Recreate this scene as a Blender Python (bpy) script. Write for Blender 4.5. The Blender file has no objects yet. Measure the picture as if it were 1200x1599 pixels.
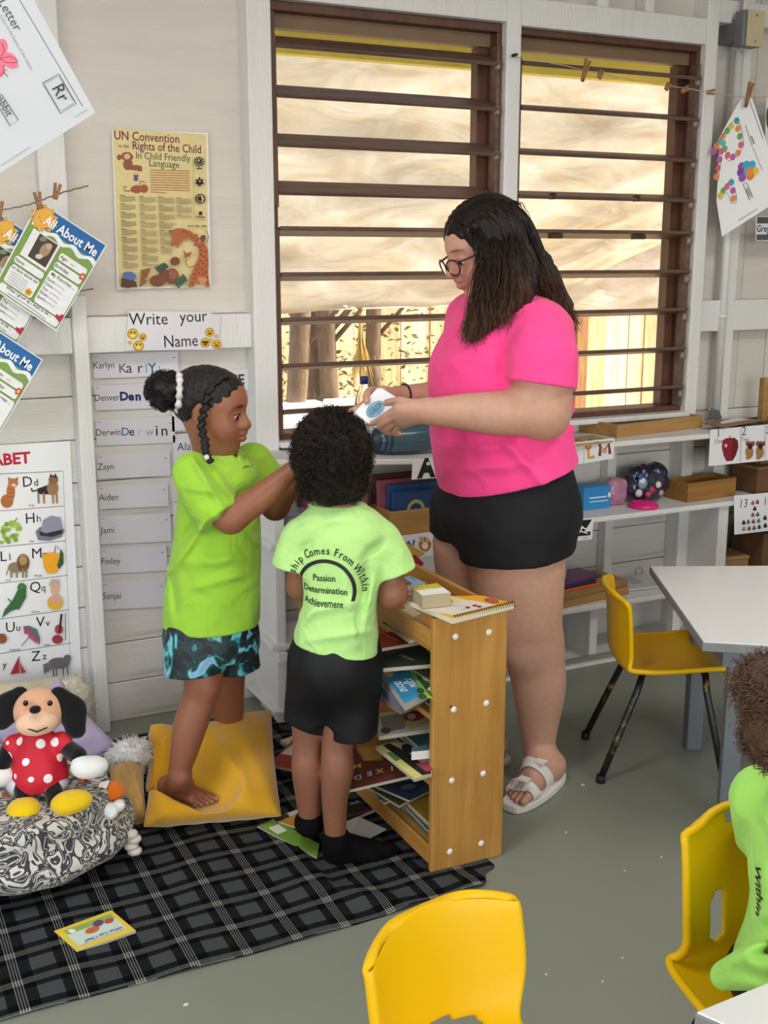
import bpy, bmesh, math, random
import numpy as np
from mathutils import Vector, Matrix, Euler
sc = bpy.context.scene
COL = sc.collection
random.seed(7)
# ------------------------------------------------------------------ camera
FPX, CXP, CYP, HC = 1780.0, 600.0, 799.5, 1.5
PITCH = math.atan(400 / FPX); YAW = math.radians(26.24)
cam_d = bpy.data.cameras.new('camera'); cam = bpy.data.objects.new('camera', cam_d); COL.objects.link(cam)
cam_d.sensor_fit = 'VERTICAL'; cam_d.sensor_height = 36; cam_d.lens = FPX / 1599 * 36
cam.location = (0, 0, HC); cam.rotation_euler = (math.pi / 2 - PITCH, 0, -YAW)
cam_d.clip_start = .05; cam_d.clip_end = 200
sc.camera = cam
# ------------------------------------------------------------------ world, sun, daylight, exposure
w = bpy.data.worlds.new('sky'); sc.world = w; w.use_nodes = True
nt = w.node_tree; bg = nt.nodes['Background']
sky = nt.nodes.new('ShaderNodeTexSky'); sky.sky_type = 'NISHITA'; sky.sun_disc = False
sky.sun_elevation = math.radians(58); sky.sun_rotation = math.radians(150); sky.air_density = 1.2; sky.dust_density = 2.5
nt.links.new(sky.outputs[0], bg.inputs[0]); bg.inputs[1].default_value = .42
sun_d = bpy.data.lights.new('sun', 'SUN'); sun = bpy.data.objects.new('sun', sun_d); COL.objects.link(sun)
sun_d.energy = 8.0; sun_d.angle = math.radians(1.2); sun_d.color = (1, .93, .8)
sun.rotation_euler = Vector((-.5, .16, -.85)).to_track_quat('-Z', 'Y').to_euler()
def area(name, loc, rot, sx, sy, power, col):
    d = bpy.data.lights.new(name, 'AREA'); d.shape = 'RECTANGLE'; d.size = sx; d.size_y = sy; d.energy = power; d.color = col
    o = bpy.data.objects.new(name, d); COL.objects.link(o); o.location = loc; o.rotation_euler = [math.radians(a) for a in rot]
    return o
area('daylight_door_behind', (.6, -2.9, 1.45), (80, 0, 0), 3.6, 1.9, 62, (1, .985, .96))
area('daylight_window_left', (-2.9, .4, 1.55), (80, 0, -90), 3.0, 1.5, 40, (.97, .985, 1))
area('ceiling_tube_light_a', (.2, 1.7, 2.64), (0, 0, 20), 1.3, .35, 13, (1, .97, .92))
area('ceiling_tube_light_b', (2.6, 1.5, 2.64), (0, 0, 20), 1.3, .35, 15, (1, .97, .92))
sc.view_settings.view_transform = 'Standard'; sc.view_settings.look = 'None'
sc.view_settings.gamma = 1; sc.view_settings.use_curve_mapping = False
sc.view_settings.exposure = 0.6
# ------------------------------------------------------------------ survey helpers: photo pixel + a known plane -> metres
_r = Vector((math.cos(YAW), -math.sin(YAW), 0)); _fh = Vector((math.sin(YAW), math.cos(YAW), 0)); _u = Vector((0, 0, 1))
_f = _fh * math.cos(PITCH) - _u * math.sin(PITCH); _uc = _fh * math.sin(PITCH) + _u * math.cos(PITCH)
C0 = Vector((0, 0, HC))
def _ray(x, y): return _f + _r * ((x - CXP) / FPX) - _uc * ((y - CYP) / FPX)
def onY(x, y, Y): d = _ray(x, y); return C0 + d * (Y / d.y)
def onZ(x, y, Z): d = _ray(x, y); return C0 + d * ((Z - HC) / d.z)
def onH(x, y, D): d = _ray(x, y); return C0 + d * (D / d.dot(_fh))
# ------------------------------------------------------------------ colours and materials
def lin(h):
    if not isinstance(h, str): return tuple(h)[:3] + (1,)
    h = h.lstrip('#'); h = h if len(h) == 6 else ''.join(q * 2 for q in h); c = [int(h[i:i + 2], 16) / 255 for i in (0, 2, 4)]
    return tuple((x / 12.92 if x <= .04045 else ((x + .055) / 1.055) ** 2.4) for x in c) + (1,)
MATS = {}
def nodemat(name):
    m = bpy.data.materials.new(name); m.use_nodes = True; t = m.node_tree
    return m, t, t.nodes['Principled BSDF']
def N(t, kind, **kw):
    n = t.nodes.new(kind)
    for k, v in kw.items():
        if k.startswith('_'): setattr(n, k[1:], v)
        else: n.inputs[k.replace('__', ' ')].default_value = v
    return n
def M(name, h, rough=.55, var=.08, scale=8, bump=0, bscale=60, stretch=None, spec=.5, sheen=0, metal=0, trans=0, sss=0, coat=0, dirt=None, dscale=3):
    """plain procedural material: base colour with noise mottling, optional stretched grain and bump"""
    if name in MATS: return MATS[name]
    m, t, b = nodemat(name); L = t.links; c = lin(h)
    tc = N(t, 'ShaderNodeTexCoord'); src = tc.outputs['Object']
    if stretch:
        mp = N(t, 'ShaderNodeMapping'); mp.inputs['Scale'].default_value = stretch; L.new(src, mp.inputs[0]); src = mp.outputs[0]
    nz = N(t, 'ShaderNodeTexNoise', Scale=scale, Detail=6, Roughness=.6); L.new(src, nz.inputs['Vector'])
    rp = N(t, 'ShaderNodeValToRGB'); e = rp.color_ramp.elements
    e[0].position = .28; e[1].position = .72
    e[0].color = tuple(x * (1 - var) for x in c[:3]) + (1,); e[1].color = tuple(min(1, x * (1 + var)) for x in c[:3]) + (1,)
    L.new(nz.outputs['Fac'], rp.inputs[0]); out = rp.outputs[0]
    if dirt:
        n2 = N(t, 'ShaderNodeTexNoise', Scale=dscale, Detail=9, Roughness=.72); L.new(src, n2.inputs['Vector'])
        r2 = N(t, 'ShaderNodeValToRGB'); r2.color_ramp.elements[0].position = .56; r2.color_ramp.elements[1].position = .8
        L.new(n2.outputs['Fac'], r2.inputs[0])
        mx = N(t, 'ShaderNodeMix', _data_type='RGBA'); L.new(r2.outputs[0], mx.inputs[0]); L.new(out, mx.inputs[6]); mx.inputs[7].default_value = lin(dirt); out = mx.outputs[2]
    L.new(out, b.inputs['Base Color'])
    b.inputs['Roughness'].default_value = rough; b.inputs['Metallic'].default_value = metal
    b.inputs['Specular IOR Level'].default_value = spec; b.inputs['Transmission Weight'].default_value = trans
    b.inputs['Sheen Weight'].default_value = sheen; b.inputs['Coat Weight'].default_value = coat
    if sss:
        b.inputs['Subsurface Weight'].default_value = sss; b.inputs['Subsurface Radius'].default_value = (.012, .005, .003)
    if bump:
        nb = N(t, 'ShaderNodeTexNoise', Scale=bscale, Detail=4); L.new(src, nb.inputs['Vector'])
        bp = N(t, 'ShaderNodeBump', Strength=bump, Distance=.01); L.new(nb.outputs['Fac'], bp.inputs['Height']); L.new(bp.outputs[0], b.inputs['Normal'])
    MATS[name] = m; return m
def Mcol(name, rough=.6, var=.06, scale=30, bump=0, bscale=80, spec=.4, sss=0, sheen=0):
    """material whose colour comes from the mesh's painted colour attribute (print, dye, skin tone)"""
    if name in MATS: return MATS[name]
    m, t, b = nodemat(name); L = t.links
    at = N(t, 'ShaderNodeAttribute', _attribute_name='Col'); tc = N(t, 'ShaderNodeTexCoord')
    nz = N(t, 'ShaderNodeTexNoise', Scale=scale, Detail=5); L.new(tc.outputs['Object'], nz.inputs['Vector'])
    mr = N(t, 'ShaderNodeMapRange'); mr.inputs[1].default_value = .3; mr.inputs[2].default_value = .7; mr.inputs[3].default_value = 1 - var; mr.inputs[4].default_value = 1 + var
    L.new(nz.outputs['Fac'], mr.inputs[0])
    vm = N(t, 'ShaderNodeVectorMath', _operation='SCALE'); L.new(at.outputs['Color'], vm.inputs[0]); L.new(mr.outputs[0], vm.inputs['Scale'])
    L.new(vm.outputs[0], b.inputs['Base Color']); b.inputs['Roughness'].default_value = rough; b.inputs['Specular IOR Level'].default_value = spec; b.inputs['Sheen Weight'].default_value = sheen
    if sss:
        b.inputs['Subsurface Weight'].default_value = sss; b.inputs['Subsurface Radius'].default_value = (.01, .004, .002); b.inputs['Subsurface Scale'].default_value = .6
    if bump:
        nb = N(t, 'ShaderNodeTexNoise', Scale=bscale, Detail=4); L.new(tc.outputs['Object'], nb.inputs['Vector'])
        bp = N(t, 'ShaderNodeBump', Strength=bump, Distance=.01); L.new(nb.outputs['Fac'], bp.inputs['Height']); L.new(bp.outputs[0], b.inputs['Normal'])
    MATS[name] = m; return m
def Mwood(name, h1, h2, axis='Z', rough=.5, scale=1.0, coat=0):
    if name in MATS: return MATS[name]
    m, t, b = nodemat(name); L = t.links; tc = N(t, 'ShaderNodeTexCoord'); mp = N(t, 'ShaderNodeMapping'); L.new(tc.outputs['Object'], mp.inputs[0])
    s = {'X': (1.2, 14, 14), 'Y': (14, 1.2, 14), 'Z': (14, 14, 1.2)}[axis]; mp.inputs['Scale'].default_value = [q * scale for q in s]
    nz = N(t, 'ShaderNodeTexNoise', Scale=2.2, Detail=8, Roughness=.65, Distortion=.6); L.new(mp.outputs[0], nz.inputs['Vector'])
    rp = N(t, 'ShaderNodeValToRGB'); rp.color_ramp.elements[0].position = .3; rp.color_ramp.elements[1].position = .72
    rp.color_ramp.elements[0].color = lin(h2); rp.color_ramp.elements[1].color = lin(h1); L.new(nz.outputs['Fac'], rp.inputs[0]); L.new(rp.outputs[0], b.inputs['Base Color'])
    bp = N(t, 'ShaderNodeBump', Strength=.12, Distance=.004); L.new(nz.outputs['Fac'], bp.inputs['Height']); L.new(bp.outputs[0], b.inputs['Normal'])
    b.inputs['Roughness'].default_value = rough; b.inputs['Coat Weight'].default_value = coat
    MATS[name] = m; return m
def Mcloth(name, h, wr=.35, scale=9, rough=.85, sheen=.15):
    """woven cloth: dyed colour, fine weave and soft random creasing"""
    if name in MATS: return MATS[name]
    m = M(name, h, rough, .05, 8, spec=.15, sheen=sheen); t = m.node_tree; L = t.links; b = t.nodes['Principled BSDF']; tc = N(t, 'ShaderNodeTexCoord')
    n1 = N(t, 'ShaderNodeTexNoise', Scale=scale, Detail=2.5, Roughness=.45, Distortion=1.1); n2 = N(t, 'ShaderNodeTexNoise', Scale=260, Detail=2)
    L.new(tc.outputs['Object'], n1.inputs['Vector']); L.new(tc.outputs['Object'], n2.inputs['Vector'])
    b1 = N(t, 'ShaderNodeBump', Strength=wr, Distance=.03); b2 = N(t, 'ShaderNodeBump', Strength=.1, Distance=.004)
    L.new(n1.outputs['Fac'], b1.inputs['Height']); L.new(n2.outputs['Fac'], b2.inputs['Height']); L.new(b1.outputs[0], b2.inputs['Normal']); L.new(b2.outputs[0], b.inputs['Normal']); return m
# ------------------------------------------------------------------ mesh builder
def link(o, parent=None):
    COL.objects.link(o)
    if parent: o.parent = parent
    return o
def tag(o, label=None, cat=None, group=None, kind=None):
    for k, v in (('label', label), ('category', cat), ('group', group), ('kind', kind)):
        if v: o[k] = v
    return o
def thing(name, label, cat, loc=(0, 0, 0), rz=0, group=None, rot=None):
    o = link(bpy.data.objects.new(name, None)); o.location = loc; o.rotation_euler = rot or (0, 0, rz); o.empty_display_size = .05
    return tag(o, label, cat, group)
class MB:
    def __init__(s): s.v = []; s.f = []; s.c = []; s.cur = None
    def add(s, vs, fs, m=None):
        b = len(s.v)
        s.v += [tuple(m @ Vector(p)) for p in vs] if m is not None else [tuple(p) for p in vs]
        s.f += [tuple(i + b for i in f) for f in fs]; s.c += [s.cur] * len(fs); return s
    def box(s, x0, x1, y0, y1, z0, z1, m=None):
        vs = [(x, y, z) for z in (z0, z1) for y in (y0, y1) for x in (x0, x1)]
        return s.add(vs, [(0, 2, 3, 1), (4, 5, 7, 6), (0, 1, 5, 4), (2, 6, 7, 3), (0, 4, 6, 2), (1, 3, 7, 5)], m)
    def prism(s, pts, z0, z1, m=None):
        n = len(pts); vs = [(p[0], p[1], z0) for p in pts] + [(p[0], p[1], z1) for p in pts]
        return s.add(vs, [tuple(range(n))[::-1], tuple(range(n, 2 * n))] + [(i, (i + 1) % n, n + (i + 1) % n, n + i) for i in range(n)], m)
    def tube(s, pts, r, n=8, m=None, flat=1.0, closed=False):
        pts = [Vector(p) for p in pts]; k = len(pts); rs = r if isinstance(r, (list, tuple)) else [r] * k
        vs = []; prev = None
        for i, p in enumerate(pts):
            if closed: t = pts[(i + 1) % k] - pts[i - 1]
            else: t = pts[min(i + 1, k - 1)] - pts[max(i - 1, 0)]
            if t.length < 1e-9: t = Vector((0, 0, 1))
            t.normalize()
            if prev is None:
                a = t.cross(Vector((0, 0, 1)))
                if a.length < .1: a = t.cross(Vector((1, 0, 0)))
            else: a = prev - t * prev.dot(t)
            a.normalize(); prev = a; b = t.cross(a)
            for j in range(n):
                an = 2 * math.pi * j / n; vs.append(p + (a * math.cos(an) + b * math.sin(an) * flat) * rs[i])
        fs = [(i * n + j, i * n + (j + 1) % n, (i + 1) * n + (j + 1) % n, (i + 1) * n + j) for i in range(k - 1) for j in range(n)]
        if closed: fs += [((k - 1) * n + j, (k - 1) * n + (j + 1) % n, (j + 1) % n, j) for j in range(n)]
        else: fs += [tuple(range(n))[::-1], tuple(range((k - 1) * n, k * n))]
        return s.add(vs, fs, m)
    def lathe(s, prof, n=24, m=None, cap=True):
        vs = [(r * math.cos(2 * math.pi * j / n), r * math.sin(2 * math.pi * j / n), z) for r, z in prof for j in range(n)]
        k = len(prof)
        fs = [(i * n + j, i * n + (j + 1) % n, (i + 1) * n + (j + 1) % n, (i + 1) * n + j) for i in range(k - 1) for j in range(n)]
        if cap: fs += [tuple(range(n))[::-1], tuple(range((k - 1) * n, k * n))]
        return s.add(vs, fs, m)
    def grid(s, fn, nu, nv, m=None, closeu=False):
        vs = [fn(i / (nu if closeu else nu - 1), j / (nv - 1)) for j in range(nv) for i in range(nu)]
        fs = []
        for j in range(nv - 1):
            for i in range(nu if closeu else nu - 1):
                i2 = (i + 1) % nu; fs.append((j * nu + i, j * nu + i2, (j + 1) * nu + i2, (j + 1) * nu + i))
        return s.add(vs, fs, m)
    def ell(s, c, r, n=16, m=None):
        k = n // 2 + 1
        def fn(u, v):
            a = 2 * math.pi * u; b = math.pi * (v - .5) * .999
            return (c[0] + r[0] * math.cos(a) * math.cos(b), c[1] + r[1] * math.sin(a) * math.cos(b), c[2] + r[2] * math.sin(b))
        return s.grid(fn, n, k, m, True)
    def mesh(s, name):
        me = bpy.data.meshes.new(name); me.from_pydata(s.v, [], s.f)
        if any(c is not None for c in s.c):
            at = me.color_attributes.new('Col', 'FLOAT_COLOR', 'CORNER'); arr = []
            for f, c in zip(s.f, s.c): arr += list(c or (1, 1, 1, 1)) * len(f)
            at.data.foreach_set('color', arr)
        me.update(); return me
    def build(s, name, mat, parent=None, smooth=False, bevel=0, seg=2, sub=0, loc=None, rot=None, angle=None):
        me = s.mesh(name)
        bm = bmesh.new(); bm.from_mesh(me); bmesh.ops.recalc_face_normals(bm, faces=bm.faces); bm.to_mesh(me); bm.free()
        if mat: me.materials.append(mat)
        if smooth: me.polygons.foreach_set('use_smooth', [True] * len(me.polygons))
        o = link(bpy.data.objects.new(name, me), parent)
        if loc: o.location = loc
        if rot: o.rotation_euler = rot
        if bevel:
            b = o.modifiers.new('bevel', 'BEVEL'); b.width = bevel; b.segments = seg; b.limit_method = 'ANGLE'; b.angle_limit = math.radians(40)
        if sub: q = o.modifiers.new('sub', 'SUBSURF'); q.levels = sub; q.render_levels = sub
        return o
def copy_tree(o, parent=None):
    c = o.copy(); COL.objects.link(c); c.parent = parent
    for ch in list(o.children): copy_tree(ch, c)
    return c
def RT(loc=(0, 0, 0), rot=(0, 0, 0)): return Matrix.Translation(loc) @ Euler(rot).to_matrix().to_4x4()
def frame(o, x, y, z=None):
    """matrix with origin o, local x along x, local y along y (made square)"""
    x = Vector(x).normalized(); y = Vector(y); z = x.cross(y).normalized(); y = z.cross(x)
    m = Matrix((x, y, z)).transposed().to_4x4(); m.translation = Vector(o); return m
def struct(o): o['kind'] = 'structure'; return o
# ================================================================== THE ROOM
white = M('painted_boards', '#d3cdc5', .55, .05, 2.5, .25, 40, (1, 1, 6), dirt='#b9b4ab', dscale=1.3)
whiteh = M('painted_planks', '#d7d3cd', .55, .05, 3, .3, 30, (.6, 1, 9), dirt='#a9a399', dscale=1.6)
trimw = M('trim_paint', '#dedddb', .5, .04, 3, .3, 40, (5, 5, .5), dirt='#bdb9b2', dscale=1.5)
shelfw = M('shelf_paint', '#dcdad7', .45, .05, 4, .2, 40, dirt='#b8b2a8', dscale=2.2)
floorm = M('grey_floor_paint', '#828679', .38, .05, 2.2, .06, 25, dirt='#73776c', dscale=1.1)
dark = Mwood('dark_louvre_wood', '#75594a', '#48332a', 'X', .55)
jambm = Mwood('brown_jamb_wood', '#6a4431', '#442a20', 'Z', .5)
darkin = M('dark_gap', '#241c18', .7)
WY, SY = 3.55, 3.47
struct(MB().box(-3.1, 5.6, -3.1, 3.62, -.1, 0).build('floor', floorm))
struct(MB().box(-3.1, 5.6, -3.2, 4.05, 2.78, 2.9).build('ceiling', M('ceiling_paint', '#dcdad6', .7)))
wb = MB()
for b in ((-3.1, 1.33, 0, 2.78), (1.33, 3.05, 0, .89), (1.33, 3.05, 2.27, 2.78), (2.165, 2.235, .89, 2.27), (3.05, 5.6, 0, 2.78)): wb.box(b[0], b[1], WY + .022, WY + .05, b[2], b[3])
wall = struct(wb.build('wall_back', white))
def planks(x0, x1, z0, z1, horiz, step, mat):
    a0, a1 = (z0, z1) if horiz else (x0, x1); n = max(1, round((a1 - a0) / step)); st = (a1 - a0) / n
    me = None
    for i in range(n):
        if me is None:
            mb = MB(); mb.box(0, (x1 - x0) if horiz else st - .003, 0, .02, 0, st - .003 if horiz else z1 - z0)
            o = mb.build('plank', mat, wall, bevel=.0025, seg=1); me = o
        else: o = me.copy(); COL.objects.link(o)
        o.location = (x0 if horiz else x0 + i * st, WY + .002 * ((i * 7) % 3 - 1) * .5, z0 + i * st if horiz else z0)
planks(-.75, 1.31, 0, 1.215, True, .135, whiteh)
planks(-.75, .66, 1.32, 2.77, False, .5, white)
planks(.66, 1.31, 1.32, 2.77, False, .7, white)
planks(1.31, 4.4, 0, .89, True, .148, whiteh)
planks(3.06, 4.4, .89, 2.77, False, .15, white)
planks(1.31, 3.06, 2.275, 2.77, False, .25, white)
for i, b in enumerate((
        (.683, .727, SY, WY, 0, 1.385), (.62, .70, 3.515, WY, 1.385, 2.77),             # left stud and the board above
        (1.25, 1.328, SY, WY, 0, 2.77), (2.17, 2.228, SY, WY, .89, 2.77), (3.03, 3.085, SY, WY, .0, 2.77),
        (-.2, -.14, SY, WY, 0, 2.77), (3.215, 3.27, SY + .02, WY, .0, 2.77), (3.62, 3.68, SY, WY, 0, 2.77), (4.3, 4.36, SY, WY, 0, 2.77),
        (.727, 1.25, 3.49, WY, 1.213, 1.32), (-.14, .683, 3.49, WY, 1.213, 1.32),      # nailing rails
        (3.085, 3.215, 3.49, WY, 1.21, 1.33), (3.27, 3.62, 3.49, WY, 1.21, 1.33), (3.68, 4.3, 3.49, WY, 1.21, 1.33),
        (1.328, 2.17, SY, WY, 2.262, 2.345), (2.228, 3.03, SY, WY, 2.255, 2.345),     # window heads
        (3.085, 3.62, 3.48, WY, 2.34, 2.42),
        (1.62, 1.68, 3.49, WY, 2.345, 2.77), (2.55, 2.60, 3.49, WY, 2.345, 2.77), (2.76, 2.80, 3.49, WY, 2.345, 2.77),
        (1.328, 2.17, 3.45, 3.62, .885, .905), (2.228, 3.03, 3.45, 3.62, .885, .905))): # sills
    struct(MB().box(*b).build('trim_%d' % (i + 1), trimw, bevel=.004))
# side, rear and far walls that close the room behind the camera, with openings where daylight comes in
wl = MB()
for b in ((-3.1, 3.6, 0, .8), (-3.1, 3.6, 2.3, 2.78), (-3.1, -1.1, .8, 2.3), (1.9, 3.6, .8, 2.3)): wl.box(-3.2, -3.1, b[0], b[1], b[2], b[3])
struct(wl.build('wall_left', white))
wr = MB()
for b in ((-3.1, 5.6, 2.4, 2.78), (-3.1, -1.2, 0, 2.4), (2.4, 5.6, 0, 2.4)): wr.box(b[0], b[1], -3.2, -3.1, b[2], b[3])
struct(wr.build('wall_front', white))
struct(MB().box(5.6, 5.7, -3.1, 3.62, 0, 2.78).build('wall_right', white))
# ------------------------------------------------------------------ louvre windows
ZL = (2.147, 2.002, 1.856, 1.711, 1.577, 1.434, 1.291, 1.143, .994)
def window(n, x0, x1, gap):
    w = struct(thing('window_%d' % n, None, None, (x0, 3.5, .905)))
    W = x1 - x0; Hh = 2.262 - .905
    f = MB(); f.box(0, W, .0, .11, Hh - .028, Hh); f.box(0, W, 0, .11, 0, .02)
    f.box(W - .02, W, 0, .11, .02, Hh - .028); f.box(0, .016, 0, .11, .02, Hh - .028); f.build('window_frame', jambm, w, bevel=.003)
    f = MB(); f.box(0, W, .045, .085, Hh - .07, Hh - .028); f.build('head_board', M('soffit_brown', '#7d654b', .6), w)
    f = MB(); f.box(W - .062, W - .02, .055, .10, .02, Hh - .07); f.build('inner_jamb', jambm, w, bevel=.002)
    for z0, z1 in (((.02, 1.585 - .905), (1.65 - .905, 2.16 - .905)) if gap else ((.02, 2.16 - .905),)):
        f = MB(); f.box(-.004, .012, -.02, .03, z0, z1); f.build('pivot_strip', jambm, w, bevel=.002)
    f = MB(); f.box(W - .026, W - .012, -.012, .03, .02, 2.19 - .905); f.build('pivot_strip', dark, w, bevel=.002)
    for i, z in enumerate(ZL):
        up = z > 1.65
        tilt = math.radians((24 if gap else 12) if up else -11)
        f = MB(); f.box(.012, W - .016, -.048, .048, -.0065, .0065)
        s = f.build('louvre_slat', dark, w, bevel=.003); s.location = (0, .02, z - .905); s.rotation_euler = (tilt, 0, 0)
        f = MB(); f.tube([(W - .022, -.012, -.008), (W - .024, -.016, -.035)], [.011, .009], 8); f.tube([(W - .03, -.016, -.028), (W - .034, -.016, -.028)], .004, 6)
        f.build('pivot_clip', M('clip_metal', '#8d8377', .45, metal=.3), w, smooth=True).location = (0, .0, z - .905)
    return w
w1 = window(1, 1.335, 2.17, True); w2 = window(2, 2.228, 3.035, False)
for dx in (.15, .52):
    MB().box(dx, dx + .045, -.03, .0, .655, .672).build('slat_catch', M('clip_dark', '#3a2c25', .5), w2)
    MB().box(dx, dx + .012, -.03, .0, .79, .812).build('slat_catch', MATS['clip_dark'], w2)
# ------------------------------------------------------------------ outside the windows
struct(MB().box(-8, 14, 3.62, 14, -.35, -.25).build('ground', M('dry_ground', '#b9a27c', .9, .2, 2, .5, 15, dirt='#7d7a4c', dscale=.8)))
yb = tag(MB().box(.6, 4.2, 3.95, 4.0, 2.19, 2.30).build('fascia_board', M('yellow_paint', '#e2d664', .6, .1, 6), bevel=.004), 'yellow painted board running above both windows outside', 'board')
tarpm, t, b = nodemat('tarpaulin'); L = t.links
tc = N(t, 'ShaderNodeTexCoord'); nz = N(t, 'ShaderNodeTexNoise', Scale=3, Detail=9, Roughness=.62, Distortion=.8); mp = N(t, 'ShaderNodeMapping'); mp.inputs['Scale'].default_value = (1, 1, 3); L.new(tc.outputs['Object'], mp.inputs[0]); L.new(mp.outputs[0], nz.inputs['Vector'])
rp = N(t, 'ShaderNodeValToRGB'); rp.color_ramp.elements[0].color = lin('#d8cbb2'); rp.color_ramp.elements[1].color = lin('#f0e9dc'); rp.color_ramp.elements[0].position = .3; rp.color_ramp.elements[1].position = .7; L.new(nz.outputs['Fac'], rp.inputs[0])
df = N(t, 'ShaderNodeBsdfDiffuse'); tl = N(t, 'ShaderNodeBsdfTranslucent'); gl = N(t, 'ShaderNodeBsdfGlossy', Roughness=.35); ms = N(t, 'ShaderNodeMixShader'); ms.inputs[0].default_value = .68
bp = N(t, 'ShaderNodeBump', Strength=.5, Distance=.03); L.new(nz.outputs['Fac'], bp.inputs['Height'])
for q in (df, tl, gl): L.new(bp.outputs[0], q.inputs['Normal'])
L.new(rp.outputs[0], df.inputs[0]); L.new(rp.outputs[0], tl.inputs[0]); L.new(df.outputs[0], ms.inputs[1]); L.new(tl.outputs[0], ms.inputs[2])
m2 = N(t, 'ShaderNodeMixShader'); m2.inputs[0].default_value = .06; L.new(ms.outputs[0], m2.inputs[1]); L.new(gl.outputs[0], m2.inputs[2]); L.new(m2.outputs[0], t.nodes['Material Output'].inputs[0])
def tarp(name, label, T, B, amp):
    """sheet between a top edge polyline T and a bottom edge polyline B"""
    T = [tuple(q) for q in T]; B = [tuple(q) for q in B]; mb = MB()
    def fn(u, v):
        p = Vector(spline(T, u)).lerp(Vector(spline(B, u)), v)
        wr = amp * (.03 * math.sin(9 * u + 5 * v) * math.sin(7 * v + 2) + .016 * math.sin(23 * u - 11 * v) + .009 * math.sin(31 * v + 17 * u * v) + .006 * math.sin(60 * u + 40 * v * v))
        return p + Vector((0, wr, wr * .3))
    mb.grid(fn, 70, 44); o = mb.build(name, tarpm, None, True)
    s = o.modifiers.new('thick', 'SOLIDIFY'); s.thickness = .003
    return tag(o, label, 'tarpaulin')
def spline(P, t):
    n = len(P) - 1; x = min(max(t * n, 0), n - 1e-6); i = int(x); f = x - i
    p0, p1, p2, p3 = P[max(i - 1, 0)], P[i], P[i + 1], P[min(i + 2, n)]
    return [.5 * ((2 * b) + (c - a) * f + (2 * a - 5 * b + 4 * c - d) * f * f + (3 * b - a - 3 * c + d) * f ** 3) for a, b, c, d in zip(p0, p1, p2, p3)]
tarp('tarpaulin', 'wrinkled beige tarpaulin sheltering the windows outside', [(.6, 4.02, 2.6), (2.2, 4.02, 2.6), (3.6, 4.02, 2.6), (4.6, 4.02, 2.6), (5.4, 4.02, 2.6)], [onY(330, 494, 5.0), onY(560, 482, 5.0), onY(760, 470, 5.0), onY(910, 437, 5.0), onY(1060, 366, 5.0)], .7)
tarp('plastic_sheet', 'greyish sheet hanging behind the big tarpaulin, seen low in the right window', [(3.3, 5.5, 2.2), (5.0, 5.5, 2.2), (7.0, 5.5, 2.2)], [onY(780, 500, 5.6), onY(960, 493, 5.6), onY(1150, 487, 5.6)], .6)
fen = thing('board_fence', 'sunlit fence of upright weathered wooden boards outside', 'fence', (0, 7.4, -.25))
fb = [Mwood('fence_wood_%d' % i, a, b_, 'Z', .8) for i, (a, b_) in enumerate((('#e6d3ae', '#b89a6c'), ('#d9c198', '#a98a5e'), ('#eddcba', '#c2a67a')))]
x = 1.0; i = 0
while x < 9.5:
    wd = .2 + .05 * math.sin(i * 2.3); 
    MB().box(x, x + wd - .008, -.012 + .01 * math.sin(i * 5), .012 + .01 * math.sin(i * 5), 0, 2.15 + .05 * math.sin(i * 1.7)).build('fence_board', fb[i % 3], fen); x += wd; i += 1
for z in (.5, 1.7): MB().box(1, 9.5, .025, .07, z, z + .09).build('fence_rail', fb[1], fen)
for i, X in enumerate((4.45, 5.25, 6.35)):
    MB().box(X, X + .1, -.12, -.03, 0, 2.3).build('fence_post', Mwood('post_wood', '#a87e4e', '#6f4f30', 'Z', .8), fen)
bark = M('bark', '#6d5a45', .9, .35, 5, .9, 14, (3, 3, .8), dirt='#b3a68c', dscale=4)
for i, (X, Y, r, lab) in enumerate(((onY(462, 560, 6.1).x - .1, 6.1, .06, 'pale leaning tree trunk, nearest the left window edge'), (onY(495, 560, 6.5).x, 6.5, .085, 'dark tree trunk outside behind the leaning pale one'), (onY(518, 560, 6.3).x, 6.3, .055, 'slim mottled tree trunk outside left of the clear bottle'), (onY(590, 560, 6.7).x, 6.7, .05, 'thin brown tree trunk outside right of the clear bottle'))):
    mb = MB(); pts = [(X + .07 * math.sin(k * .7 + i) * (k / 6) + (.25 * k / 8 if i == 0 else 0), Y, -.3 + k * .42) for k in range(9)]
    mb.tube(pts, [r * (1.15 - .05 * k + .08 * math.sin(k * 2.1)) for k in range(9)], 12); tr = thing('tree', lab, 'tree', (0, 0, 0))
    mb.build('trunk', bark, tr, True)
    br = MB()
    for q in range(3):
        a = pts[3 + q]; br.tube([a, (a[0] + .25 * (-1) ** q, a[1] - .1, a[2] + .3), (a[0] + .4 * (-1) ** q, a[1] - .15, a[2] + .75)], [r * .35, r * .22, r * .1], 6)
    br.build('branch', bark, tr, True)
def leafclump(name, label, c, n, R, size, mat):
    mb = MB(); rnd = random.Random(name + label)
    for i in range(n):
        p = Vector(c) + Vector((rnd.uniform(-R[0], R[0]), rnd.uniform(-R[1], R[1]), rnd.uniform(-R[2], R[2])))
        m = RT(p, (rnd.uniform(-1, 1), rnd.uniform(-1, 1), rnd.uniform(0, 6))); s = size * rnd.uniform(.6, 1.3)
        mb.add([(0, -s, 0), (s * .45, 0, .004), (0, s, 0), (-s * .45, 0, .004), (0, 0, .012)], [(0, 1, 4), (1, 2, 4), (2, 3, 4), (3, 0, 4)], m)
    o = mb.build(name, mat); o['kind'] = 'stuff'; return tag(o, label, 'foliage')
leafclump('climbing_leaves', 'small green leaves climbing the fence at the right window edge', (6.2, 7.05, .75), 170, (.3, .06, 1.0), .035, M('leaf_green', '#6f8a38', .6, .3))
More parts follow.
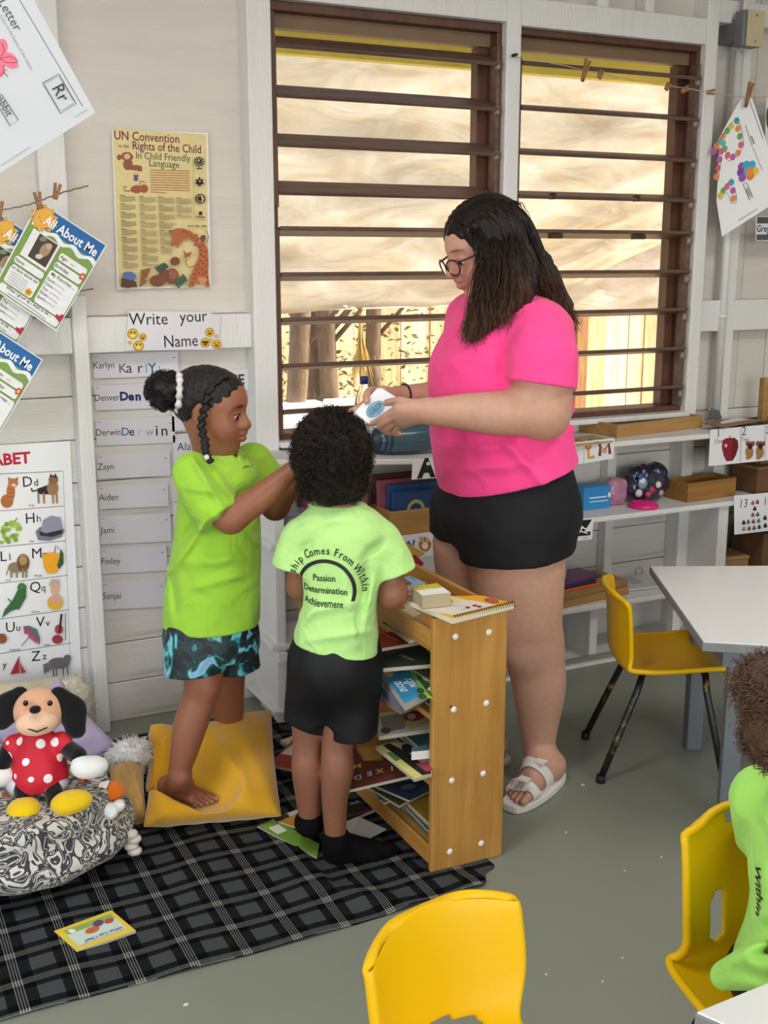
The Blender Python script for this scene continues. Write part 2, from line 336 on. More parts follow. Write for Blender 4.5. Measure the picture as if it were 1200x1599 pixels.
leafclump('hedge_leaves', 'dull green leaves among the trunks outside the left window', (3.25, 6.95, .75), 1700, (1.0, .1, .95), .03, M('leaf_dull', '#8a7f52', .7, .45, 3, dirt='#5c4a34', dscale=5))
fl = MB(); rnd = random.Random(3)
for i in range(26):
    a = rnd.uniform(0, 6.28); r = rnd.uniform(.0, .07); fl.tube([(0, 0, 0), (r * .25 * math.cos(a), r * .25 * math.sin(a), -.16), (r * math.cos(a), r * math.sin(a), -.27 - rnd.uniform(0, .1))], [.005, .004, .002], 4)
fp = thing('dried_plant', 'bunch of dry straw-coloured stems hanging outside the left window', 'plant', onY(563, 484, 5.09))
fl.build('stems', M('straw', '#c9a75f', .8, .2), fp)
MB().tube([(0, 0, -.01), (0, 0, .02)], .012, 8).build('tie', M('tie_twine', '#8b6a45', .8), fp)
wa, wm, wz_ = onY(400, 487, 5.1), onY(600, 481, 5.1), onY(790, 473, 5.1); wl_t = thing('washing_line', 'white cord stretched across outside just below the tarpaulin', 'cord', (wa.x, 5.1, -.25))
MB().tube([wa, wm, wz_], .004, 6).build('cord', M('white_cord', '#f1ece0', .6), wl_t).matrix_parent_inverse = Matrix.Translation((-wa.x, -5.1, .25))
for q in (wa, wz_): MB().box(-.03, .03, -.03, .03, 0, q.z + .35).build('line_post', MATS['post_wood'], wl_t, loc=(q.x - wa.x, 0, 0))
ls = thing('block_wall', 'low white painted block wall outside behind the left window', 'wall', (1.7, 6.0, -.25))
blm = M('white_blocks', '#f4efe4', .7)
for i in range(4): MB().box(i * .31, i * .31 + .26, 0, .15, 0, .93).build('block', blm, ls, bevel=.008)
MB().box(-.1, 1.3, .02, .13, 0, .6).build('footing', blm, ls)
# ================================================================== FURNITURE
pine = Mwood('pine', '#c8964c', '#ad7632', 'Z', .42); piney = Mwood('pine_lengthwise', '#c8964c', '#aa7432', 'Y', .45); pinex = Mwood('pine_tray', '#b98d54', '#96703f', 'X', .5)
# ---- white shelf unit under the windows
ZT = lambda X, z: z + max(0, (1.75 - X)) * .075
su = thing('shelf_unit', 'long white painted wooden shelf unit under the windows', 'shelf', (2.7, 3.4, 0))
def sboard(z, x0=1.215, x1=4.3, y0=3.28, th=.02):
    xs = [x0, 1.75, x1]; m = MB(); vs = []
    for X in xs:
        for Y in (y0, 3.545):
            for d in (-th, 0): vs.append((X - 2.7, Y - 3.4, ZT(X, z) + d))
    fs = [(0, 1, 3, 2), (8, 10, 11, 9)]
    for i in (0, 4): fs += [(i, i + 4, i + 5, i + 1), (i + 2, i + 3, i + 7, i + 6), (i + 1, i + 5, i + 7, i + 3), (i, i + 2, i + 6, i + 4)]
    m.add(vs, fs); return m.build('shelf_board', shelfw, su, bevel=.004)
ST, SM, SL = .845, .572, .238
for z in (ST, SM, SL): sboard(z)
sboard(.012, th=.012)
for X0, X1, Y0, Y1, z0, z1 in ((1.235, 1.27, 3.29, 3.33, 0, .87), (1.24, 1.265, 3.33, 3.47, 0, .87), (2.0, 2.02, 3.3, 3.47, 0, .84), (2.69, 2.73, 3.50, 3.548, .24, .84), (3.08, 3.10, 3.3, 3.47, .24, .55), (3.10, 3.13, 3.3, 3.34, .24, .55), (2.50, 2.535, 3.32, 3.35, 0, .22), (2.50, 2.52, 3.35, 3.47, 0, .22), (2.88, 2.92, 3.3, 3.34, 0, .22), (3.55, 3.59, 3.3, 3.47, 0, .84), (2.40, 2.44, 3.50, 3.548, .59, .84)):
    MB().box(X0 - 2.7, X1 - 2.7, Y0 - 3.4, Y1 - 3.4, z0, z1).build('upright', shelfw, su, bevel=.003)
MB().box(1.25 - 2.7, 1.6, -.1, -.085, .0, .03).build('toe_board', floorm, su)
for X, z in ((1.235, .58), (1.235, .25)):
    m = MB(); m.prism([(0, 0), (.03, 0), (.03, .05), (0, .02)], 0, .03, RT((X - 2.7, -.13, z - .03), (0, 0, 0))); m.build('bracket', shelfw, su)
# ---- narrow pine bookcase standing end-on
bc = thing('bookcase', 'narrow honey pine bookcase with white screw caps, crammed with picture books', 'bookcase', (1.24, 2.25, 0))
MB().box(0, .207, 0, .018, 0, .665).build('end_panel', pine, bc, bevel=.004, seg=3)
MB().box(0, .207, .84, .858, 0, .665).build('end_panel', pine, bc, bevel=.004, seg=3)
for z in (.575, .40, .228, .055): MB().box(.004, .2, .018, .84, z, z + .015).build('shelf', piney, bc, bevel=.003)
for z in (.60, .41, .24, .07): MB().box(.19, .205, .018, .84, z, z + .06 if z < .6 else .66).build('back_rail', piney, bc, bevel=.003)
MB().box(.0, .012, .018, .84, .59, .632).build('front_rail', piney, bc, bevel=.003)
MB().box(.0, .012, .018, .84, .02, .07).build('front_rail', piney, bc, bevel=.003)
capm = M('white_plastic', '#eeecea', .35)
for (a, b_) in ((712, 994), (764, 987), (709, 1108), (760, 1098), (706, 1219), (755, 1208), (703, 1330), (752, 1317)):
    p = onY(a, b_, 2.25); MB().lathe([(.0001, .0035), (.005, .0033), (.0075, .0018), (.008, 0)], 16, RT((0, 0, 0), (math.pi / 2, 0, 0)), cap=False).build('screw_cap', capm, bc, True, loc=(p.x - 1.24, 0, p.z))
MB().lathe([(.0001, 0), (.003, .0004), (.0045, 0)], 10, RT((.05, -.0003, .435), (math.pi / 2, 0, 0)), cap=False).build('knot', M('knot_brown', '#6b4420', .6), bc)
# ---- yellow stacking chairs
yel = M('yellow_plastic', '#dcac03', .42, .03, 3, .04, 300, spec=.25)
blk = M('black_tube_chipped', '#161514', .4, .1, 40, dirt='#c9b060', dscale=30)
blkp = M('black_tube', '#171615', .4)
PROF = [(.165, .300), (.158, .327), (.12, .334), (.03, .325), (-.07, .320), (-.135, .328), (-.160, .36), (-.166, .42), (-.171, .49), (-.178, .535), (-.188, .556)]
def shell(holes, wide=.165, topw=.148, prof=PROF, curl=.03, nu=32, nv=64, topround=.09, waist=0):
    def S(u, v):
        x, z = spline(prof, v); s = 2 * u - 1; back = min(1, max(0, (v - .45) / .2)); back = back * back * (3 - 2 * back)
        wd = wide * (1 - back) + (topw - waist * math.exp(-((v - .66) / .07) ** 2)) * back
        if v > 1 - topround: q = (v - (1 - topround)) / topround; wd *= .86 + .14 * math.sqrt(max(0, 1 - q ** 2.5))
        if v < .1: q = 1 - v / .1; wd *= .9 + .1 * math.sqrt(max(0, 1 - q ** 3))
        e = abs(s) ** 3.2
        return (x + back * curl * s * s + back * .006 * e, wd * s, z + (1 - back) * (.012 * s * s + .012 * e) - (.016 * s ** 4 * max(0, (v - .9) / .1)))
    mb = MB(); vs = [S(i / (nu - 1), j / (nv - 1)) for j in range(nv) for i in range(nu)]; fs = []
    for j in range(nv - 1):
        for i in range(nu - 1):
            u = (i + .5) / (nu - 1) * 2 - 1; v = (j + .5) / (nv - 1)
            if any(((u - h[0]) / h[2]) ** 4 + ((v - h[1]) / h[3]) ** 4 < 1 for h in holes): continue
            fs.append((j * nu + i, j * nu + i + 1, (j + 1) * nu + i + 1, (j + 1) * nu + i))
    return mb.add(vs, fs)
def chair(label, loc, rz, holes, legmat, legs=True, thick=.009, **kw):
    t = thing('stacking_chair', label, 'chair', loc, rz, 'yellow stacking chairs')
    o = shell(holes, **kw).build('seat_shell', yel, t, True)
    s = o.modifiers.new('thick', 'SOLIDIFY'); s.thickness = thick; s.offset = 0
    q = o.modifiers.new('sub', 'SUBSURF'); q.levels = 1; q.render_levels = 1
    r = MB()
    pts = [o.data.vertices[i].co.copy() for i in range(0, len(o.data.vertices), 32)]; pts2 = [o.data.vertices[i].co.copy() for i in range(31, len(o.data.vertices), 32)]
    top = [o.data.vertices[len(o.data.vertices) - 32 + i].co.copy() for i in range(1, 31)]
    path = [Vector(spline([tuple(q) for q in (pts + top + pts2[::-1])[::4]], u)) for u in np.linspace(0, 1, 90)]
    if thick < .012: r.tube(path, .0078, 8); r.build('rolled_edge', yel, t, True)
    for sx, sy in ((1, 1), (1, -1), (-1, 1), (-1, -1)):
        f = MB(); a = (.09 * sx + .01, .09 * sy, .315); b = (.1 * sx, .12 * sy, .27); c = (.165 * sx - .01 + (-.025 if sx < 0 else .0), .155 * sy, .012)
        f.tube([a, b, [b[i] * .5 + c[i] * .5 for i in range(3)], c], .0105, 10); lg = f.build('leg', legmat, t, True)
        MB().tube([(c[0], c[1], 0), (c[0], c[1], .022)], .0135, 10).build('foot_cap', M('rubber', '#141414', .7), lg, True)
    for x_ in (.1, -.08): MB().tube([(x_, .09, .311), (x_, -.09, .311)], .009, 8).build('under_frame', blkp, t, True)
    return t
ccx = [onZ(930, 1225, 0), onZ(930, 1150, 0), onZ(1118, 1230, 0)]
cm = (ccx[1] + ccx[2]) / 2
chair('yellow plastic chair on chipped black legs, pulled up to the grey-edged table', (cm.x + .02, cm.y - .005, 0), -YAW - .03, [(0, .93, .35, .03)], blk)
PROF2 = [(.17, .305), (.16, .333), (.11, .338), (.02, .33), (-.08, .325), (-.14, .335), (-.165, .37), (-.176, .43), (-.186, .50), (-.197, .56), (-.206, .588)]
chair('yellow plastic chair in the front, back turned up to the camera, empty', (.742, 1.10, 0), math.radians(-78), [(0, .615, .6, .06)], blkp, prof=PROF2, wide=.165, topw=.143, curl=.05, topround=.05, waist=.022, thick=.017)
chair('yellow plastic chair with slotted back under the seated child', (1.31, 1.135, 0), math.radians(-104), [(-.5, .66, .1, .065), (.5, .66, .1, .065), (0, .93, .36, .028)], blkp, prof=PROF2, wide=.178, topw=.15, curl=.045)
# ---- tables
ttop = M('white_laminate', '#dedddb', .22, .03, 3, spec=.5); tgrey = M('grey_table_paint', '#64686d', .5, .06, 6); tedge = M('grey_edge_band', '#77787a', .5, .1, 20)
def table(label, top, legs, z):
    t = thing('trapezoid_table', label, 'table', (top[0][0], top[0][1], 0)); ox, oy = top[0][:2]
    loc = [(p[0] - ox, p[1] - oy) for p in top]
    e = MB().prism(loc, z - .024, z - .001).build('edge_band', tedge, t, bevel=.002)
    c = Vector((sum(p[0] for p in loc) / len(loc), sum(p[1] for p in loc) / len(loc)))
    MB().prism([tuple(Vector(p) + (c - Vector(p)).normalized() * .003) for p in loc], z - .001, z + .002).build('table_top', ttop, t, bevel=.001)
    for lx, ly, rz in legs:
        MB().box(-.024, .024, -.024, .024, 0, z - .025, RT((lx - ox, ly - oy, 0), (0, 0, rz))).build('leg', tgrey, t, bevel=.003)
    p2 = [tuple(Vector(p).lerp(c, .16)) for p in loc]
    MB().prism(p2, z - .085, z - .024).build('apron', tgrey, t)
    return t
A = onZ(1015, 885, .55); B_ = onZ(1098, 1003, .55); D_ = onZ(1200, 1009, .55)
d = (D_ - B_).normalized(); E_ = B_ + d * .62; n_ = Vector((-d.y, d.x, 0)); F_ = A + (onZ(1200, 884, .55) - A).normalized() * 1.1
lg = onZ(1134, 1285, 0); lg2 = onZ(1073, 1168, 0)
table('white trapezoid table top with grey edge and grey legs behind the chair', [A, B_, E_, F_], [(lg.x, lg.y, -.6), (lg2.x + .02, lg2.y, -.4), (E_.x - .02, E_.y + .12, -.6), (F_.x - .1, F_.y - .06, -.4)], .55)
c0 = onZ(1085, 1582, .53); c1 = onZ(1200, 1535, .53); d = (c1 - c0).normalized()
table('white table corner at the lower right, in front of the seated child', [c0, c0 + d * .9, c0 + d * .75 + Vector((d.y, -d.x, 0)) * .5, c0 + d * .2 + Vector((d.y, -d.x, 0)) * .5], [(c0.x + .16, c0.y - .08, 0), (c0.x + .75, c0.y - .07, 0), (c0.x + .7, c0.y - .42, 0), (c0.x + .25, c0.y - .42, 0)], .53)
# ================================================================== IMPLICIT-SURFACE MODELLER (people, clothes, soft toys)
V3 = lambda p: np.array(tuple(p), dtype=np.float64)
class Grid:
    def __init__(s, lo, hi, h):
        s.lo = V3(lo); s.h = h; s.n = np.maximum(4, np.ceil((V3(hi) - s.lo) / h).astype(int) + 1)
        s.ax = [s.lo[i] + h * np.arange(s.n[i]) for i in range(3)]
    def sub(s, lo, hi):
        a = np.clip(np.floor((lo - s.lo) / s.h).astype(int), 0, s.n); b = np.clip(np.ceil((hi - s.lo) / s.h).astype(int) + 1, 0, s.n)
        if np.any(b <= a): return None, None
        sl = tuple(slice(a[i], b[i]) for i in range(3))
        return sl, (s.ax[0][sl[0]][:, None, None], s.ax[1][sl[1]][None, :, None], s.ax[2][sl[2]][None, None, :])
def smin(a, b, k):
    if k <= 0: return np.minimum(a, b)
    h = np.clip(.5 + .5 * (b - a) / k, 0, 1); return b + (a - b) * h - k * h * (1 - h)
def smax(a, b, k): return -smin(-a, -b, k)
class S:
    """a list of blended primitives: round cones, ellipsoids, vertical lofts"""
    def __init__(s, k=.02): s.p = []; s.k = k; s.post = []
    def cone(s, a, b, ra, rb, k=None, op='u', flat=None):
        a, b = V3(a), V3(b); R = max(ra, rb)
        def d(X, Y, Z):
            ab = b - a; L = ab @ ab + 1e-12; px, py, pz = X - a[0], Y - a[1], Z - a[2]
            t = np.clip((px * ab[0] + py * ab[1] + pz * ab[2]) / L, 0, 1)
            qx, qy, qz = px - t * ab[0], py - t * ab[1], pz - t * ab[2]
            if flat is not None:
                n = flat[0]; sc = flat[1]; q = qx * n[0] + qy * n[1] + qz * n[2]; e = q * (1 / sc - 1)
                qx, qy, qz = qx + n[0] * e, qy + n[1] * e, qz + n[2] * e
                return (np.sqrt(qx * qx + qy * qy + qz * qz) - (ra + (rb - ra) * t)) * min(1, sc)
            return np.sqrt(qx * qx + qy * qy + qz * qz) - (ra + (rb - ra) * t)
        s.p.append((d, np.minimum(a, b) - R, np.maximum(a, b) + R, s.k if k is None else k, op)); return s
    def chain(s, pts, rs, k=None, op='u', flat=None):
        if flat is not None or op != 'u':
            for i in range(len(pts) - 1): s.cone(pts[i], pts[i + 1], rs[i], rs[i + 1], k, op, flat)
            return s
        Q = [tuple(p) + (r,) for p, r in zip(pts, rs)]; m = 5 * (len(Q) - 1) + 1 if len(Q) > 2 else 2      # one smooth tapering limb
        Q = [spline(Q, i / (m - 1)) for i in range(m)] if len(Q) > 2 else Q; T = S(0)
        for a, b in zip(Q[:-1], Q[1:]): T.cone(a[:3], b[:3], a[3], b[3], 0)
        lo, hi = np.min([p[1] for p in T.p], 0), np.max([p[2] for p in T.p], 0)
        def d(X, Y, Z):
            v = None
            for f in T.p: w_ = f[0](X, Y, Z); v = w_ if v is None else np.minimum(v, w_)
            return v
        s.p.append((d, lo, hi, s.k if k is None else k, op)); return s
    def ell(s, c, r, R=None, k=None, op='u'):
        c = V3(c); r = V3(r); R = np.eye(3) if R is None else np.array(R, dtype=float)   # columns of R = ellipsoid axes
        def d(X, Y, Z):
            px, py, pz = X - c[0], Y - c[1], Z - c[2]
            q = [px * R[0, i] + py * R[1, i] + pz * R[2, i] for i in range(3)]
            k0 = np.sqrt(sum((q[i] / r[i]) ** 2 for i in range(3))); k1 = np.sqrt(sum((q[i] / r[i] ** 2) ** 2 for i in range(3))) + 1e-9
            return k0 * (k0 - 1) / k1
        m = np.abs(R) @ r; s.p.append((d, c - m, c + m, s.k if k is None else k, op)); return s
    def loft(s, rings, F, k=None, op='u', ex=2.0):
        """rings: (z, cx, cy, side, front, back) ; F horizontal facing direction"""
        r = np.array(sorted(rings), dtype=float); F = np.array([F[0], F[1]]); F = F / np.linalg.norm(F); Sd = np.array([-F[1], F[0]])
        zz = np.linspace(r[0, 0], r[-1, 0], 200); tab = []
        for c in range(1, 6):                      # smooth interpolation (monotone-ish Catmull-Rom)
            m = np.gradient(r[:, c], r[:, 0]); i = np.clip(np.searchsorted(r[:, 0], zz) - 1, 0, len(r) - 2)
            h = r[i + 1, 0] - r[i, 0]; t = (zz - r[i, 0]) / h
            tab.append((2 * t ** 3 - 3 * t ** 2 + 1) * r[i, c] + (t ** 3 - 2 * t ** 2 + t) * h * m[i] + (-2 * t ** 3 + 3 * t ** 2) * r[i + 1, c] + (t ** 3 - t ** 2) * h * m[i + 1])
        def d(X, Y, Z):
            g = [np.interp(Z, zz, q) for q in tab]
            fx = (X - g[0]) * F[0] + (Y - g[1]) * F[1]; sx = (X - g[0]) * Sd[0] + (Y - g[1]) * Sd[1]
            rf = np.where(fx > 0, g[3], g[4]); rs = g[2]
            if ex == 2.0: q = np.sqrt((fx / rf) ** 2 + (sx / rs) ** 2)
            else: q = ((np.abs(fx) / rf) ** ex + (np.abs(sx) / rs) ** ex) ** (1 / ex)
            dd = (q - 1) * np.minimum(rf, rs)
            return np.maximum(dd, np.maximum(Z - r[-1, 0], r[0, 0] - Z))
        R = max(r[:, 3].max(), r[:, 4].max(), r[:, 5].max())
        s.p.append((d, np.array([r[:, 1].min() - R, r[:, 2].min() - R, r[0, 0]]), np.array([r[:, 1].max() + R, r[:, 2].max() + R, r[-1, 0]]), s.k if k is None else k, op)); return s
    def fn(s, f, lo, hi, k=0, op='i'): s.p.append((f, V3(lo), V3(hi), k, op)); return s
    def plane(s, c, n, k=0):
        """keep the side the normal points away from"""
        c = V3(c); n = V3(n); n = n / np.linalg.norm(n)
        s.p.append((lambda X, Y, Z: (X - c[0]) * n[0] + (Y - c[1]) * n[1] + (Z - c[2]) * n[2], None, None, k, 'i')); return s
    def eval(s, G, off=0.0):
        D = np.full(G.n, .5, dtype=np.float32)
        for d, lo, hi, k, op in s.p:
            if lo is None: sl, x = G.sub(G.lo, G.lo + G.h * G.n)
            else: sl, x = G.sub(lo - k - .035, hi + k + .035)
            if sl is None: continue
            v = d(*x).astype(np.float32)
            if op == 'u': D[sl] = smin(D[sl], v, k)
            elif op == 's': D[sl] = smax(D[sl], -v, k)
            elif op == 'a': D[sl] = D[sl] + v              # displacement
            else: D[sl] = smax(D[sl], v, k)
        return D - off
    def bbox(s, m=.02):
        L = [(lo, hi) for d, lo, hi, k, op in s.p if lo is not None and op == 'u']
        return np.min([l for l, h in L], 0) - m, np.max([h for l, h in L], 0) + m
def nets(D, G):
    """naive surface nets: vertex positions and quads of the zero level of D"""
    n = D.shape; ins = D < 0
    c = [ins[i:n[0] - 1 + i, j:n[1] - 1 + j, k:n[2] - 1 + k] for i in (0, 1) for j in (0, 1) for k in (0, 1)]
    sm = np.zeros(c[0].shape, np.int8)
    for q in c: sm += q
    act = (sm > 0) & (sm < 8); ids = np.full(act.shape, -1, np.int64); I = np.argwhere(act); ids[act] = np.arange(len(I))
    acc = np.zeros((len(I), 3)); cnt = np.zeros(len(I)); off = [(i, j, k) for i in (0, 1) for j in (0, 1) for k in (0, 1)]
    val = {o: D[I[:, 0] + o[0], I[:, 1] + o[1], I[:, 2] + o[2]].astype(np.float64) for o in off}
    for a in off:
        for ax in range(3):
            if a[ax]: continue
            b = list(a); b[ax] = 1; b = tuple(b); va, vb = val[a], val[b]; m = (va < 0) != (vb < 0)
            t = np.where(m, va / np.where(m, va - vb, 1), 0)
            p = np.tile(np.array(a, float), (len(I), 1)); p[:, ax] = t
            acc[m] += p[m]; cnt[m] += 1
    V = G.lo + G.h * (I + acc / np.maximum(cnt, 1)[:, None])
    Q = []
    for ax in range(3):
        u, w = (ax + 1) % 3, (ax + 2) % 3
        s0 = [slice(None)] * 3; s1 = [slice(None)] * 3; s0[ax] = slice(0, -1); s1[ax] = slice(1, None)
        for s_ in (s0, s1): s_[u] = slice(1, -1); s_[w] = slice(1, -1)
        A, B = ins[tuple(s0)], ins[tuple(s1)]; E = np.argwhere(A != B); fl = A[tuple(E.T)]
        E = E.copy(); E[:, u] += 1; E[:, w] += 1
        def cid(du, dw): e = E.copy(); e[:, u] += du; e[:, w] += dw; return ids[tuple(e.T)]
        q = np.stack([cid(-1, -1), cid(0, -1), cid(0, 0), cid(-1, 0)], 1); q[~fl] = q[~fl][:, ::-1]; Q.append(q)
    return V, np.concatenate(Q)
def sdfmesh(name, parts, mat, parent=None, base='#888888', paint=(), smooth_it=1, stripe=None):
    """parts: list of (D, Grid); all pieces land in one mesh object"""
    Vs, Qs, o = [], [], 0
    for D, G in parts:
        v, q = nets(D, G)
        for _ in range(smooth_it):               # light Laplacian relaxation
            e = np.concatenate([q[:, [0, 1]], q[:, [1, 2]], q[:, [2, 3]], q[:, [3, 0]]]); s = np.zeros_like(v); c = np.zeros(len(v))
            for ax in range(3):
                s[:, ax] = np.bincount(e[:, 0], v[e[:, 1], ax], len(v)) + np.bincount(e[:, 1], v[e[:, 0], ax], len(v))
            c = np.bincount(e[:, 0], minlength=len(v)) + np.bincount(e[:, 1], minlength=len(v)); v = .5 * v + .5 * s / np.maximum(c, 1)[:, None]
        us = np.zeros(len(v), bool); us[q.ravel()] = True; ix = np.cumsum(us) - 1; v = v[us]; q = ix[q]
        Vs.append(v); Qs.append(q + o); o += len(v)
    v = np.concatenate(Vs); q = np.concatenate(Qs); me = bpy.data.meshes.new(name)
    me.vertices.add(len(v)); me.vertices.foreach_set('co', v.ravel()); me.loops.add(4 * len(q)); me.loops.foreach_set('vertex_index', q.ravel().astype(np.int32))
    me.polygons.add(len(q)); me.polygons.foreach_set('loop_start', np.arange(0, 4 * len(q), 4, dtype=np.int32)); me.polygons.foreach_set('loop_total', np.full(len(q), 4, np.int32))
    me.polygons.foreach_set('use_smooth', np.ones(len(q), bool)); me.update(calc_edges=True); me.validate()
    if base:
        c = np.tile(np.array(lin(base)), (len(v), 1))
        for p in paint:
            if callable(p): c[:, :3] = p(v, c[:, :3]); continue
            ctr, rad, col = p[:3]; q2 = (v - V3(ctr)); R = p[4] if len(p) > 4 else None
            if R is not None: q2 = q2 @ np.array(R)
            dd = np.linalg.norm(q2 / np.array(rad), axis=1); sft = p[3] if len(p) > 3 and p[3] is not None else .25
            a = np.clip((1 + sft - dd) / (2 * sft), 0, 1)[:, None]; a = a * a * (3 - 2 * a); c[:, :3] = c[:, :3] * (1 - a) + np.array(lin(col)[:3]) * a
        at = me.color_attributes.new('Col', 'FLOAT_COLOR', 'POINT'); at.data.foreach_set('color', c.ravel())
    me.materials.append(mat); return link(bpy.data.objects.new(name, me), parent)
def solid(name, s, h, mat, parent=None, off=0, lo=None, hi=None, **kw):
    a, b = s.bbox(.012 + off); G = Grid(a if lo is None else lo, b if hi is None else hi, h); return sdfmesh(name, [(s.eval(G, off), G)], mat, parent, **kw)
def wrinkle(amp, f, seed=1, aniso=(1, 1, 1)):
    """soft cloth undulation as a displacement term"""
    rs = np.random.RandomState(seed); K = [(rs.normal(size=3) * np.array(aniso) * f, rs.uniform(0, 6.28), 1) for _ in range(5)]; K += [(rs.normal(size=3) * np.array(aniso) * f * 2.1, rs.uniform(0, 6.28), .45) for _ in range(5)]
    def d(X, Y, Z): return sum(np.sin(X * k[0] + Y * k[1] + Z * k[2] + p) * w for k, p, w in K) * (amp / 3)
    return d
BIG = (-50, -50, -50), (50, 50, 50)
def basis(F, U=(0, 0, 1)):
    """columns: forward, left, up"""
    F = Vector(F).normalized(); L_ = Vector(U).cross(F).normalized(); return F, L_, F.cross(L_)
def strands(name, paths, r0, r1, mat, parent, n=3):
    """thin hair strands as one mesh; paths = list of Nx3 arrays of equal length"""
    P = np.array(paths, dtype=float); k, m = P.shape[:2]; T = np.gradient(P, axis=1); T /= np.linalg.norm(T, axis=2, keepdims=True) + 1e-9
    ref = np.array([.31, .52, .79]); A = np.cross(T, ref); A /= np.linalg.norm(A, axis=2, keepdims=True) + 1e-9; B = np.cross(T, A)
    rr = (r0 + (r1 - r0) * np.linspace(0, 1, m) ** 1.5)[None, :, None]
    rings = [P + rr * (A * math.cos(2 * math.pi * j / n) + B * math.sin(2 * math.pi * j / n)) for j in range(n)]
    V = np.stack(rings, 2).reshape(-1, 3); ids = np.arange(k * m * n).reshape(k, m, n)
    q = np.concatenate([np.stack([ids[:, :-1, j], ids[:, :-1, (j + 1) % n], ids[:, 1:, (j + 1) % n], ids[:, 1:, j]], -1).reshape(-1, 4) for j in range(n)])
    me = bpy.data.meshes.new(name); me.vertices.add(len(V)); me.vertices.foreach_set('co', V.ravel()); me.loops.add(4 * len(q)); me.loops.foreach_set('vertex_index', q.ravel().astype(np.int32))
    me.polygons.add(len(q)); me.polygons.foreach_set('loop_start', np.arange(0, 4 * len(q), 4, dtype=np.int32)); me.polygons.foreach_set('loop_total', np.full(len(q), 4, np.int32))
    me.polygons.foreach_set('use_smooth', np.ones(len(q), bool)); me.update(calc_edges=True); me.materials.append(mat)
    o = link(bpy.data.objects.new(name, me), parent); o['kind'] = 'stuff'; return o
# ------------------------------------------------------------------ human pieces
def head(s, o, F, L_, U, h, child=False, ears=True, neck=None):
    """adds a head to s; o = head centre, h = chin-to-crown height; returns point mapper and eye data"""
    P = lambda x, y, z: Vector(o) + (F * x + L_ * y + U * z) * h
    R = np.array([V3(F), V3(L_), V3(U)]).T
    e = lambda c, r, k=.03, op='u': s.ell(P(*c), [q * h for q in r], R, k * h / .22, op)
    c_ = lambda a, b, ra, rb, k=.02, op='u': s.cone(P(*a), P(*b), ra * h, rb * h, k * h / .22, op)
    e((-.08, 0, .13), (.41, .325, .37)); e((.10, 0, -.06), (.25, .25, .36) if not child else (.25, .265, .34))
    e((.18 if not child else .185, 0, -.36), (.115, .12, .095))
    if child: e((.06, 0, .17), (.285, .28, .27))
    for y in (-1, 1):
        c_((-.03, .17 * y, -.2), (.17, .06 * y, -.38), .085, .075, .03)
        e((.2, .13 * y, -.14), (.11, .10, .12) if not child else (.12, .12, .14), .03)
        c_((.305, .05 * y, .095), (.245, .17 * y, .09), .038, .035, .02)
        e((.36, .115 * y, .005), (.075, .075, .055), .03, 's')
        e((.262, .115 * y, .0), (.083, .085, .075), .008)
        e((.335, .115 * y, -.004), (.06, .06, .019 if not child else .022), .004, 's')
        if ears:
            e((-.05, .325 * y, -.02), (.075, .03, .12), .012); e((-.035, .36 * y, -.01), (.04, .02, .075), .01, 's')
        e((.365, .040 * y, -.115), (.036, .027, .027) if not child else (.04, .03, .03), .012)
    nl = -.005 if child else .02; lf = .028 if child else .014
    c_((.31, 0, .07), (.40 + nl, 0, -.085), .026, .045 if child else .036, .02); e((.395 + nl, 0, -.105), (.05, .045, .04) if child else (.044, .036, .033), .012)
    c_((.345 + lf, 0, -.20), (.30 + lf * .5, .085, -.215), .03, .018, .012); c_((.345 + lf, 0, -.20), (.30 + lf * .5, -.085, -.215), .03, .018, .012)
    c_((.335 + lf, 0, -.258), (.295 + lf * .5, .075, -.245), .036, .02, .012); c_((.335 + lf, 0, -.258), (.295 + lf * .5, -.075, -.245), .036, .02, .012)
    for y in (-1, 1): c_((.39 + lf, 0, -.228), (.325 + lf * .6, .088 * y, -.233), .008, .006, .004, 's')
    if neck is not None: s.cone(P(-.12, 0, -.18), neck, .2 * h, .21 * h, .03)
    return P, R
def eyes(P, R, h, parent, iris, look=(0, 0)):
    F, L_, U = (Vector(R[:, i]) for i in range(3))
    for y in (-1, 1):
        c = P(.262, .115 * y, 0); mb = MB(); mb.ell((0, 0, 0), (.077 * h,) * 3, 16); eb = mb.build('eye', M('eye_white', '#cfc6bd', .25), parent, True, loc=c)
        d = (F + L_ * look[0] + U * look[1]).normalized(); m = MB(); q = frame((0, 0, 0), d.orthogonal(), d.cross(d.orthogonal()))
        m.lathe([(.0001, .0787 * h), (.02 * h, .0785 * h), (.043 * h, .0665 * h)], 14, q, cap=False); m.build('iris', iris, eb, True)
def facepaint(P, R, h, lip, brow, lash='#1d1412', cheek=None):
    out = [(P(.33, 0, -.228), (.06 * h, .085 * h, .042 * h), lip, .25, R)]
    for y in (-1, 1):
        out.append((P(.30, .10 * y, .125), (.1 * h, .07 * h, .016 * h), brow, .45, R)); out.append((P(.24, .175 * y, .115), (.08 * h, .05 * h, .014 * h), brow, .45, R))
        out.append((P(.315, .115 * y, .026), (.06 * h, .075 * h, .012 * h), lash, .4, R))
        if cheek: out.append((P(.28, .15 * y, -.12), (.1 * h, .09 * h, .08 * h), cheek, .8, R))
    return out
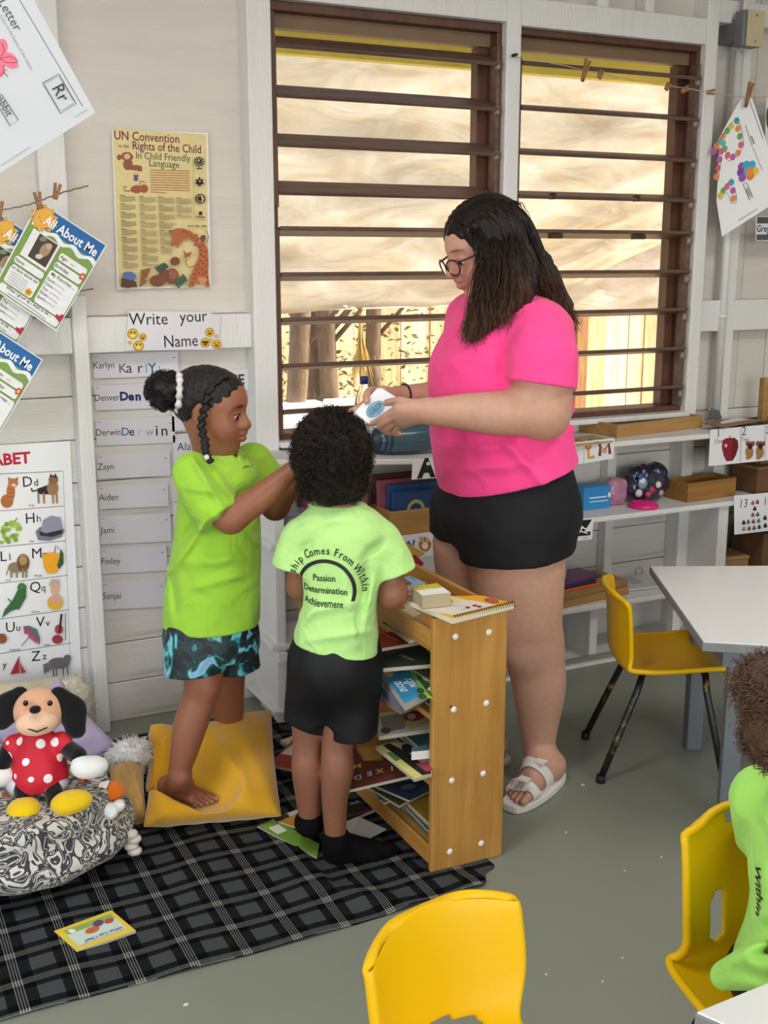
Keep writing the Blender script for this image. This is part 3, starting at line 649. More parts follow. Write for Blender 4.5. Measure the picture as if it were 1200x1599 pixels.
def hand(s, wrist, palm_dir, palm_n, size, curl, spread=.16, thumb=1, thumb_dir=None, tcurl=.25, r=1.0, k=.006):
    """five-fingered hand; palm_dir = wrist to knuckles, palm_n = normal leaving the palm; thumb side +1/-1 along side axis"""
    D = Vector(palm_dir).normalized(); Nn = Vector(palm_n); Nn = (Nn - D * Nn.dot(D)).normalized(); Sd = D.cross(Nn) * thumb; W = Vector(wrist); z = size
    kn = [W + D * (.50 + .02 * (1.5 - abs(i - 1.2))) * z + Sd * (.155 - .105 * i) * z for i in range(4)]
    for i in range(4): s.cone(W + Sd * (.07 - .05 * i) * z + D * .06 * z, kn[i], .078 * z, .06 * z, .02)
    ln = (.40, .45, .42, .33); tips = []
    for i in range(4):
        c = curl[i] if isinstance(curl, (list, tuple)) else curl; a = (1.2 - i) * spread
        d = (D * math.cos(a) + Sd * math.sin(a)).normalized(); p = kn[i]; rr = (.052, .052, .05, .044)[i] * z * r; ang = 0
        for j, f in enumerate((.45, .31, .24)):
            ang += c * (.8, 1.1, .7)[j]; q = p + (d * math.cos(ang) + Nn * math.sin(ang)) * ln[i] * z * f
            s.cone(p, q, rr, rr * .9, k if j else .012); p = q; rr *= .9
        tips.append(p)
    td = Vector(thumb_dir) if thumb_dir is not None else (D * .75 + Sd * .7 + Nn * .35); td.normalize(); p = W + Sd * .12 * z + D * .12 * z
    q = p + (td + Sd * .25).normalized() * .22 * z; s.cone(p, q, .085 * z, .06 * z * r, .015); p2 = q + td * .17 * z; s.cone(q, p2, .055 * z * r, .05 * z * r, k); p3 = p2 + (td + Nn * tcurl * 2).normalized() * .13 * z; s.cone(p2, p3, .05 * z * r, .042 * z * r, k)
    return tips + [p3]
def foot(s, ankle, heel, toe, r=.03, L_=None, spread=.5, toes=True, k=.02, side=1):
    """foot from heel to toe on a surface through both; side +1 = big toe to the left of the walking direction"""
    heel, toe, an = Vector(heel), Vector(toe), Vector(ankle); d = (toe - heel); ln = d.length; d.normalize(); sd = Vector((0, 0, 1)).cross(d).normalized() * side; up = d.cross(sd) * (1 if side < 0 else 1); up = Vector((0, 0, 1))
    s.ell(heel + d * ln * .1 + up * r * .95, (r * 1.15,) * 3, None, k)
    s.cone(an, heel + d * ln * .2 + up * r, r * 1.05, r * 1.0, k); s.cone(an + d * r * .4, heel + d * ln * .52 + up * r * 1.0, r * .95, r * .8, k)
    s.cone(heel + d * ln * .15 + up * r * .8, heel + d * ln * .7 + up * r * .55 + sd * r * .45, r * .9, r * .62, k); s.cone(heel + d * ln * .15 + up * r * .8, heel + d * ln * .66 + up * r * .5 - sd * r * .55, r * .85, r * .55, k)
    out = []
    if toes:
        for i in range(5):
            o = (1.02, .42, -.08, -.55, -.98)[i] * r; l = (1.0, .98, .94, .88, .8)[i]; rr = (.31, .22, .21, .2, .2)[i] * r; b = heel + d * ln * (.70 - .025 * i) + sd * o * .9 + up * r * .42
            t_ = heel + d * (ln * l - rr) + sd * o + up * rr * 1.0; m_ = b.lerp(t_, .55) + up * r * .12; s.cone(b, m_, rr * 1.25, rr * 1.05, .006); s.cone(m_, t_, rr * 1.05, rr, .002); out.append((t_, d, rr))
    return out
# ================================================================== PEOPLE
skinm = Mcol('skin', .48, .05, 60, .05, 220, .35, .12)
cottonm = lambda n, h, **k: M(n, h, .85, .05, 10, .12, 260, spec=.15, sheen=.15, **k)
toenail = '#d8a99a'
J = onH
def carve(G, Dd, g):
    """the coarse grid leaves out what a fine grid covers"""
    X, Y, Z = G.ax[0][:, None, None], G.ax[1][None, :, None], G.ax[2][None, None, :]; m = G.h * 3; lo_, hi_ = g.lo, g.lo + g.h * (g.n - 1)
    box = (X > lo_[0] + m) & (X < hi_[0] - m) & (Y > lo_[1] + m) & (Y < hi_[1] - m) & (Z > lo_[2] + m) & (Z < hi_[2] - m); Dd[box] = np.maximum(Dd[box], .004)
def GX(G): return G.ax[0][:, None, None], G.ax[1][None, :, None], G.ax[2][None, None, :]
def fold(fd, a, b, w_, amp): fd.p.append((V3(a), V3(b), w_, amp))
def fd_eval(fd, G):
    """cloth folds: ridges (amp > 0) or creases along lines seen from the room, spread over the near face"""
    X, Y, Z = G.ax[0][:, None, None], G.ax[1][None, :, None], G.ax[2][None, None, :]; out = np.zeros(G.n, np.float32); v0 = V3(_fh)
    for a, b, w_, amp in fd.p:
        v = (a + b) / 2 - V3(C0); v /= np.linalg.norm(v); ab = b - a; ab = ab - v * (ab @ v); L2 = ab @ ab
        px, py, pz = X - a[0], Y - a[1], Z - a[2]; dv = px * v[0] + py * v[1] + pz * v[2]; px, py, pz = px - dv * v[0], py - dv * v[1], pz - dv * v[2]
        t_ = np.clip((px * ab[0] + py * ab[1] + pz * ab[2]) / L2, 0, 1); d2 = (px - t_ * ab[0]) ** 2 + (py - t_ * ab[1]) ** 2 + (pz - t_ * ab[2]) ** 2
        out -= (amp * np.exp(-d2 / w_ ** 2) * (.35 + .65 * np.sin(np.pi * np.clip(t_, .02, .98))) * (dv < .02)).astype(np.float32)
    return out
def Mhair(name, c0, c1, z0, z1):
    """hair dyed darker at the roots than at the tips"""
    m, t, b = nodemat(name); L = t.links; tc = N(t, 'ShaderNodeTexCoord'); sp = N(t, 'ShaderNodeSeparateXYZ'); L.new(tc.outputs['Object'], sp.inputs[0]); mp = N(t, 'ShaderNodeMapping'); mp.inputs['Scale'].default_value = (40, 40, 3); L.new(tc.outputs['Object'], mp.inputs[0])
    nz = N(t, 'ShaderNodeTexNoise', Scale=2.5, Detail=4); L.new(mp.outputs[0], nz.inputs['Vector']); mr = N(t, 'ShaderNodeMapRange'); mr.inputs[1].default_value = z0; mr.inputs[2].default_value = z1; L.new(sp.outputs[2], mr.inputs[0])
    ma = N(t, 'ShaderNodeMath', _operation='MULTIPLY'); L.new(mr.outputs[0], ma.inputs[0]); m2_ = N(t, 'ShaderNodeMapRange'); m2_.inputs[1].default_value = .35; m2_.inputs[2].default_value = .65; m2_.inputs[3].default_value = .15; m2_.inputs[4].default_value = 1.4; L.new(nz.outputs['Fac'], m2_.inputs[0]); L.new(m2_.outputs[0], ma.inputs[1])
    mx = N(t, 'ShaderNodeMix', _data_type='RGBA'); L.new(ma.outputs[0], mx.inputs[0]); mx.inputs[6].default_value = lin(c0); mx.inputs[7].default_value = lin(c1); L.new(mx.outputs[2], b.inputs['Base Color']); b.inputs['Roughness'].default_value = .45; b.inputs['Specular IOR Level'].default_value = .22
    bp_ = N(t, 'ShaderNodeBump', Strength=.5, Distance=.004); L.new(nz.outputs['Fac'], bp_.inputs['Height']); L.new(bp_.outputs[0], b.inputs['Normal']); return m
# ---------------------------------------------------------------- the woman in pink
def woman():
    g = onZ(835, 1225, 0); t = thing('person', 'woman in a bright pink t-shirt, black shorts and glasses holding picture cards', 'person', (g.x, g.y, 0))
    def par(o): o.parent = t; o.matrix_parent_inverse = Matrix.Translation((-g.x, -g.y, 0)); return o
    th = math.radians(28); F = (-_r * math.cos(th) - _fh * math.sin(th)); L_ = Vector((0, 0, 1)).cross(F)   # her left = towards the camera
    D = 3.16
    skin = '#c2957f'; PX = 1.79e-3
    # silhouettes (left px, right px) at photo heights give the torso rings
    def ring(yp, xl, xr, side, Dd=D, fs=1.0):
        a, b = J(xl, yp, Dd), J(xr, yp, Dd); c = (a + b) / 2; hw = (b - a).length / 2; fr = math.sqrt(max(.004, hw * hw - (side * math.sin(th)) ** 2)) / math.cos(th)
        return (c.z, c.x, c.y, side, fr * fs, fr * fs)
    top = [ring(452, 738, 835, .075), ring(470, 725, 862, .165), ring(492, 712, 884, .20), ring(525, 692, 893, .215), ring(560, 674, 893, .22), ring(600, 669, 890, .22), ring(650, 671, 888, .225), ring(700, 675, 896, .235), ring(740, 680, 905, .24), ring(790, 692, 908, .24)]
    body = S(.03)
    hp_n, hp_f = J(812, 800, D - .09), J(752, 800, D + .09)
    shorts = [ring(700, 692, 884, .21), ring(740, 688, 895, .222), ring(775, 682, 904, .235), ring(800, 678, 907, .235), ring(840, 690, 895, .22)]
    body.loft([(z, x, y, s - .014, f - .014, b - .014) for z, x, y, s, f, b in top[:8]], F); body.loft([(z, x, y, s - .016, f - .016, b - .016) for z, x, y, s, f, b in shorts], F)
    # legs
    kn_n, an_n = J(832, 1005, D - .06), J(842, 1172, D - .05); kn_f, hf = J(748, 1010, D + .12), onZ(783, 1180, .022); an_f = hf + F * .05 + Vector((0, 0, .12))
    body.chain([J(806, 850, D - .09), J(810, 910, D - .085), J(820, 965, D - .08), kn_n], [.138, .128, .105, .084]); body.ell(J(818, 1012, D - .10), (.06, .06, .07))
    body.chain([kn_n, J(842, 1065, D - .05), J(842, 1120, D - .045), an_n, J(843, 1195, D - .05)], [.084, .079, .061, .043, .043])
    body.chain([J(742, 850, D + .10), J(742, 920, D + .11), kn_f], [.125, .11, .078]); body.chain([kn_f, kn_f.lerp(an_f, .35), an_f, hf + F * .045 + Vector((0, 0, .07))], [.076, .074, .043, .04])
    hl, to = onZ(868, 1207, .022), onZ(795, 1255, .022); heel_n, toe_n = hl, hl + (to - hl).normalized() * .245
    an = J(845, 1188, D - .05); ft = S(.02); toes = foot(ft, (an.x, an.y, .085), heel_n, toe_n, .037, side=1)
    df = (F * .9 - L_ * .1).normalized(); foot(ft, (hf + df * .06 + Vector((0, 0, .07))), hf, hf + df * .24, .037, side=-1)
    body.p += ft.p
    # arms
    sh_n = J(848, 536, D - .19); el_n = J(848, 640, D - .23); wr_n = J(668, 643, D - .25)
    body.chain([sh_n, J(850, 585, D - .22), el_n], [.066, .078, .066]); body.ell(J(852, 655, D - .22), (.05, .05, .05))
    body.chain([el_n, J(780, 645, D - .25), J(722, 643, D - .25), wr_n], [.064, .058, .046, .034])
    sh_f = J(735, 500, D + .17); el_f = J(735, 625, D + .14); wr_f = J(622, 620, D + .0)
    body.chain([sh_f, el_f], [.07, .055]); body.chain([el_f, J(680, 621, D + .06), wr_f], [.055, .045, .031])
    # card stack between the hands
    ca, cb, cc = J(590, 606, D - .11), J(552, 646, D - .16), J(613, 632, D - .15)
    xc = (cb - ca); yc = (cc - ca); yc = (yc - xc.normalized() * yc.dot(xc.normalized())).normalized(); W_, H_ = xc.length, .078; cn = xc.normalized().cross(yc)
    # hands
    hs = S(.008)
    def fing(pts, r0, r1=None, k=.004): hs.chain([J(x_, y_, D + d_) for x_, y_, d_ in pts], [r0 + ((r1 or r0 * .85) - r0) * i / (len(pts) - 1) for i in range(len(pts))], k)
    KN = [(622, 638, -.262), (619, 648, -.255), (623, 656, -.243), (630, 661, -.232)]
    for q_, r_ in zip(KN, (.0155, .0155, .015, .014)): hs.cone(wr_n + Vector((0, 0, .004)), J(q_[0], q_[1], D + q_[2]), .026, r_, .012)
    fing([KN[0], (603, 649, -.245), (592, 656, -.222), (582, 661, -.198)], .0108, .0078)          # index along the card
    fing([KN[1], (601, 659, -.24), (594, 666, -.215), (601, 671, -.195)], .0106, .008); fing([KN[2], (607, 666, -.225), (603, 673, -.205), (611, 676, -.188)], .0102, .008); fing([KN[3], (617, 670, -.215), (616, 676, -.2), (624, 677, -.188)], .0092, .0072)
    hs.cone(wr_n, J(644, 633, D - .255), .024, .0165, .012); fing([(646, 633, -.258), (628, 627, -.245), (615, 627, -.225), (604, 629, -.205)], .0135, .0095)      # thumb on the upper edge
    for q_ in ((598, 610, -.055), (592, 618, -.075), (592, 626, -.085)): hs.cone(wr_f, J(q_[0], q_[1], D + q_[2]), .022, .015, .012)
    fing([(592, 612, -.06), (580, 610, -.085), (573, 616, -.125), (573, 626, -.15)], .0125, .009)         # far thumb over the card
    fing([(588, 620, -.08), (571, 630, -.115), (559, 637, -.14), (547, 643, -.155)], .0105, .0078); fing([(592, 626, -.085), (578, 640, -.095), (570, 650, -.11), (566, 656, -.125)], .0105, .008); fing([(596, 630, -.085), (586, 646, -.09), (580, 656, -.1), (577, 662, -.11)], .01, .008)
    body.p += hs.p
    # head, looking down at the cards
    hy = math.radians(24); pit = math.radians(23); Fh = (-_r * math.cos(hy) - _fh * math.sin(hy)); Uh = Vector((0, 0, 1)) * math.cos(pit) + Fh * math.sin(pit); Fh = Fh * math.cos(pit) - Vector((0, 0, 1)) * math.sin(pit); Lh = Uh.cross(Fh)
    ho = J(749, 390, D - .03); hh = .245
    P, R = head(body, ho, Fh, Lh, Uh, hh, neck=J(790, 468, D))
    paint = facepaint(P, R, hh, '#a75c58', '#2b1c17') + [(P(.3, .1, -.1), (.05, .06, .05), '#bd7f70', .8, R)]
    paint += [(tp + d_ * rr * .5 + Vector((0, 0, rr * .7)), (rr * .8,) * 3, '#c98f86', .3) for tp, d_, rr in toes]
    lo, hi = body.bbox(); hb = ho; G1 = Grid(lo, hi, .0048); D1 = body.eval(G1)
    G2 = Grid(V3(ho) - .16, V3(ho) + .16, .0026); D2 = body.eval(G2)
    mid = (V3(wr_n) + V3(ca)) / 2; l3 = np.minimum(V3(wr_n), V3(cb)) - .1; h3 = np.maximum(V3(wr_n), V3(ca)) + .1
    G3 = Grid(l3, h3, .0028); D3 = body.eval(G3)
    fc = (V3(heel_n) + V3(toe_n)) / 2; G4 = Grid(fc - np.array((.15, .15, .03)), fc + np.array((.15, .15, .07)), .0024); D4 = body.eval(G4)
    for g_ in (G2, G3, G4): carve(G1, D1, g_)
    par(sdfmesh('body', [(D1, G1), (D2, G2), (D3, G3), (D4, G4)], skinm, None, skin, paint))
    eyes(P, R, hh, t, M('iris_brown', '#2e1a10', .15), (0, -.35))
    for o in t.children:
        if o.name.startswith('eye'): par(o)
    # t-shirt: torso and two sleeves, each cut and hollowed at its hem
    sh = S(.03); sh.loft(top, F)
    f0, b0 = J(693, 770, D), J(905, 712, D); m0 = J(770, 780, D - .24)
    nn = (f0 - b0).cross(m0 - b0).normalized(); nn = nn if nn.z < 0 else -nn
    sl1, sl2 = S(.02), S(.02)
    sl1.chain([J(846, 533, D - .17), J(846, 565, D - .21), J(840, 612, D - .235)], [.083, .094, .1]); e1 = J(838, 600, D - .235); sl1.plane(e1, J(838, 612, D - .235) - J(852, 520, D - .215), .003)
    sl2.chain([J(742, 500, D + .16), J(738, 560, D + .16), J(736, 604, D + .15)], [.085, .088, .088]); sl2.plane(J(736, 596, D + .15), Vector((0, 0, -1)), .004)
    lo_ = V3(J(780, 620, D)) - np.array((.46, .46, .36)); G = Grid(lo_, lo_ + np.array((.92, .92, .72)), .0045)
    Ds = smin(smin(sh.eval(G), sl1.eval(G), .028), sl2.eval(G), .028)
    nk = S(0); nk.ell(J(780, 455, D - .01) + Vector((0, 0, .01)), (.088, .088, .05)); Ds = smax(Ds, -nk.eval(G), .006)
    
    fd = S(0)
    for q in ((J(690, 575, D), J(770, 520, D), .02, 0.0145), (J(787, 540, D), J(785, 605, D), .016, -0.0130), (J(800, 690, D), J(905, 665, D), .016, 0.0170), (J(775, 675, D), J(860, 765, D), .015, 0.0170), (J(700, 735, D), J(820, 725, D), .016, 0.0145), (J(690, 700, D), J(820, 700, D), .014, 0.0116), (J(850, 690, D), J(900, 630, D), .018, 0.0170), (J(705, 650, D), J(760, 700, D), .02, 0.0116), (J(800, 560, D), J(880, 555, D), .03, 0.0087), (J(770, 480, D), J(700, 520, D), .02, 0.0116), (J(880, 680, D), J(895, 650, D), .01, -0.0170)): fold(fd, *q)
    Ds = Ds + fd_eval(fd, G) + wrinkle(.0016, 22, 4)(G.ax[0][:, None, None], G.ax[1][None, :, None], G.ax[2][None, None, :]).astype(np.float32)
    X_, Y_, Z_ = GX(G); Ds = smax(Ds, ((X_ - m0.x) * nn.x + (Y_ - m0.y) * nn.y + (Z_ - m0.z) * nn.z).astype(np.float32), .004)
    pink = Mcloth('pink_cotton', '#fb4a92', .4, 8)
    par(sdfmesh('t_shirt', [(Ds, G)], pink, None, None))
    # shorts
    so = S(.03); so.loft(shorts, F); s1, s2 = S(.02), S(.02)
    s1.chain([J(804, 825, D - .085), J(806, 895, D - .088)], [.155, .156]); s1.plane(J(810, 866, D - .088), Vector((0, 0, -1)) + _r * .1, .004)
    s2.chain([J(746, 800, D + .09), J(744, 870, D + .10)], [.14, .14]); s2.plane(J(744, 836, D + .10), Vector((0, 0, -1)) - _r * .1, .004)
    lo_ = V3(J(790, 790, D)) - np.array((.36, .36, .24)); G = Grid(lo_, lo_ + np.array((.72, .72, .48)), .0045); Ds = smin(smin(so.eval(G), s1.eval(G), .03), s2.eval(G), .03)
    Ds = Ds + wrinkle(.0022, 18, 9)(G.ax[0][:, None, None], G.ax[1][None, :, None], G.ax[2][None, None, :]).astype(np.float32)
    par(sdfmesh('shorts', [(Ds, G)], M('black_knit', '#17161a', .75, .1, 12, .06, 200, spec=.25), None, None))
    # sandals
    def sandal(heel, toe, sd_, D_):
        d = (toe - heel).normalized(); sd = Vector((0, 0, 1)).cross(d); ln = (toe - heel).length + .04; h0 = heel - d * .027; out = []
        for i in range(48):
            a = 2 * math.pi * i / 48; u = .5 - .5 * math.cos(a); wd = (.041 + .010 * math.sin(min(1, u) * math.pi * .75)) * (abs(math.sin(a)) ** .5)
            out.append(h0 + d * ln * u + sd * math.copysign(wd, math.sin(a)) + sd * sd_ * .006 * u)
        sl = thing('sandal', 'white two-strap sandal on the woman\'s near foot' if sd_ > 0 else 'white two-strap sandal on the woman\'s far foot behind the bookcase', 'sandal', (heel.x, heel.y, 0))
        m = MB(); m.prism([(p.x - heel.x, p.y - heel.y) for p in out], 0, .024); m.build('sole', M('sandal_white', '#e3dedb', .5, .04, 20), sl, bevel=.006, seg=3)
        for u, w_, tl in ((.36, .019, .35), (.66, .019, .25)):
            c = heel + d * (ln * u) + Vector((0, 0, .03)); nrm = (d - Vector((0, 0, 1)) * tl).normalized(); st = S(.01); st.p = list(ft.p); cc_, n_ = V3(c), V3(nrm)
            lo_, hi_ = cc_ - .075, cc_ + .075; G = Grid(lo_, hi_, .0026); Dd = st.eval(G, .006); In = st.eval(G, .0005)
            X, Y, Z = G.ax[0][:, None, None], G.ax[1][None, :, None], G.ax[2][None, None, :]
            slab = np.abs((X - cc_[0]) * n_[0] + (Y - cc_[1]) * n_[1] + (Z - cc_[2]) * n_[2]) - w_
            Dd = np.maximum(np.maximum(np.maximum(Dd, slab), -In), .012 - Z)
            o = sdfmesh('strap', [(Dd, G)], MATS['sandal_white'], sl, None); o.matrix_parent_inverse = Matrix.Translation((-heel.x, -heel.y, 0))
            for q in (1,):
                bp_ = c + sd * .012 * sd_ + Vector((0, 0, .052 if u < .5 else .03)) + d * .004
                bk = MB(); bk.box(-.014, .014, -.011, .011, 0, .003, frame(bp_, sd, d)); bk.tube([frame(bp_, sd, d) @ Vector(v_) for v_ in ((-.016, -.013, .003), (.016, -.013, .003), (.016, .013, .003), (-.016, .013, .003))], .002, 6, closed=True)
                b2 = bk.build('buckle', M('buckle_white', '#efecea', .3), sl, bevel=.001); b2.matrix_parent_inverse = Matrix.Translation((-heel.x, -heel.y, 0))
    sandal(heel_n, toe_n, 1, D); sandal(hf, hf + df * .24, -1, D)
    # glasses
    gl = thing('glasses', 'black framed glasses worn by the woman in pink', 'glasses', P(.36, 0, .02)); o0 = P(.36, 0, .02)
    def gp(x, y, z): return P(x, y, z) - o0
    frm = MB()
    rims = []
    for y in (-1, 1):
        pts = [gp(.445 - .28 * abs(.118 + .1 * math.cos(a)) ** 1.2, .118 * y + .102 * math.cos(a) * y, -.02 + .098 * math.sin(a) * (1 if math.sin(a) < 0 else .8)) for a in np.linspace(0, 2 * math.pi, 24, endpoint=False)]
        r_ = MB().tube(pts, .0024, 6, closed=True).build('rim', M('glasses_black', '#141214', .3), gl, True); rims.append(r_)
        ln_ = MB(); ln_.add([tuple(p) for p in pts], [tuple(range(24))]); lm, t3, b3 = nodemat('lens_glass') if 'lens_glass' not in MATS else (MATS['lens_glass'], None, None)
        if t3 is not None:
            b3.inputs['Transmission Weight'].default_value = 1; b3.inputs['Roughness'].default_value = .02; b3.inputs['IOR'].default_value = 1.02; b3.inputs['Base Color'].default_value = (.97, .97, .98, 1); MATS['lens_glass'] = lm
        ln_.build('lens', lm, gl)
        MB().tube([gp(.395, .22 * y, .02), gp(.22, .30 * y, .03), gp(-.02, .335 * y, .045), gp(-.1, .335 * y, -.0)], .0026, 6).build('temple_arm', M('glasses_black', '#141214'), gl, True)
    MB().tube([gp(.44, .02, .0), gp(.45, 0, .012), gp(.44, -.02, .0)], .0022, 6).build('bridge', M('glasses_black', '#141214'), gl, True)
    # card stack
    for i in range(3):
        o_ = thing('picture_card', ['white card with a blue picture held by the woman, on top', 'white card held by the woman just under the blue picture card', 'lowest white card in the woman\'s hands'][i], 'card', ca)
        sg = 1 if cn.dot(_fh) > 0 else -1; mt = frame((0, 0, 0), xc, yc); off_ = cn * sg * (.0022 * i)
        m = MB(); m.box(-.004 * i, W_ - .004 * i, .003 * i, H_ + .003 * i, -.0009, .0009, Matrix.Translation(off_) @ mt); m.build('card_sheet', M('card_white', '#eceff4', .5, .02), o_)
        if i == 0:
            pm = MB(); bl = M('card_blue_ink', '#7fa9c4', .6, .35, 60); dk = M('card_dark_ink', '#33485a', .6, .3, 60)
            e1 = [(W_ * .56 + W_ * .3 * math.cos(a), H_ * .5 + H_ * .27 * math.sin(a), 0) for a in np.linspace(0, 6.28, 26, endpoint=False)]
            zz = -.0011 * sg; pm.add([(p[0], p[1], zz) for p in e1], [tuple(range(26))], mt); pm.build('blue_picture', bl, o_)
            dm = MB(); pts = [mt @ Vector((W_ * .56 + W_ * .2 * math.cos(a), H_ * .48 + H_ * .1 * math.sin(a), zz * 1.2)) for a in np.linspace(0, 6.28, 20, endpoint=False)]; dm.tube(pts, .0009, 4, closed=True)
            dm.tube([mt @ Vector((W_ * (.5 + .03 * q), H_ * (.48 + .07 * math.sin(q * 2.5)), zz * 1.2)) for q in range(7)], .001, 4); dm.build('drawn_lines', dk, o_)
    # bracelet on the far wrist
    bd = (wr_f - J(680, 621, D + .06)).normalized(); bo = wr_f - bd * .02; a1 = bd.orthogonal().normalized(); a2 = bd.cross(a1)
    par(MB().tube([bo + (a1 * math.cos(q) + a2 * math.sin(q)) * .036 for q in np.linspace(0, 6.28, 20, endpoint=False)], .003, 6, closed=True).build('bracelet', M('black_cord', '#181416', .6), None, True))
    # hair: a mass that follows the skull and falls past the shoulders, with loose strands over it
    hairm = Mhair('brown_hair', '#170e0b', '#4a3225', 1.52, 1.27)
    hr = S(.02); e = lambda c, r_: hr.ell(P(*c), [q * hh for q in r_], R, .03)
    e((-.12, 0, .17), (.455, .365, .37)); e((-.2, 0, -.05), (.34, .36, .4))
    def lockdown(pts, rs, k=.025, fl=.6): hr.chain(pts, rs, k, 'u', (V3((_fh)), fl))
    lockdown([P(-.02, .35, .2), J(756, 420, D - .10), J(752, 470, D - .13), J(742, 512, D - .16), J(733, 527, D - .17)], [.03, .03, .026, .018, .008])
    lockdown([P(.0, .36, .15), J(775, 425, D - .12), J(772, 470, D - .14), J(762, 505, D - .17)], [.04, .04, .036, .015])
    lockdown([P(-.2, .33, .1), J(805, 420, D - .11), J(805, 455, D - .14), J(785, 495, D - .18)], [.05, .05, .04, .012])
    lockdown([P(-.4, .12, .0), J(835, 430, D - .05), J(855, 455, D - .06), J(880, 482, D - .06), J(893, 507, D - .05)], [.055, .05, .034, .018, .006])
    lockdown([P(-.45, -.1, .0), J(838, 440, D + .04), J(858, 470, D + .04), J(882, 500, D + .03)], [.05, .045, .03, .008])
    hr.ell(P(.34, .03, -.1), [.28 * hh, .36 * hh, .38 * hh], R, .012, 's'); hr.ell(P(.36, .2, -.2), [.22 * hh, .3 * hh, .3 * hh], R, .012, 's')
    nrm = V3(Lh)
    def groove(X, Y, Z): return .0016 * np.sin((X * V3(Fh)[0] + Y * V3(Fh)[1] + Z * V3(Fh)[2]) * 420 + 5 * np.sin(Z * 21)) + .002 * np.sin((X + Y) * 190 + Z * 26)
    hr.fn(groove, *BIG, op='a')
    hb_ = par(solid('hair', hr, .0034, hairm, None, base=None))
    rnd = np.random.RandomState(5); paths = []
    ends = [J(733, 528, D - .17), J(745, 522, D - .175), J(762, 508, D - .18), J(785, 498, D - .19), J(806, 470, D - .16), J(893, 508, D - .05), J(882, 500, D + .02), J(868, 480, D - .07)]
    mids = [J(755, 430, D - .14), J(760, 430, D - .15), J(768, 430, D - .165), J(795, 430, D - .165), J(820, 425, D - .13), J(846, 430, D - .09), J(850, 440, D - .03), J(845, 430, D - .08)]
    def onhair(p_):                       # push a strand point out to the surface of the hair mass
        v = p_ - P(-.12, 0, .17); c3 = Vector((v.dot(Fh) / .455, v.dot(Lh) / .365, v.dot(Uh) / .37)); return P(-.12, 0, .17) + v * (hh * 1.025 / max(1e-5, c3.length))
    for q in range(1700):
        i = rnd.randint(8); j = rnd.rand() * .9
        a = math.radians(rnd.uniform(15, 100)); xr = .2 - .62 * rnd.rand(); root = P(xr, .02 + .05 * rnd.rand(), .165 + .37 * math.sqrt(max(.05, 1 - ((xr + .12) / .455) ** 2)))
        m1 = P(.08 - .5 * (i / 7) + rnd.normal() * .07, .385 + .02 * rnd.rand(), .25 - .08 * rnd.rand()) if i < 5 else P(-.45 + rnd.normal() * .05, .2 * rnd.rand(), .25)
        m2 = mids[i] + Vector(rnd.normal(size=3) * .012); en = ends[i] + Vector(rnd.normal(size=3) * .014); ctrl = [root, onhair(root.lerp(m1, .33)), onhair(root.lerp(m1, .66)), m1, m1.lerp(m2, .5) + Lh * .008, m2, m2.lerp(en, .5) + Vector(rnd.normal(size=3) * .006), en]
        paths.append([spline([tuple(c) for c in ctrl], u) for u in np.linspace(0, 1, 16)])
    par(strands('hair_strands', paths, .0011, .0005, Mhair('brown_hair_strand', '#1c110d', '#6b4d38', 1.54, 1.28), None))
    return t
woman()
# ---------------------------------------------------------------- lettering helper
_TX = {}
def textmesh(txt, bold=0.0, shear=0.0):
    """flat outline of a string, 1 unit high em, centred on x, baseline 0 -> (verts, faces)"""
    key = (txt, bold, shear)
    if key not in _TX:
        c = bpy.data.curves.new('lettering', 'FONT'); c.body = txt; c.size = 1; c.align_x = 'CENTER'; c.resolution_u = 2; c.offset = bold; c.shear = shear
        o = bpy.data.objects.new('lettering', c); me = bpy.data.meshes.new_from_object(o)
        _TX[key] = ([tuple(v.co) for v in me.vertices], [tuple(p.vertices) for p in me.polygons]); bpy.data.meshes.remove(me); bpy.data.objects.remove(o); bpy.data.curves.remove(c)
    return _TX[key]
def sampler(D, G):
    def f(P):
        q = (P - G.lo) / G.h; i = np.clip(np.floor(q).astype(int), 0, G.n - 2); t = np.clip(q - i, 0, 1); r = 0
        for a in (0, 1):
            for b in (0, 1):
                for c in (0, 1): r = r + D[i[:, 0] + a, i[:, 1] + b, i[:, 2] + c] * (t[:, 0] if a else 1 - t[:, 0]) * (t[:, 1] if b else 1 - t[:, 1]) * (t[:, 2] if c else 1 - t[:, 2])
        return r
    return f
def project(vs2, faces, o, ux, uy, dirn, D, G, lift=.0018):
    """lay flat artwork (metres, in plane ux/uy at o) onto the cloth by moving along dirn"""
    P = np.array([V3(o) + V3(ux) * x + V3(uy) * y for x, y in vs2]); d = V3(dirn); f = sampler(D, G)
    for _ in range(70): P = P + d * np.clip(f(P), -.004, .02)[:, None] * .8
    return [tuple(p - d * lift) for p in P]
def clothprint(name, items, o, ux, uy, dirn, D, G, mat, parent):
    mb = MB()
    for vs, fs in items: mb.add(project(vs, fs, o, ux, uy, dirn, D, G), fs)
    o = mb.build(name, mat, parent); o['kind'] = 'stuff'; return o
def placed(txt, size, x, y, rot=0, bold=.0, sx=1.0):
    vs, fs = textmesh(txt, bold); c, s_ = math.cos(rot), math.sin(rot); return [(x + (v[0] * sx * c - v[1] * s_) * size, y + (v[0] * sx * s_ + v[1] * c) * size) for v in vs], fs
lime = Mcloth('lime_cotton', '#97c63c', .5, 11); neon = Mcloth('neon_cotton', '#b4e088', .5, 11)
blackfab = M('black_sport_fabric', '#121114', .6, .15, 14, .06, 200, spec=.3)
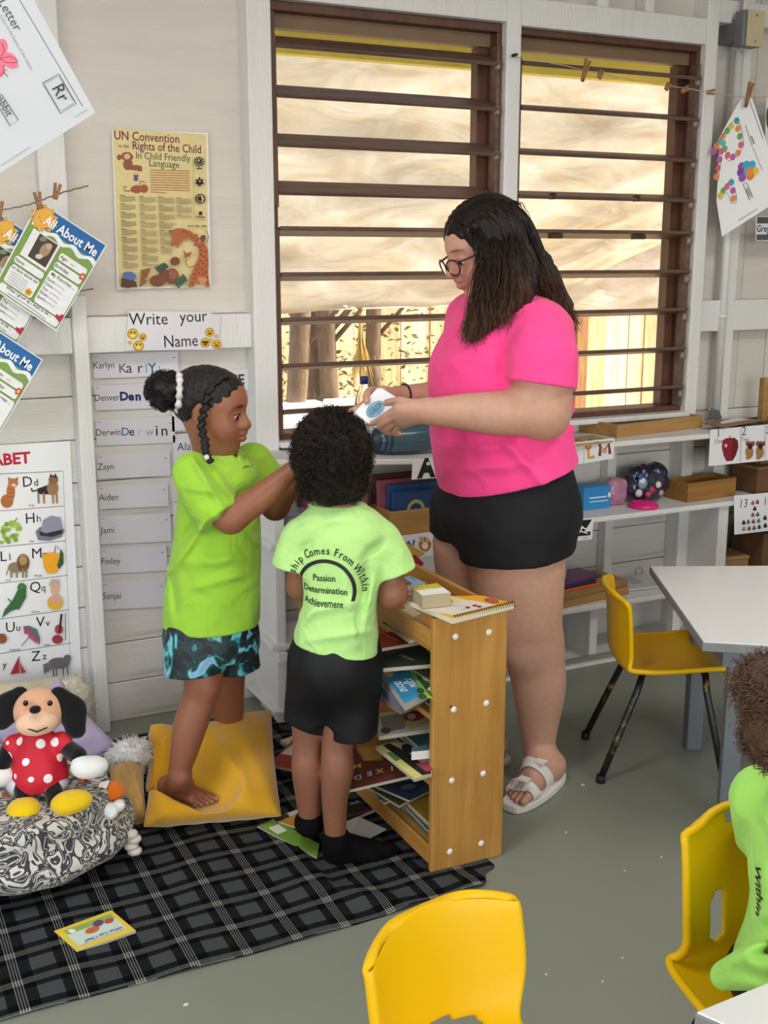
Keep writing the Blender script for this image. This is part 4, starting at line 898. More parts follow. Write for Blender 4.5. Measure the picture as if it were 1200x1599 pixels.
# ---------------------------------------------------------------- the girl on the cushion
def girl():
    D = 2.84; g = onH(310, 1180, D); t = thing('person', 'girl in a lime t-shirt and teal patterned shorts standing barefoot on the yellow cushion', 'person', (g.x, g.y, 0))
    def par(o): o.parent = t; o.matrix_parent_inverse = Matrix.Translation((-g.x, -g.y, 0)); return o
    th = math.radians(18); F = _r * math.cos(th) - _fh * math.sin(th); L_ = Vector((0, 0, 1)).cross(F); skin = '#8f5b43'
    def ring(yp, xl, xr, side):
        a, b = J(xl, yp, D), J(xr, yp, D); c = (a + b) / 2; hw = (b - a).length / 2; fr = math.sqrt(max(.003, hw * hw - (side * math.sin(th)) ** 2)) / math.cos(th); return (c.z, c.x, c.y, side, fr, fr)
    top = [ring(704, 308, 372, .045), ring(716, 292, 388, .10), ring(735, 284, 400, .118), ring(770, 280, 404, .12), ring(820, 276, 406, .122), ring(870, 268, 407, .128), ring(920, 260, 406, .132), ring(985, 254, 405, .135)]
    body = S(.022); body.loft([(z, x, y, s - .022, f - .022, b - .022) for z, x, y, s, f, b in top], F)
    hipn, hipf = J(318, 985, D - .05), J(357, 985, D + .06); kn, an = J(315, 1078, D - .07), J(281, 1200, D - .1)
    body.chain([hipn, J(318, 1030, D - .06), kn, J(298, 1130, D - .085), J(287, 1175, D - .095), an], [.062, .057, .046, .044, .036, .029]); body.ell(J(320, 1070, D - .085), (.032, .032, .036))
    body.chain([hipf, J(357, 1060, D + .13), J(357, 1120, D + .2), J(356, 1165, D + .23)], [.06, .045, .042, .028])
    zp = .07; hl = onZ(256, 1238, zp); to = onZ(342, 1262, zp); toes = foot(body, J(279, 1212, D - .1), hl, hl + (to - hl).normalized() * .165, .026, side=1, k=.014)
    hf = J(354, 1178, D + .23); body.ell(hf, (.03, .03, .02)); body.cone(hf, hf + F * .1 - Vector((0, 0, .01)), .025, .018)
    sh = J(302, 738, D - .10); el = J(360, 808, D - .15); wr = J(452, 738, D - .12)
    body.chain([sh, J(330, 780, D - .13), el], [.032, .04, .037]); body.chain([el, J(405, 778, D - .145), wr], [.036, .034, .023])
    hand(body, wr, J(475, 722, D - .1) - wr, Vector((0, 0, -1)), .115, [.5, .6, .7, .7], .1, -1, tcurl=.3, k=.004)
    shf = J(395, 722, D + .09); elf = J(430, 790, D + .10); wrf = J(470, 745, D + .02); body.chain([shf, elf], [.042, .035]); body.chain([elf, wrf], [.034, .023]); hand(body, wrf, J(490, 725, D) - wrf, Vector((0, 0, -1)), .115, .6, .1, 1, k=.004)
    hy = math.radians(13); pit = math.radians(6); Fh = _r * math.cos(hy) - _fh * math.sin(hy); Uh = Vector((0, 0, 1)) * math.cos(pit) + Fh * math.sin(pit); Fh = Fh * math.cos(pit) - Vector((0, 0, 1)) * math.sin(pit); Lh = Uh.cross(Fh)
    hh = .213; ho = J(335, 643, D - .02); P, R = head(body, ho, Fh, Lh, Uh, hh, True, neck=J(335, 722, D))
    paint = facepaint(P, R, hh, '#7d443c', '#24150f') + [(tp + d_ * rr * .6 + Vector((0, 0, rr * .6)), (rr * .8,) * 3, '#a97a68', .3) for tp, d_, rr in toes]
    G1 = Grid(*body.bbox(), .0042); G2 = Grid(V3(ho) - .14, V3(ho) + .14, .0023); D1 = body.eval(G1); G3 = Grid(V3(hl) - np.array((.06, .2, .03)), V3(hl) + np.array((.16, .06, .07)), .0022); carve(G1, D1, G2); carve(G1, D1, G3); par(sdfmesh('body', [(D1, G1), (body.eval(G2), G2), (body.eval(G3), G3)], skinm, None, skin, paint))
    eyes(P, R, hh, t, M('iris_brown', '#2e1a10', .15), (-.1, -.3))
    for o in t.children:
        if o.name.startswith('eye'): par(o)
    # shirt
    ts = S(.02); ts.loft(top, F); ts.plane(J(330, 971, D), Vector((0, 0, -1)), .004)
    s1, s2 = S(.015), S(.015); s1.chain([J(302, 738, D - .09), J(322, 775, D - .125), J(352, 814, D - .15)], [.052, .058, .062]); e1 = J(349, 808, D - .145); a1 = (J(352, 814, D - .15) - J(305, 745, D - .1)).normalized(); s1.plane(e1, a1, .003)
    s2.chain([shf, J(418, 758, D + .095), J(432, 785, D + .1)], [.052, .054, .054]); s2.plane(J(428, 774, D + .098), J(432, 785, D + .1) - shf, .003)
    lo = V3(J(340, 840, D)) - np.array((.26, .26, .27)); G = Grid(lo, lo + np.array((.52, .52, .54)), .0036); Ds = smin(smin(ts.eval(G), s1.eval(G), .022), s2.eval(G), .02)
    hol = S(0); hol.ell(J(340, 700, D) + Vector((0, 0, .012)), (.06, .06, .04)); Ds = smax(Ds, -hol.eval(G), .003); fd = S(0)
    for q in ((J(300, 715, D), J(345, 790, D), .008, 0.0136), (J(310, 716, D), J(358, 775, D), .007, -0.0085), (J(285, 760, D), J(350, 770, D), .01, 0.0136), (J(280, 850, D), J(305, 820, D), .01, -0.0112), (J(268, 890, D), J(310, 830, D), .012, 0.0163), (J(300, 880, D), J(390, 870, D), .014, 0.0109), (J(310, 915, D), J(385, 895, D), .012, 0.0109), (J(270, 900, D), J(275, 960, D), .01, -0.0109), (J(330, 800, D), J(395, 850, D), .014, 0.0109), (J(365, 705, D), J(372, 720, D), .005, -0.0109), (J(375, 702, D), J(384, 722, D), .005, -0.0109), (J(385, 702, D), J(396, 725, D), .005, -0.0109)): fold(fd, *q)
    Ds = Ds + fd_eval(fd, G) + wrinkle(.0012, 30, 11)(*GX(G)).astype(np.float32); par(sdfmesh('t_shirt', [(Ds, G)], lime, None, None))
    it = [placed('~', .05, .0, .02, .3), placed('sc', .03, .01, -.07, .3)]; o_ = J(392, 752, D) - F * 0
    par(clothprint('chest_print', it, J(391, 748, D - .3), _r, Vector((0, 0, 1)), (o_ - C0).normalized(), Ds, G, M('grey_print', '#5c7a32', .7), None))
    # shorts: dark fabric with teal and lilac blots
    sm, tt, bb = nodemat('teal_camo_shorts'); LL = tt.links; tc = N(tt, 'ShaderNodeTexCoord'); nz = N(tt, 'ShaderNodeTexNoise', Scale=12, Detail=2.5, Distortion=2.0); n2 = N(tt, 'ShaderNodeTexNoise', Scale=9, Detail=1)
    LL.new(tc.outputs['Object'], nz.inputs['Vector']); LL.new(tc.outputs['Object'], n2.inputs['Vector']); rp = N(tt, 'ShaderNodeValToRGB'); rp.color_ramp.interpolation = 'EASE'; el_ = rp.color_ramp.elements
    for pos, c_ in ((.40, '#0f1418'), (.47, '#17343a'), (.52, '#101419'), (.57, '#2f7f86'), (.62, '#63c6c4'), (.68, '#8d8fc4')):
        e_ = el_.new(pos); e_.color = lin(c_)
    el_[0].color = lin('#0d1114'); el_[-1].color = lin('#3a6a78'); LL.new(nz.outputs['Fac'], rp.inputs[0]); LL.new(rp.outputs[0], bb.inputs['Base Color']); bb.inputs['Roughness'].default_value = .6
    so = S(.02); so.loft([ring(955, 264, 398, .118), ring(972, 259, 402, .126), ring(985, 256, 405, .13), ring(1010, 257, 405, .128), ring(1030, 262, 402, .12)], F); so.plane(J(330, 1018, D), Vector((0, 0, -1)), .01)
    l1, l2 = S(.01), S(.01); l1.chain([J(306, 990, D - .055), J(304, 1060, D - .07)], [.075, .082]); l1.plane(J(306, 1045, D - .06), Vector((0, 0, -1)) + F * .05, .003); l2.chain([J(362, 990, D + .05), J(364, 1060, D + .06)], [.07, .072]); l2.plane(J(364, 1042, D + .06), Vector((0, 0, -1)), .003)
    lo = V3(J(330, 1000, D)) - np.array((.22, .22, .12)); G = Grid(lo, lo + np.array((.44, .44, .24)), .0038); Ds = smin(smin(so.eval(G), l1.eval(G), .02), l2.eval(G), .02)
    hol = S(0); hol.cone(J(306, 1078, D - .065), J(305, 1120, D - .075), .073, .076); hol.cone(J(364, 1072, D + .06), J(364, 1120, D + .065), .062, .064); Ds = smax(Ds, -hol.eval(G), .002); sl_ = S(0); sl_.cone(J(286, 1018, D - .2), J(272, 1052, D - .2), .006, .022); 
    Ds = Ds + wrinkle(.0022, 26, 5)(*GX(G)).astype(np.float32); par(sdfmesh('shorts', [(Ds, G)], sm, None, None))
    # hair
    hm = M('black_hair', '#15100f', .5, .3, 14, .5, 120, spec=.35); hc = S(.012); e = lambda c, r_, k=.02, op='u': hc.ell(P(*c), [q * hh for q in r_], R, k, op)
    e((-.13, 0, .155), (.435, .355, .375)); e((.02, 0, .19), (.34, .32, .305)); hc.ell(P(.42, .0, -.16), [.30 * hh, .44 * hh, .46 * hh], R, .02, 's'); e((-.03, -.33, -.12), (.12, .2, .22), .02, 's'); e((-.03, .33, -.12), (.12, .2, .22), .02, 's'); e((-.1, 0, -.42), (.4, .4, .25), .02, 's')
    hc.fn(lambda X, Y, Z: .0006 * np.sin((Z * .8 + X * .5) * 300) + .0005 * np.sin((X - Y) * 240), *BIG, op='a'); par(solid('hair', hc, .0026, hm, None, base=None))
    bun = J(258, 610, D - .03); bs = S(.01); bs.ell(bun, (.042, .042, .044)); rnd = np.random.RandomState(2)
    for i in range(46):
        v = rnd.normal(size=3); v /= np.linalg.norm(v); bs.ell(V3(bun) + v * .036, (.013 + .006 * rnd.rand(),) * 3, None, .006)
    bs.fn(wrinkle(.004, 110, 3), *BIG, op='a'); par(solid('hair_bun', bs, .0028, hm, None, base=None)); cp = []
    for i in range(500):
        v = rnd.normal(size=3); v /= np.linalg.norm(v); p = V3(bun) + v * .042; a_ = np.cross(v, rnd.normal(size=3)); a_ /= np.linalg.norm(a_); b_ = np.cross(v, a_); q = np.linspace(0, 1, 9)[:, None]
        cp.append(p + v * q * .012 + (a_ * np.cos(q * 9) + b_ * np.sin(q * 9)) * .004)
    par(strands('bun_curls', cp, .0009, .0005, hm, None))
    sc_ = J(279, 613, D - .04); ax = (bun - P(-.2, 0, .2)).normalized(); a1 = ax.orthogonal().normalized(); a2 = ax.cross(a1)
    scr = MB(); scr.tube([sc_ + (a1 * math.cos(q) + a2 * math.sin(q)) * (.040 + .003 * math.sin(q * 9)) for q in np.linspace(0, 2 * math.pi, 60, endpoint=False)], [.008 + .002 * math.sin(i * 1.3) for i in range(60)], 8, closed=True); par(scr.build('scrunchie', M('grey_scrunchie', '#c9c4c2', .7, .2, 60), None, True))
    par(MB().ell(J(269, 612, D - .07), (.006, .004, .008), 10).build('pink_clip', M('pink_clip', '#e0397a', .4), None, True))
    bp_ = [P(.17, -.15, .47), P(.05, -.31, .32), P(.02, -.365, .1), P(.0, -.385, -.1), J(320, 690, D - .12), J(322, 708, D - .13), J(330, 722, D - .13)]; bp_ = [spline([tuple(q) for q in bp_], u) for u in np.linspace(0, 1, 40)]; br = S(.003)
    for i, p in enumerate(bp_[:-1]):
        off = Vector((math.sin(i * 2.1), math.cos(i * 2.1), 0)) * .0035; r_ = .0095 if i < 30 else .0075; br.ell(Vector(p) + off, (r_, r_, r_ * .75), None, .002)
    par(solid('braid', br, .0022, hm, None, base=None)); par(MB().ell(J(323, 714, D - .14), (.007, .007, .007), 12).build('braid_bead', M('bead_clear', '#d5d0d4', .15, spec=.8), None, True))
    return t
girl()
# ---------------------------------------------------------------- the boy with his back to us
def boy():
    D = 2.64; g = onZ(520, 1325, 0); t = thing('person', 'curly haired boy seen from behind in a neon shirt with a printed back', 'person', (g.x, g.y, 0))
    def par(o): o.parent = t; o.matrix_parent_inverse = Matrix.Translation((-g.x, -g.y, 0)); return o
    th = math.radians(5); F = _fh * math.cos(th) + _r * math.sin(th); Rt = F.cross(Vector((0, 0, 1))); skin = '#8e5d47'
    def ring(yp, xl, xr, dep, dx=0):
        a, b = J(xl, yp, D), J(xr, yp, D); c = (a + b) / 2; hw = (b - a).length / 2; sd = math.sqrt(max(.003, hw * hw - (dep * math.sin(th)) ** 2)) / math.cos(th); return (c.z, c.x, c.y, sd, dep, dep)
    top = [ring(786, 492, 566, .045), ring(800, 474, 588, .07), ring(822, 460, 604, .085), ring(850, 462, 602, .092), ring(890, 472, 594, .094), ring(940, 474, 588, .096), ring(985, 462, 590, .105), ring(1030, 456, 594, .11)]
    body = S(.02); body.loft([(z, x, y, s - .022, f - .022, b - .022) for z, x, y, s, f, b in top], F, ex=2.5)
    ho = J(520, 722, D + .012); hh = .178; P, R = head(body, ho, F, -Rt, Vector((0, 0, 1)), hh, True, neck=J(527, 800, D))
    for (hx, kx, ax_, Dn, ay) in ((485, 482, 484, D + .03, 1285), (545, 528, 524, D - .02, 1312)):
        body.chain([J(hx, 1060, Dn), J(kx, 1155, Dn), J(kx - 1, 1200, Dn - .01), J(ax_ - 1, 1250, Dn - .005), J(ax_, ay, Dn)], [.058, .04, .041, .033, .026])
    shL, shR = J(468, 843, D), J(600, 846, D); elL, elR = J(470, 915, D + .03), J(612, 925, D + .0)
    body.chain([shL, elL], [.028, .032]); body.chain([elL, J(478, 900, D + .14)], [.031, .022]); body.chain([shR, elR], [.028, .036]); body.ell(J(610, 930, D - .01), (.03, .03, .03)); wrR = J(612, 905, D + .16); body.chain([elR, wrR], [.034, .023])
    hand(body, wrR, F - Vector((0, 0, .2)), Vector((0, 0, -1)), .11, .5, .12, -1, k=.004); wl_ = J(478, 900, D + .14); hand(body, wl_, F - Vector((0, 0, .1)), Vector((0, 0, -1)), .11, .5, .12, 1, k=.004)
    G1 = Grid(*body.bbox(), .004); par(sdfmesh('body', [(body.eval(G1), G1)], skinm, None, skin, facepaint(P, R, hh, '#7d443c', '#24150f')))
    eyes(P, R, hh, t, MATS['iris_brown'])
    for o in t.children:
        if o.name.startswith('eye'): par(o)
    ts = S(.02); ts.loft(top, F, ex=2.6); ts.plane(J(520, 1003, D), Vector((0, 0, -1)) - Rt * .16, .004); s1, s2 = S(.015), S(.015)
    s1.chain([J(470, 842, D), J(460, 880, D - .005), J(457, 905, D)], [.05, .053, .054]); s1.plane(J(458, 884, D), Vector((0, 0, -1)) - Rt * .15, .003); s1.cone(J(459, 878, D), J(456, 905, D), .046, .048, .002, 's'); s2.chain([J(594, 846, D), J(611, 880, D - .005), J(620, 910, D - .01)], [.052, .054, .054]); s2.plane(J(616, 894, D), Vector((0, 0, -1)) + Rt * .3, .003); s2.cone(J(614, 888, D), J(622, 915, D), .046, .048, .002, 's')
    lo = V3(J(525, 900, D)) - np.array((.26, .26, .21)); G = Grid(lo, lo + np.array((.52, .52, .42)), .0034); Ds = smin(smin(ts.eval(G), s1.eval(G), .02), s2.eval(G), .02)
    fd = S(0)
    for q in ((J(470, 960, D), J(560, 940, D), .012, 0.0109), (J(465, 985, D), J(500, 940, D), .01, 0.0109), (J(575, 860, D), J(562, 990, D), .012, -0.0136), (J(570, 870, D), J(600, 845, D), .01, -0.0109), (J(590, 890, D), J(560, 1000, D), .014, 0.0136), (J(540, 905, D), J(555, 1005, D), .016, 0.0136), (J(470, 870, D), J(490, 840, D), .012, -0.0109), (J(480, 1000, D), J(580, 985, D), .01, 0.0109), (J(500, 810, D), J(560, 812, D), .012, 0.0082)): fold(fd, *q)
    Ds = Ds + fd_eval(fd, G) + wrinkle(.001, 30, 21)(*GX(G)).astype(np.float32); par(sdfmesh('t_shirt', [(Ds, G)], neon, None, None))
    col = S(.004); cc = J(528, 792, D + .005); ring_ = [cc + (Rt * math.cos(a) * 1.0 + F * math.sin(a) * .75) * .062 + Vector((0, 0, .004)) for a in np.linspace(0, 2 * math.pi, 33)]; 
    par(MB().tube(ring_[:-1], .0085, 8, closed=True, flat=.6).build('collar', neon, None, True))
    # printed motto
    ink = M('black_print', '#161a18', .7); px = 1.56e-3; cx_, cy_ = 517, 905; it = []; arc = 'Leadership Comes From Within'; Rr = 55 * px * .96; wd = [.45 if c_ in 'il I' else .62 if c_ in 'rst ' else 1.0 if c_ in 'mMW' else .78 for c_ in arc]; tot = sum(wd); a0, a1 = math.radians(208), math.radians(-6); acc_ = 0
    for c_, w_ in zip(arc, wd):
        a = a0 + (a1 - a0) * (acc_ + w_ / 2) / tot; acc_ += w_
        if c_ != ' ': it.append(placed(c_, .025, Rr * math.cos(a), Rr * math.sin(a) * 1.05, a - math.pi / 2, .012, .85))
    vs, fs = [], []
    for i in range(41):
        a = math.radians(205 - 222 * i / 40); vs += [(.064 * math.cos(a), .066 * math.sin(a)), (.072 * math.cos(a), .075 * math.sin(a))]
    fs = [(2 * i, 2 * i + 1, 2 * i + 3, 2 * i + 2) for i in range(40)]; it.append((vs, fs))
    for k_, (tx, dx) in enumerate((('Passion', -.004), ('Determination', -.002), ('Achievement', -.006))): it.append(placed(tx, .0225, dx, .022 - k_ * .0295, 0, .014, .82))
    o_ = J(cx_, cy_, D); par(clothprint('printed_motto', it, o_ - F * .3, Rt, Vector((0, 0, 1)), F, Ds, G, ink, None))
    so = S(.02); so.loft([ring(985, 462, 588, .1), ring(1010, 458, 591, .112), ring(1050, 455, 592, .11), ring(1085, 462, 584, .085), ring(1115, 485, 560, .05)], F); l1, l2 = S(.01), S(.01)
    l1.chain([J(492, 1035, D + .01), J(477, 1175, D + .02)], [.066, .061]); l1.plane(J(478, 1128, D + .02), Vector((0, 0, -1)) - Rt * .25, .003); l2.chain([J(552, 1035, D), J(549, 1195, D - .02)], [.066, .062]); l2.plane(J(548, 1147, D - .02), Vector((0, 0, -1)) + Rt * .04, .003)
    lo = V3(J(522, 1075, D)) - np.array((.2, .2, .17)); G = Grid(lo, lo + np.array((.4, .4, .34)), .0036); Ds = smin(so.eval(G), smin(l1.eval(G), l2.eval(G), .012), .03); 
    Ds = Ds + wrinkle(.0025, 24, 8)(*GX(G)).astype(np.float32); par(sdfmesh('shorts', [(Ds, G)], blackfab, None, None))
    skm = M('black_sock', '#0e0d0f', .9, .1, 40, .2, 300, spec=.1)
    for hl, to, an in ((onZ(478, 1306, .0), onZ(500, 1272, .0), J(484, 1275, D + .03)), (onZ(515, 1345, .0), onZ(600, 1338, .0), J(524, 1305, D - .02))):
        f = S(.014); foot(f, an - Vector((0, 0, .02)), hl, hl + (to - hl).normalized() * .17, .031, toes=False, k=.014); dd = (to - hl).normalized(); f.cone(hl + dd * .1 + Vector((0, 0, .02)), hl + dd * .15 + Vector((0, 0, .018)), .026, .02, .014); f.chain([an - Vector((0, 0, .02)), an + Vector((0, 0, .012))], [.032, .031], .012); f.plane(an + Vector((0, 0, .012)), (0, 0, 1), .002); f.plane((0, 0, .001), (0, 0, -1), .002); par(solid('sock', f, .003, skm, None, base=None))
    # afro
    hm = M('dark_curls', '#17100d', .6, .4, 40, .8, 160, spec=.25); hc = S(.02); ct = J(518, 708, D); 
    hc.ell(ct, (.09, .09, .103)); hc.ell(J(520, 758, D), (.076, .076, .046)); rnd = np.random.RandomState(4); hc.fn(wrinkle(.0065, 75, 6), *BIG, op='a'); par(solid('hair', hc, .0034, hm, None, base=None)); cp = []
    for i in range(4200):
        v = rnd.normal(size=3); v /= np.linalg.norm(v)
        if v[2] < -.75: continue
        p = V3(ct) + v * np.array((.087, .087, .099)) * rnd.uniform(.95, 1.04) if rnd.rand() < .8 else V3(J(520, 756, D)) + v * np.array((.075, .075, .044)); a_ = np.cross(v, rnd.normal(size=3)); a_ /= np.linalg.norm(a_); b_ = np.cross(v, a_); q = np.linspace(0, 1, 10)[:, None]; ph = rnd.uniform(0, 6)
        cp.append(p + v * q * rnd.uniform(.008, .018) + (a_ * np.cos(q * 10 + ph) + b_ * np.sin(q * 10 + ph)) * rnd.uniform(.003, .005))
    par(strands('curls', cp, .0011, .0006, M('dark_curl_strand', '#21160f', .5, .4, 60, spec=.35), None)); return t
boy()
# ---------------------------------------------------------------- the seated child at the right edge
def seated():
    D = 1.60; J = lambda x_, y_, d_: onH(x_ + 30, y_, d_); g = onH(1260, 1480, D); t = thing('person', 'child with a curly bun, in a lime shirt, sitting on a slotted chair', 'person', (g.x, g.y, 0))
    def par(o): o.parent = t; o.matrix_parent_inverse = Matrix.Translation((-g.x, -g.y, 0)); return o
    F = (_r * .97 + _fh * .12).normalized(); L_ = Vector((0, 0, 1)).cross(F); skin = '#9a6850'
    def ring(yp, xl, xr, side):
        a, b = J(xl, yp, D), J(xr, yp, D); c = (a + b) / 2; return (c.z, c.x, c.y, side, (b - a).length / 2, (b - a).length / 2)
    top = [ring(1235, 1190, 1270, .045), ring(1262, 1174, 1300, .10), ring(1300, 1160, 1318, .125), ring(1360, 1152, 1330, .13), ring(1430, 1152, 1340, .13), ring(1490, 1140, 1345, .14), ring(1540, 1118, 1350, .15)]
    body = S(.02); body.loft([(z, x, y, s - .01, f - .01, b - .01) for z, x, y, s, f, b in top], F); hh = .195; ho = J(1245, 1150, D); P, R = head(body, ho, F, L_, Vector((0, 0, 1)), hh, True, neck=J(1228, 1252, D))
    for s_ in (-1, 1):
        a = J(1215, 1300, D) + L_ * .115 * s_; b = J(1250, 1400, D) + L_ * .14 * s_; c = J(1380, 1420, D) + L_ * .1 * s_; body.chain([a, b, c], [.042, .037, .025]); hand(body, c, F, (0, 0, -1), .11, .3, .12, s_, k=.004)
        h_ = J(1200, 1560, D) + L_ * .06 * s_; k_ = h_ + F * .2 + Vector((0, 0, .01)); f_ = k_ + F * .05 + Vector((0, 0, -.31)); body.chain([h_, k_], [.062, .048]); body.chain([k_, f_ + Vector((0, 0, .05))], [.044, .028]); fz = Vector((f_.x, f_.y, .0)); foot(body, fz + Vector((0, 0, .06)), fz - F * .03, fz + F * .13, .028, side=-s_)
    G1 = Grid(*body.bbox(), .0045); par(sdfmesh('body', [(body.eval(G1), G1)], skinm, None, skin, facepaint(P, R, hh, '#8a4f45', '#24150f'))); eyes(P, R, hh, t, MATS['iris_brown'])
    for o in t.children:
        if o.name.startswith('eye'): par(o)
    ts = S(.02); ts.loft(top, F); ts.chain([J(1100, 1526, D - .05), J(1170, 1512, D - .12)], [.02, .03], .03); ts.plane(J(1200, 1532, D), (0, 0, -1), .004); s1 = S(.02)
    for s_ in (-1, 1): s1.chain([J(1212, 1298, D) + L_ * .105 * s_, J(1240, 1380, D) + L_ * .14 * s_], [.056, .06])
    s1.plane(J(1238, 1372, D), F * .4 + Vector((0, 0, -1)), .003); lo = V3(J(1240, 1390, D)) - np.array((.24, .24, .2)); G = Grid(lo, lo + np.array((.48, .48, .4)), .0036); Ds = smin(ts.eval(G), s1.eval(G), .025); fd = S(0)
    for q in ((J(1100, 1500, D), J(1180, 1465, D), .012, 0.0112), (J(1150, 1490, D), J(1200, 1480, D), .008, -0.0163), (J(1155, 1440, D), J(1200, 1400, D), .012, 0.0109), (J(1172, 1330, D), J(1180, 1400, D), .008, -0.0109), (J(1180, 1290, D), J(1172, 1400, D), .012, 0.0109), (J(1125, 1520, D), J(1195, 1530, D), .01, -0.0109)): fold(fd, *q)
    Ds = Ds + fd_eval(fd, G) + wrinkle(.0015, 28, 31)(*GX(G)).astype(np.float32); par(sdfmesh('t_shirt', [(Ds, G)], Mcloth('leaf_lime_cotton', '#9fd862', .5, 11), None, None))
    it = [placed('Within', .03, 0, 0, -math.pi / 2 + .1, .012)]; o_ = J(1158, 1385, D); dv = (F * .97 + _fh * .22).normalized(); par(clothprint('printed_motto', it, o_ - dv * .2, dv.cross(Vector((0, 0, 1))), Vector((0, 0, 1)), dv, Ds, G, MATS['black_print'], None))
    so = S(.02)
    for s_ in (-1, 1):
        h_ = J(1205, 1557, D) + L_ * .06 * s_; so.chain([h_ - F * .01, h_ + F * .16], [.068, .064])
    so.ell(J(1205, 1550, D), (.09, .09, .06)); par(solid('shorts', so, .0045, blackfab, None, base=None))
    hm = M('brown_curls', '#4a3527', .6, .4, 40, .6, 140, spec=.3, dirt='#7a5c44', dscale=20); hc = S(.012); hc.ell(P(-.13, 0, .12), [.45 * hh, .37 * hh, .42 * hh], R); hc.ell(P(.02, 0, .19), [.35 * hh, .335 * hh, .315 * hh], R); hc.ell(P(.43, 0, -.17), [.3 * hh, .44 * hh, .46 * hh], R, .02, 's'); hc.ell(P(.0, -.36, -.1), [.12 * hh, .15 * hh, .2 * hh], R, .01, 's'); hc.ell(P(-.1, 0, -.5), [.5 * hh, .5 * hh, .2 * hh], R, .02, 's'); bn = J(1168, 1068, D - .01); hc.ell(bn, (.042, .042, .046), None, .02)
    rnd = np.random.RandomState(8)
    hc.fn(wrinkle(.003, 120, 16), *BIG, op='a'); par(solid('hair', hc, .003, hm, None, base=None)); cp = []
    for i in range(1500):
        v = rnd.normal(size=3); v /= np.linalg.norm(v); z = rnd.rand(); q = np.linspace(0, 1, 10)[:, None]; ph = rnd.uniform(0, 6)
        if z < .6: p = V3(bn) + v * np.array((.04, .04, .044)); ln, rr = rnd.uniform(.012, .04), .006; dr = v * .6 + np.array((0, 0, -.8)) * rnd.rand()
        else:
            p = V3(P(-.45 + .1 * rnd.rand(), rnd.uniform(-.25, .3), -.12 + .2 * rnd.rand())); ln, rr = .03, .005; dr = -V3(F) * .6 + np.array((0, 0, -.6))
        a_ = np.cross(dr, rnd.normal(size=3)); a_ /= np.linalg.norm(a_) + 1e-6; b_ = np.cross(dr, a_); cp.append(p + dr * q * ln + (a_ * np.cos(q * 8 + ph) + b_ * np.sin(q * 8 + ph)) * rr * (.4 + q * .6))
    par(strands('curls', cp, .0009, .0004, M('brown_curl_strand', '#5d4433', .5, .4, 60, spec=.4), None)); return t
seated()
